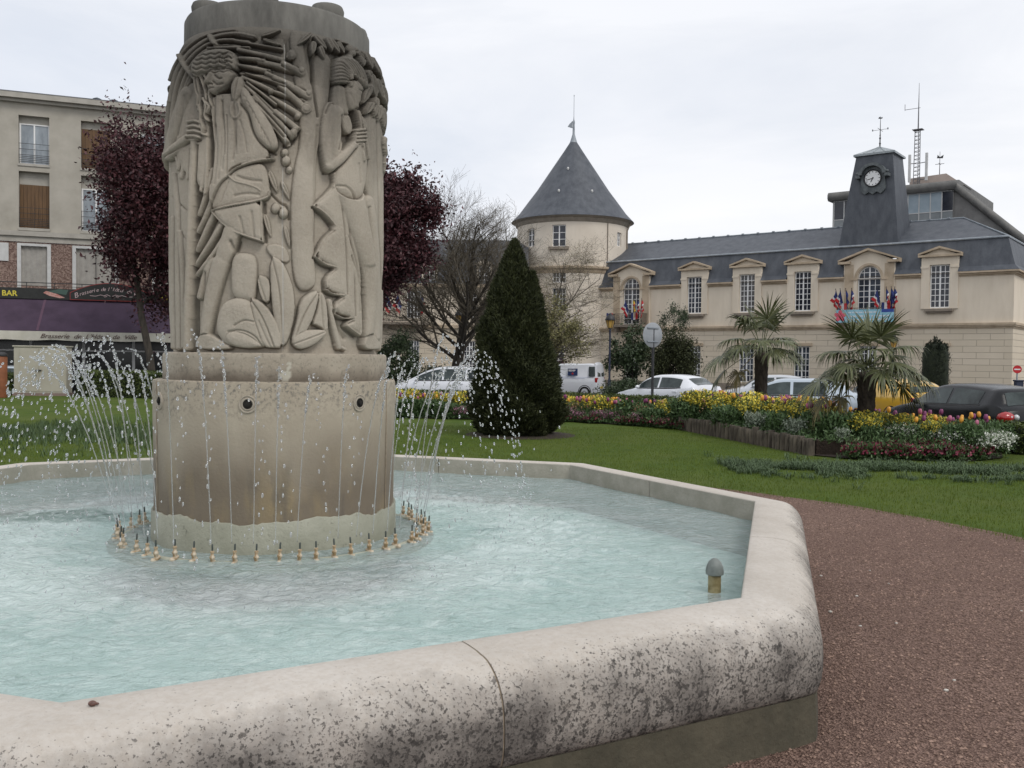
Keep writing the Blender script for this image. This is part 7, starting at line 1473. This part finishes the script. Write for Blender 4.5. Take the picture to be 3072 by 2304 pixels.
# pale blue-silver estate behind the large palm
slv = paint('silver_blue_paint', (0.42, 0.48, 0.54), .3); est = [(0, .60, .56, .60, .52), (.10, .74, .66, .70, .62), (.55, .84, .80, .83, .68), (1.15, .86, .90, .95, .68), (1.55, .86, .93, 1.22, .62), (1.95, .86, .94, 1.38, .60), (2.6, .86, .95, 1.42, .60), (3.3, .86, .96, 1.40, .60), (3.75, .85, .98, 1.28, .60), (4.05, .83, .98, 1.05, .62), (4.25, .80, .92, .95, .66), (4.35, .72, .60, .64, .62)]
car('pale silver blue car parked behind the larger palm', 'car', slv, 4.35, 1.72, est, (5.88, 27.3, road_z(26)), R_(-20), ws=(1.2, 1.88), sidewins=((1.5, 2.35), (2.43, 3.3)), rw=(3.82, 4.02), wheels=(.85, 3.5))
car('small silver car parked farther back beside the dark metal barrier', 'car', paint('silver_paint', (0.50, 0.52, 0.55), .3), 3.83, 1.65, hatch, (at_y(2165, 1150, 37).x, 37.5, road_z(37)), R_(-10), ws=(.98, 1.62), sidewins=((1.25, 2.12), (2.20, 3.12)), rw=(3.24, 3.66), wheels=(.72, 3.12))
# white monospace behind the jets (facing left)
mono = [(0, .60, .60, .66, .55), (.12, .74, .74, .80, .64), (.5, .84, .90, .97, .68), (.85, .86, .98, 1.12, .66), (1.4, .87, 1.0, 1.40, .62), (1.95, .87, 1.01, 1.58, .60), (2.6, .87, 1.02, 1.62, .60), (3.3, .87, 1.03, 1.60, .60), (3.8, .86, 1.05, 1.52, .60), (4.05, .84, 1.05, 1.28, .62), (4.2, .80, .95, 1.0, .66), (4.3, .72, .6, .64, .6)]
car('white family car parked behind the jets to the right of the column', 'car', white, 4.3, 1.75, mono, (at_y(1185, 1120, 39.5).x, 40.0, road_z(40)), R_(-8), ws=(.75, 1.8), sidewins=((1.05, 2.2), (2.28, 3.2), (3.28, 3.75)), rw=(3.85, 4.1), wheels=(.8, 3.45))
# dark estate and silver car by the brasserie
car('dark green car half hidden by the jets in front of the brasserie', 'car', paint('dark_green_paint', (0.018, 0.04, 0.038)), 4.35, 1.72, est, (at_y(345, 1100, 39.8).x, 40.2, road_z(40)), R_(12), ws=(1.2, 1.88), sidewins=((1.5, 2.35), (2.43, 3.3)), rw=(3.82, 4.02), wheels=(.85, 3.5))
car('silver car at the left edge behind the utility cabinet', 'car', slv, 3.83, 1.65, hatch, (at_y(-150, 1100, 38.5).x, 38.6, road_z(38)), R_(8), ws=(.98, 1.62), sidewins=((1.25, 2.12), (2.20, 3.12)), rw=(3.24, 3.66), wheels=(.72, 3.12))
# white panel van (nose hidden behind the conifer)
van = [(0, .62, .70, .76, .56), (.12, .76, .86, .92, .66), (.55, .84, .98, 1.06, .70), (.95, .86, 1.04, 1.30, .68), (1.45, .86, 1.06, 1.68, .66), (1.75, .86, 1.07, 1.78, .68), (2.2, .86, 1.08, 1.82, .70), (3.0, .86, 1.08, 1.82, .70), (3.85, .86, 1.08, 1.80, .70), (4.02, .85, 1.08, 1.74, .70), (4.08, .84, 1.05, 1.12, .78), (4.11, .82, .9, .95, .78)]
vp_ = at_y(1585, 1120, 49.5); vn = car('white panel van with a dark blue square logo parked before the round tower', 'van', white, 4.11, 1.72, van, (1.0, 51.2, road_z(50)), R_(-20), name='van', ws=(.98, 1.6), sidewins=((1.25, 2.0),), rearglass=False, wheels=(.85, 3.4), taily=.95, bars=True)
mb = MB(); mb.box(2.45, 3.0, -.868, -.862, 1.18, 1.56); lg = mb.build('logo_panel', mat('navy_logo', (0.015, 0.035, 0.11), None, 4, .5), vn); mb = MB(); mb.ball((2.72, -.87, 1.29), .06, 10, 1, .1, 1); mb.build('logo_dot', M['taillight'], vn)
t_ = text('lettering', 'SEDEP', vn, (2.49, -.872, 1.42), .12, M['white'], ext=.001, sx=1.2, bold=.004)
mb = MB(); mb.box(1.6, 3.6, -.868, -.862, 1.10, 1.112); mb.box(2.1, 3.4, -.868, -.862, 1.05, 1.06); mb.build('logo_line', mat('thin_blue_line', (0.15, 0.2, 0.4), None, 4, .5), vn)
for s in (-1, 1): mb = MB(); mb.add([(4.085, s * .10, 1.14), (4.085, s * .68, 1.14), (4.02, s * .62, 1.66), (4.02, s * .10, 1.66)], [(0, 1, 2, 3)]); mb.build('rear_window', M['carglass'], vn)
mb = MB(); mb.add([(3.62, -.87, 1.15), (3.98, -.865, 1.15), (3.93, -.75, 1.68), (3.60, -.76, 1.68)], [(0, 1, 2, 3)]); mb.build('side_window', M['carglass'], vn)
# yellow van behind the palm
yv = paint('yellow_van_paint', (0.58, 0.34, 0.02)); car('yellow car mostly hidden behind the larger palm', 'car', yv, 4.35, 1.72, est, (10.8, 29.9, road_z(27)), R_(-75), ws=(1.2, 1.88), sidewins=((1.5, 2.35),), rw=(3.82, 4.02), wheels=(.85, 3.5))
# dark metal barrier
p = at_y(2215, 1160, 41); t = empty('barrier', (p.x, 41, road_z(41)), 0, 'low dark metal barrier in front of the town hall door', 'barrier'); mb = MB(); mb.tube([(-.55, 0, 0), (-.55, 0, .82), (-.5, 0, .86), (.5, 0, .86), (.55, 0, .82), (.55, 0, 0)], .025, 8); mb.tube([(-.55, 0, .5), (.55, 0, .5)], .02, 6); mb.build('rails', M['iron'], t, smooth=60)

# ================================================================== street furniture
M['bluepost'] = mat('dark_blue_post', (0.012, 0.018, 0.040), (0.022, 0.03, 0.06), 6, .5); M['amber'] = mat('amber_lantern_glass', (0.42, 0.24, 0.05), (0.55, 0.36, 0.10), 4, .3)
def lamp(u, v_top, y, label, wall=False, post=True):
    p = at_y(u, v_top, y); zt = p.z; z0 = road_z(y); t = empty('street_lamp', (p.x, y, z0), 0, label, 'street lamp'); h = zt - z0; mb = MB()
    mb.lathe([(.15, 0), (.15, .12), (.11, .2), (.09, .9), (.07, 1.0), (.055, 1.1), (.05, h - 1.0), (.08, h - .98), (.05, h - .92), (.05, h - .86)], n=14); mb.build('post', M['bluepost'], t, smooth=40)
    q = MB(); q.lathe([(.12, h - .84), (.24, h - .42)], n=6); ln = q.build('lantern_glass', M['amber'], t)
    q = MB(); q.lathe([(.27, h - .42), (.28, h - .38), (.18, h - .18), (.12, h - .14), (.10, h - .06), (.03, h - .02), (.0, h)], n=12)
    for k in range(6): a = k * math.pi / 3; q.tube([(.12 * math.cos(a), .12 * math.sin(a), h - .85), (.245 * math.cos(a), .245 * math.sin(a), h - .42)], .012, 4)
    q.lathe([(.13, h - .87), (.13, h - .83), (.05, h - .84)], n=12); q.build('lantern_cap', M['iron'], t, smooth=40); return t
lamp(1831, 938, 50, 'dark blue lamp post with amber lantern standing left of the round sign'); lamp(2682, 1003, 57, 'lamp post with amber lantern beside the dark columnar yew'); lamp(1379, 925, 53, 'lamp post with amber lantern behind the bare tree trunk'); lamp(1452, 925, 58, 'lamp post with amber lantern at the left edge of the conifer')
p = at_y(1958, 1005, 31); t = empty('round_sign', (p.x, 31, road_z(31)), R_(-8), 'grey back of a round road sign on a black post before the white hatchback', 'road sign'); zc = p.z - road_z(31); mb = MB(); mb.tube([(.02, .05, 0), (.02, .05, zc + .2)], .045, 10); mb.build('post', M['iron'], t, smooth=60)
mb = MB(); mb.M = Matrix.Translation((0, .0, zc)) @ Matrix.Rotation(R_(40), 4, 'Z') @ Matrix.Rotation(R_(90), 4, 'X'); mb.lathe([(.001, -.012), (.41, -.012), (.425, 0), (.41, .012), (.001, .012)], n=40); mb.build('disc', mat('grey_sign_back', (0.25, 0.27, 0.29), (0.32, 0.34, 0.36), 3, .5), t, smooth=40)
mb = MB(); mb.M = Matrix.Rotation(R_(40), 4, 'Z')
for z in (zc - .22, zc + .24): mb.box(-.25, .25, -.05, -.016, z - .02, z + .02)
mb.build('bracket', M['lead'], t)
# no-entry sign
p = at_y(3052, 1108, 44); t = empty('no_entry_sign', (p.x, 44, road_z(44)), R_(-20), 'red round no entry sign with white bar at the right edge', 'road sign'); zc = p.z - road_z(44); mb = MB(); mb.tube([(0, .04, 0), (0, .04, zc)], .035, 8); mb.build('post', M['lead'], t)
mb = MB(); mb.M = Matrix.Translation((0, 0, zc)) @ Matrix.Rotation(R_(90), 4, 'X'); mb.lathe([(.001, -.01), (.19, -.01), (.19, .01), (.001, .01)], n=32); mb.build('disc', mat('sign_red', (0.50, 0.015, 0.02), None, 4, .4), t); mb = MB(); mb.box(-.13, .13, -.018, -.0105, zc - .028, zc + .028); mb.build('white_bar', M['white'], t)
p = at_y(3056, 1150, 40); t = empty('parking_meter', (p.x, 40, road_z(40)), 0, 'dark blue parking meter post below the no entry sign', 'parking meter'); mb = MB(); mb.box(-.16, .16, -.12, .12, 0, 1.25); mb.box(-.19, .19, -.15, .15, 1.25, 1.32); mb.build('housing', M['bluepost'], t, bevel=.02)
# utility cabinet
p0 = at_y(43, 1188, 34.8); p1 = at_y(193, 1188, 34.8); w = p1.x - p0.x; zt = at_y(118, 1037, 34.8).z; t = empty('utility_cabinet', ((p0.x + p1.x) / 2, 35.1, 0), R_(6), 'big pale beige metal utility cabinet with double doors on the lawn edge', 'utility cabinet'); cm_ = mat('beige_cabinet', (0.38, 0.355, 0.29), (0.44, 0.415, 0.345), 1.5, .6)
mb = MB(); mb.box(-w / 2, w / 2, -.3, .3, .10, zt - .05); mb.build('housing', cm_, t, bevel=.01); mb = MB(); mb.box(-w / 2 - .04, w / 2 + .04, -.34, .34, zt - .05, zt); mb.build('lid', cm_, t, bevel=.01); mb = MB(); mb.box(-w / 2 - .05, w / 2 + .05, -.33, .33, -.02, .10); mb.build('base', mat('pinkish_base', (0.22, 0.16, 0.14), None, 3, .9), t)
for a, b_ in ((-w / 2 + .22, -.05), (-.03, w / 2 - .04)): mb = MB(); mb.box(a, b_, -.318, -.301, .16, zt - .12); d = mb.build('door', cm_, t, bevel=.006); 
mb = MB(); mb.box(-.16, .06, -.36, -.318, .95, .99); mb.box(-.18, -.13, -.35, -.318, .74, .80); mb.build('handle', M['iron'], t)
p = at_y(2, 1100, 33); t = empty('litter_bin', (p.x, 33, 0), 0, 'rust orange litter bin with dark lid at the far left edge', 'litter bin'); mb = MB(); mb.lathe([(.19, 0), (.21, .05), (.22, 1.45), (.20, 1.5)], n=20); mb.build('body', mat('rust_orange', (0.20, 0.07, 0.03), (0.28, 0.10, 0.045), 5, .7), t, smooth=40); mb = MB(); mb.lathe([(.24, 1.5), (.24, 1.56), (.14, 1.64), (.0, 1.66)], n=20); mb.build('lid', M['iron'], t, smooth=40)

# ================================================================== flags and banner
FB = mat('flag_blue', (0.018, 0.030, 0.13), (0.03, 0.045, 0.17), 5, .8); FW = mat('flag_white', (0.62, 0.62, 0.62), None, 5, .8); FR = mat('flag_red', (0.48, 0.03, 0.035), None, 5, .8); FY = mat('flag_yellow', (0.62, 0.40, 0.04), None, 5, .8)
nn_ = Vector((0.61786, 0.78629, 0))
def flag(base, rz, az, el, cols_, label, group, L_=1.5, w=.9):
    t = empty('flag', base, rz, label, 'flag', group); d = Vector((math.cos(az) * math.cos(el), -math.sin(az) * math.cos(el) * .6, math.sin(el))).normalized(); mb = MB(); mb.tube([(0, 0, 0), d * L_], .016, 6); mb.ball(tuple(d * L_), .03, 8); mb.build('pole', M['iron'], t)
    g = random.Random(int(az * 1000) + int(base[0] * 77)); n = 9; side = Vector((math.copysign(1, math.cos(az)) * .35, -.1, -1)).normalized()
    for i, m_ in enumerate(cols_):
        V = []; k = 7
        for a in range(n):
            for b_ in range(k):
                s = np.interp((i + b_ / (k - 1)) / len(cols_), [0, .3333, .6667, 1], [0, .48, .68, 1]); q = d * (L_ * (.97 - .55 * a / (n - 1))) + side * (w * s * (.95 - .1 * a / n)) + Vector((.06 * math.sin(a * 1.7 + s * 4), .09 * math.sin(a * 2.1 + s * 5), 0)) * (0.3 + s); q.x += -.18 * s * math.copysign(1, math.cos(az)) * a / n; V.append(q)
        mb = MB(); mb.add(V, [(a * k + b_, a * k + b_ + 1, (a + 1) * k + b_ + 1, (a + 1) * k + b_) for a in range(n - 1) for b_ in range(k - 1)]); mb.build('cloth', m_, t, smooth=180)
tri = [FB, FW, FR]
def thp(x, y, z): return TH_P + TH_T * x + nn_ * y + Vector((0, 0, z))
c2 = arch_c[1]
for k, (dx, az, cl, lb) in enumerate(((-1.5, 118, tri, 'blue white red flag leaning left, outermost on the left of the banner balcony'), (-1.3, 108, tri, 'blue white red flag, second from the left above the pink banner flower'), (-1.15, 88, [FB, FB, FB], 'plain dark blue flag in the left bunch on the banner balcony'), (-.95, 72, tri, 'blue white red flag, innermost of the left bunch beside the arched window'),
                                      (1.05, 112, tri, 'blue white red flag, innermost of the right bunch beside the arched window'), (1.3, 82, tri, 'blue white red flag in the middle of the right bunch'), (1.5, 72, [FB, FB, FB], 'plain dark blue flag in the right bunch on the banner balcony'), (1.6, 62, tri, 'blue white red flag leaning right, outermost on the banner balcony'))):
    flag(thp(c2 + dx, -.80, 4.95), TH_A, R_(az), R_(66), cl, lb, 'flags on the banner balcony', 1.45, .80)
c1_ = arch_c[0]
for dx, az, cl, lb in ((.45, 118, tri, 'blue white red flag before the glazing of the left arched window'), (.75, 80, [FY, FR, FY], 'yellow and red flag on the left arched window balcony'), (.95, 66, tri, 'blue white red flag at the right of the left balcony'), (1.25, 60, [FR, FW, FR], 'red and white flag at the right end of the left balcony')): flag(thp(c1_ + dx, -.88, 4.75), TH_A, R_(az), R_(66), cl, lb, 'flags on the left balcony', 1.5, .8)
# tricolour shields on the railings
for x, o in ((c2 - 1.35, -1.0), (c2 + 1.35, -1.0), (c1_ - 1.35, -1.0), (c1_ + .85, -1.0)):
    t = empty('tricolour_shield', thp(x, o, 4.85 if x > 0 else 4.6), TH_A, {0: '', 1: ''}.get(9, 'small blue white red panel ' + ('above the left end of the banner' if abs(x - c2 + 1.35) < .1 else 'above the right end of the banner' if x > 5 else 'at the left end of the left balcony' if x < c1_ else 'at the right side of the left balcony')), 'shield')
    for k, m_ in enumerate(tri): mb = MB(); mb.box(-.27 + .18 * k, -.09 + .18 * k - .002, -.03, .0, 0, .55); mb.build('stripe', m_, t)
bn = empty('banner', thp(c2, -1.02, 4.16), TH_A, 'pale blue banner with a pink flower and faint lettering hung on the balcony railing', 'banner'); mb = MB(); mb.box(-1.75, 1.85, -.02, .0, 0, .82); mb.build('cloth', mat('pale_blue_banner', (0.25, 0.50, 0.62), (0.33, 0.58, 0.68), 2, .8), bn)
mb = MB(); mb.box(1.1, 1.85, -.026, -.021, .62, .82); mb.build('corner_panel', mat('banner_blue', (0.04, 0.08, 0.32), None, 2, .8), bn)
mb = MB()
for k in range(5): a = k * 1.257 + .3; mb.M = Matrix.Translation((-1.48 + .20 * math.cos(a), -.03, .42 + .20 * math.sin(a))) @ Matrix.Rotation(-a, 4, 'Y'); mb.lathe([(.001, 0)] + [(.17, .0), (.17, .004), (.001, .005)], n=12) if False else mb.ball((0, 0, 0), .17, 10, 1.2, .05, .8)
mb.M = None; mb.ball((-1.48, -.045, .42), .07, 8, 1, .1, 1); mb.build('pink_flower', mat('banner_pink', (0.62, 0.08, 0.14), (0.7, 0.16, 0.2), 8, .8), bn)
pw = mat('banner_lettering', (0.62, 0.66, 0.70), None, 4, .8)
for z, a, b_ in ((.60, -1.0, .9), (.36, -.9, 1.6), (.14, -1.1, 1.5)):
    mb = MB(); x = a
    while x < b_: l = rnd.uniform(.08, .3); mb.box(x, min(x + l, b_), -.026, -.021, z, z + .075); x += l + .06
    mb.build('lettering', pw, bn)
for x, az, lb in ((-8.9, 118, 'blue white red flag at the left of the wing balcony beside the column'), (-8.2, 112, 'blue white red flag in the middle of the wing balcony'), (-7.2, 75, 'blue white red flag at the right of the wing balcony')): flag(Vector((x, 69.75, 4.95)), 0, R_(az), R_(48), tri, lb, 'flags on the wing balcony', 1.7, 1.0)
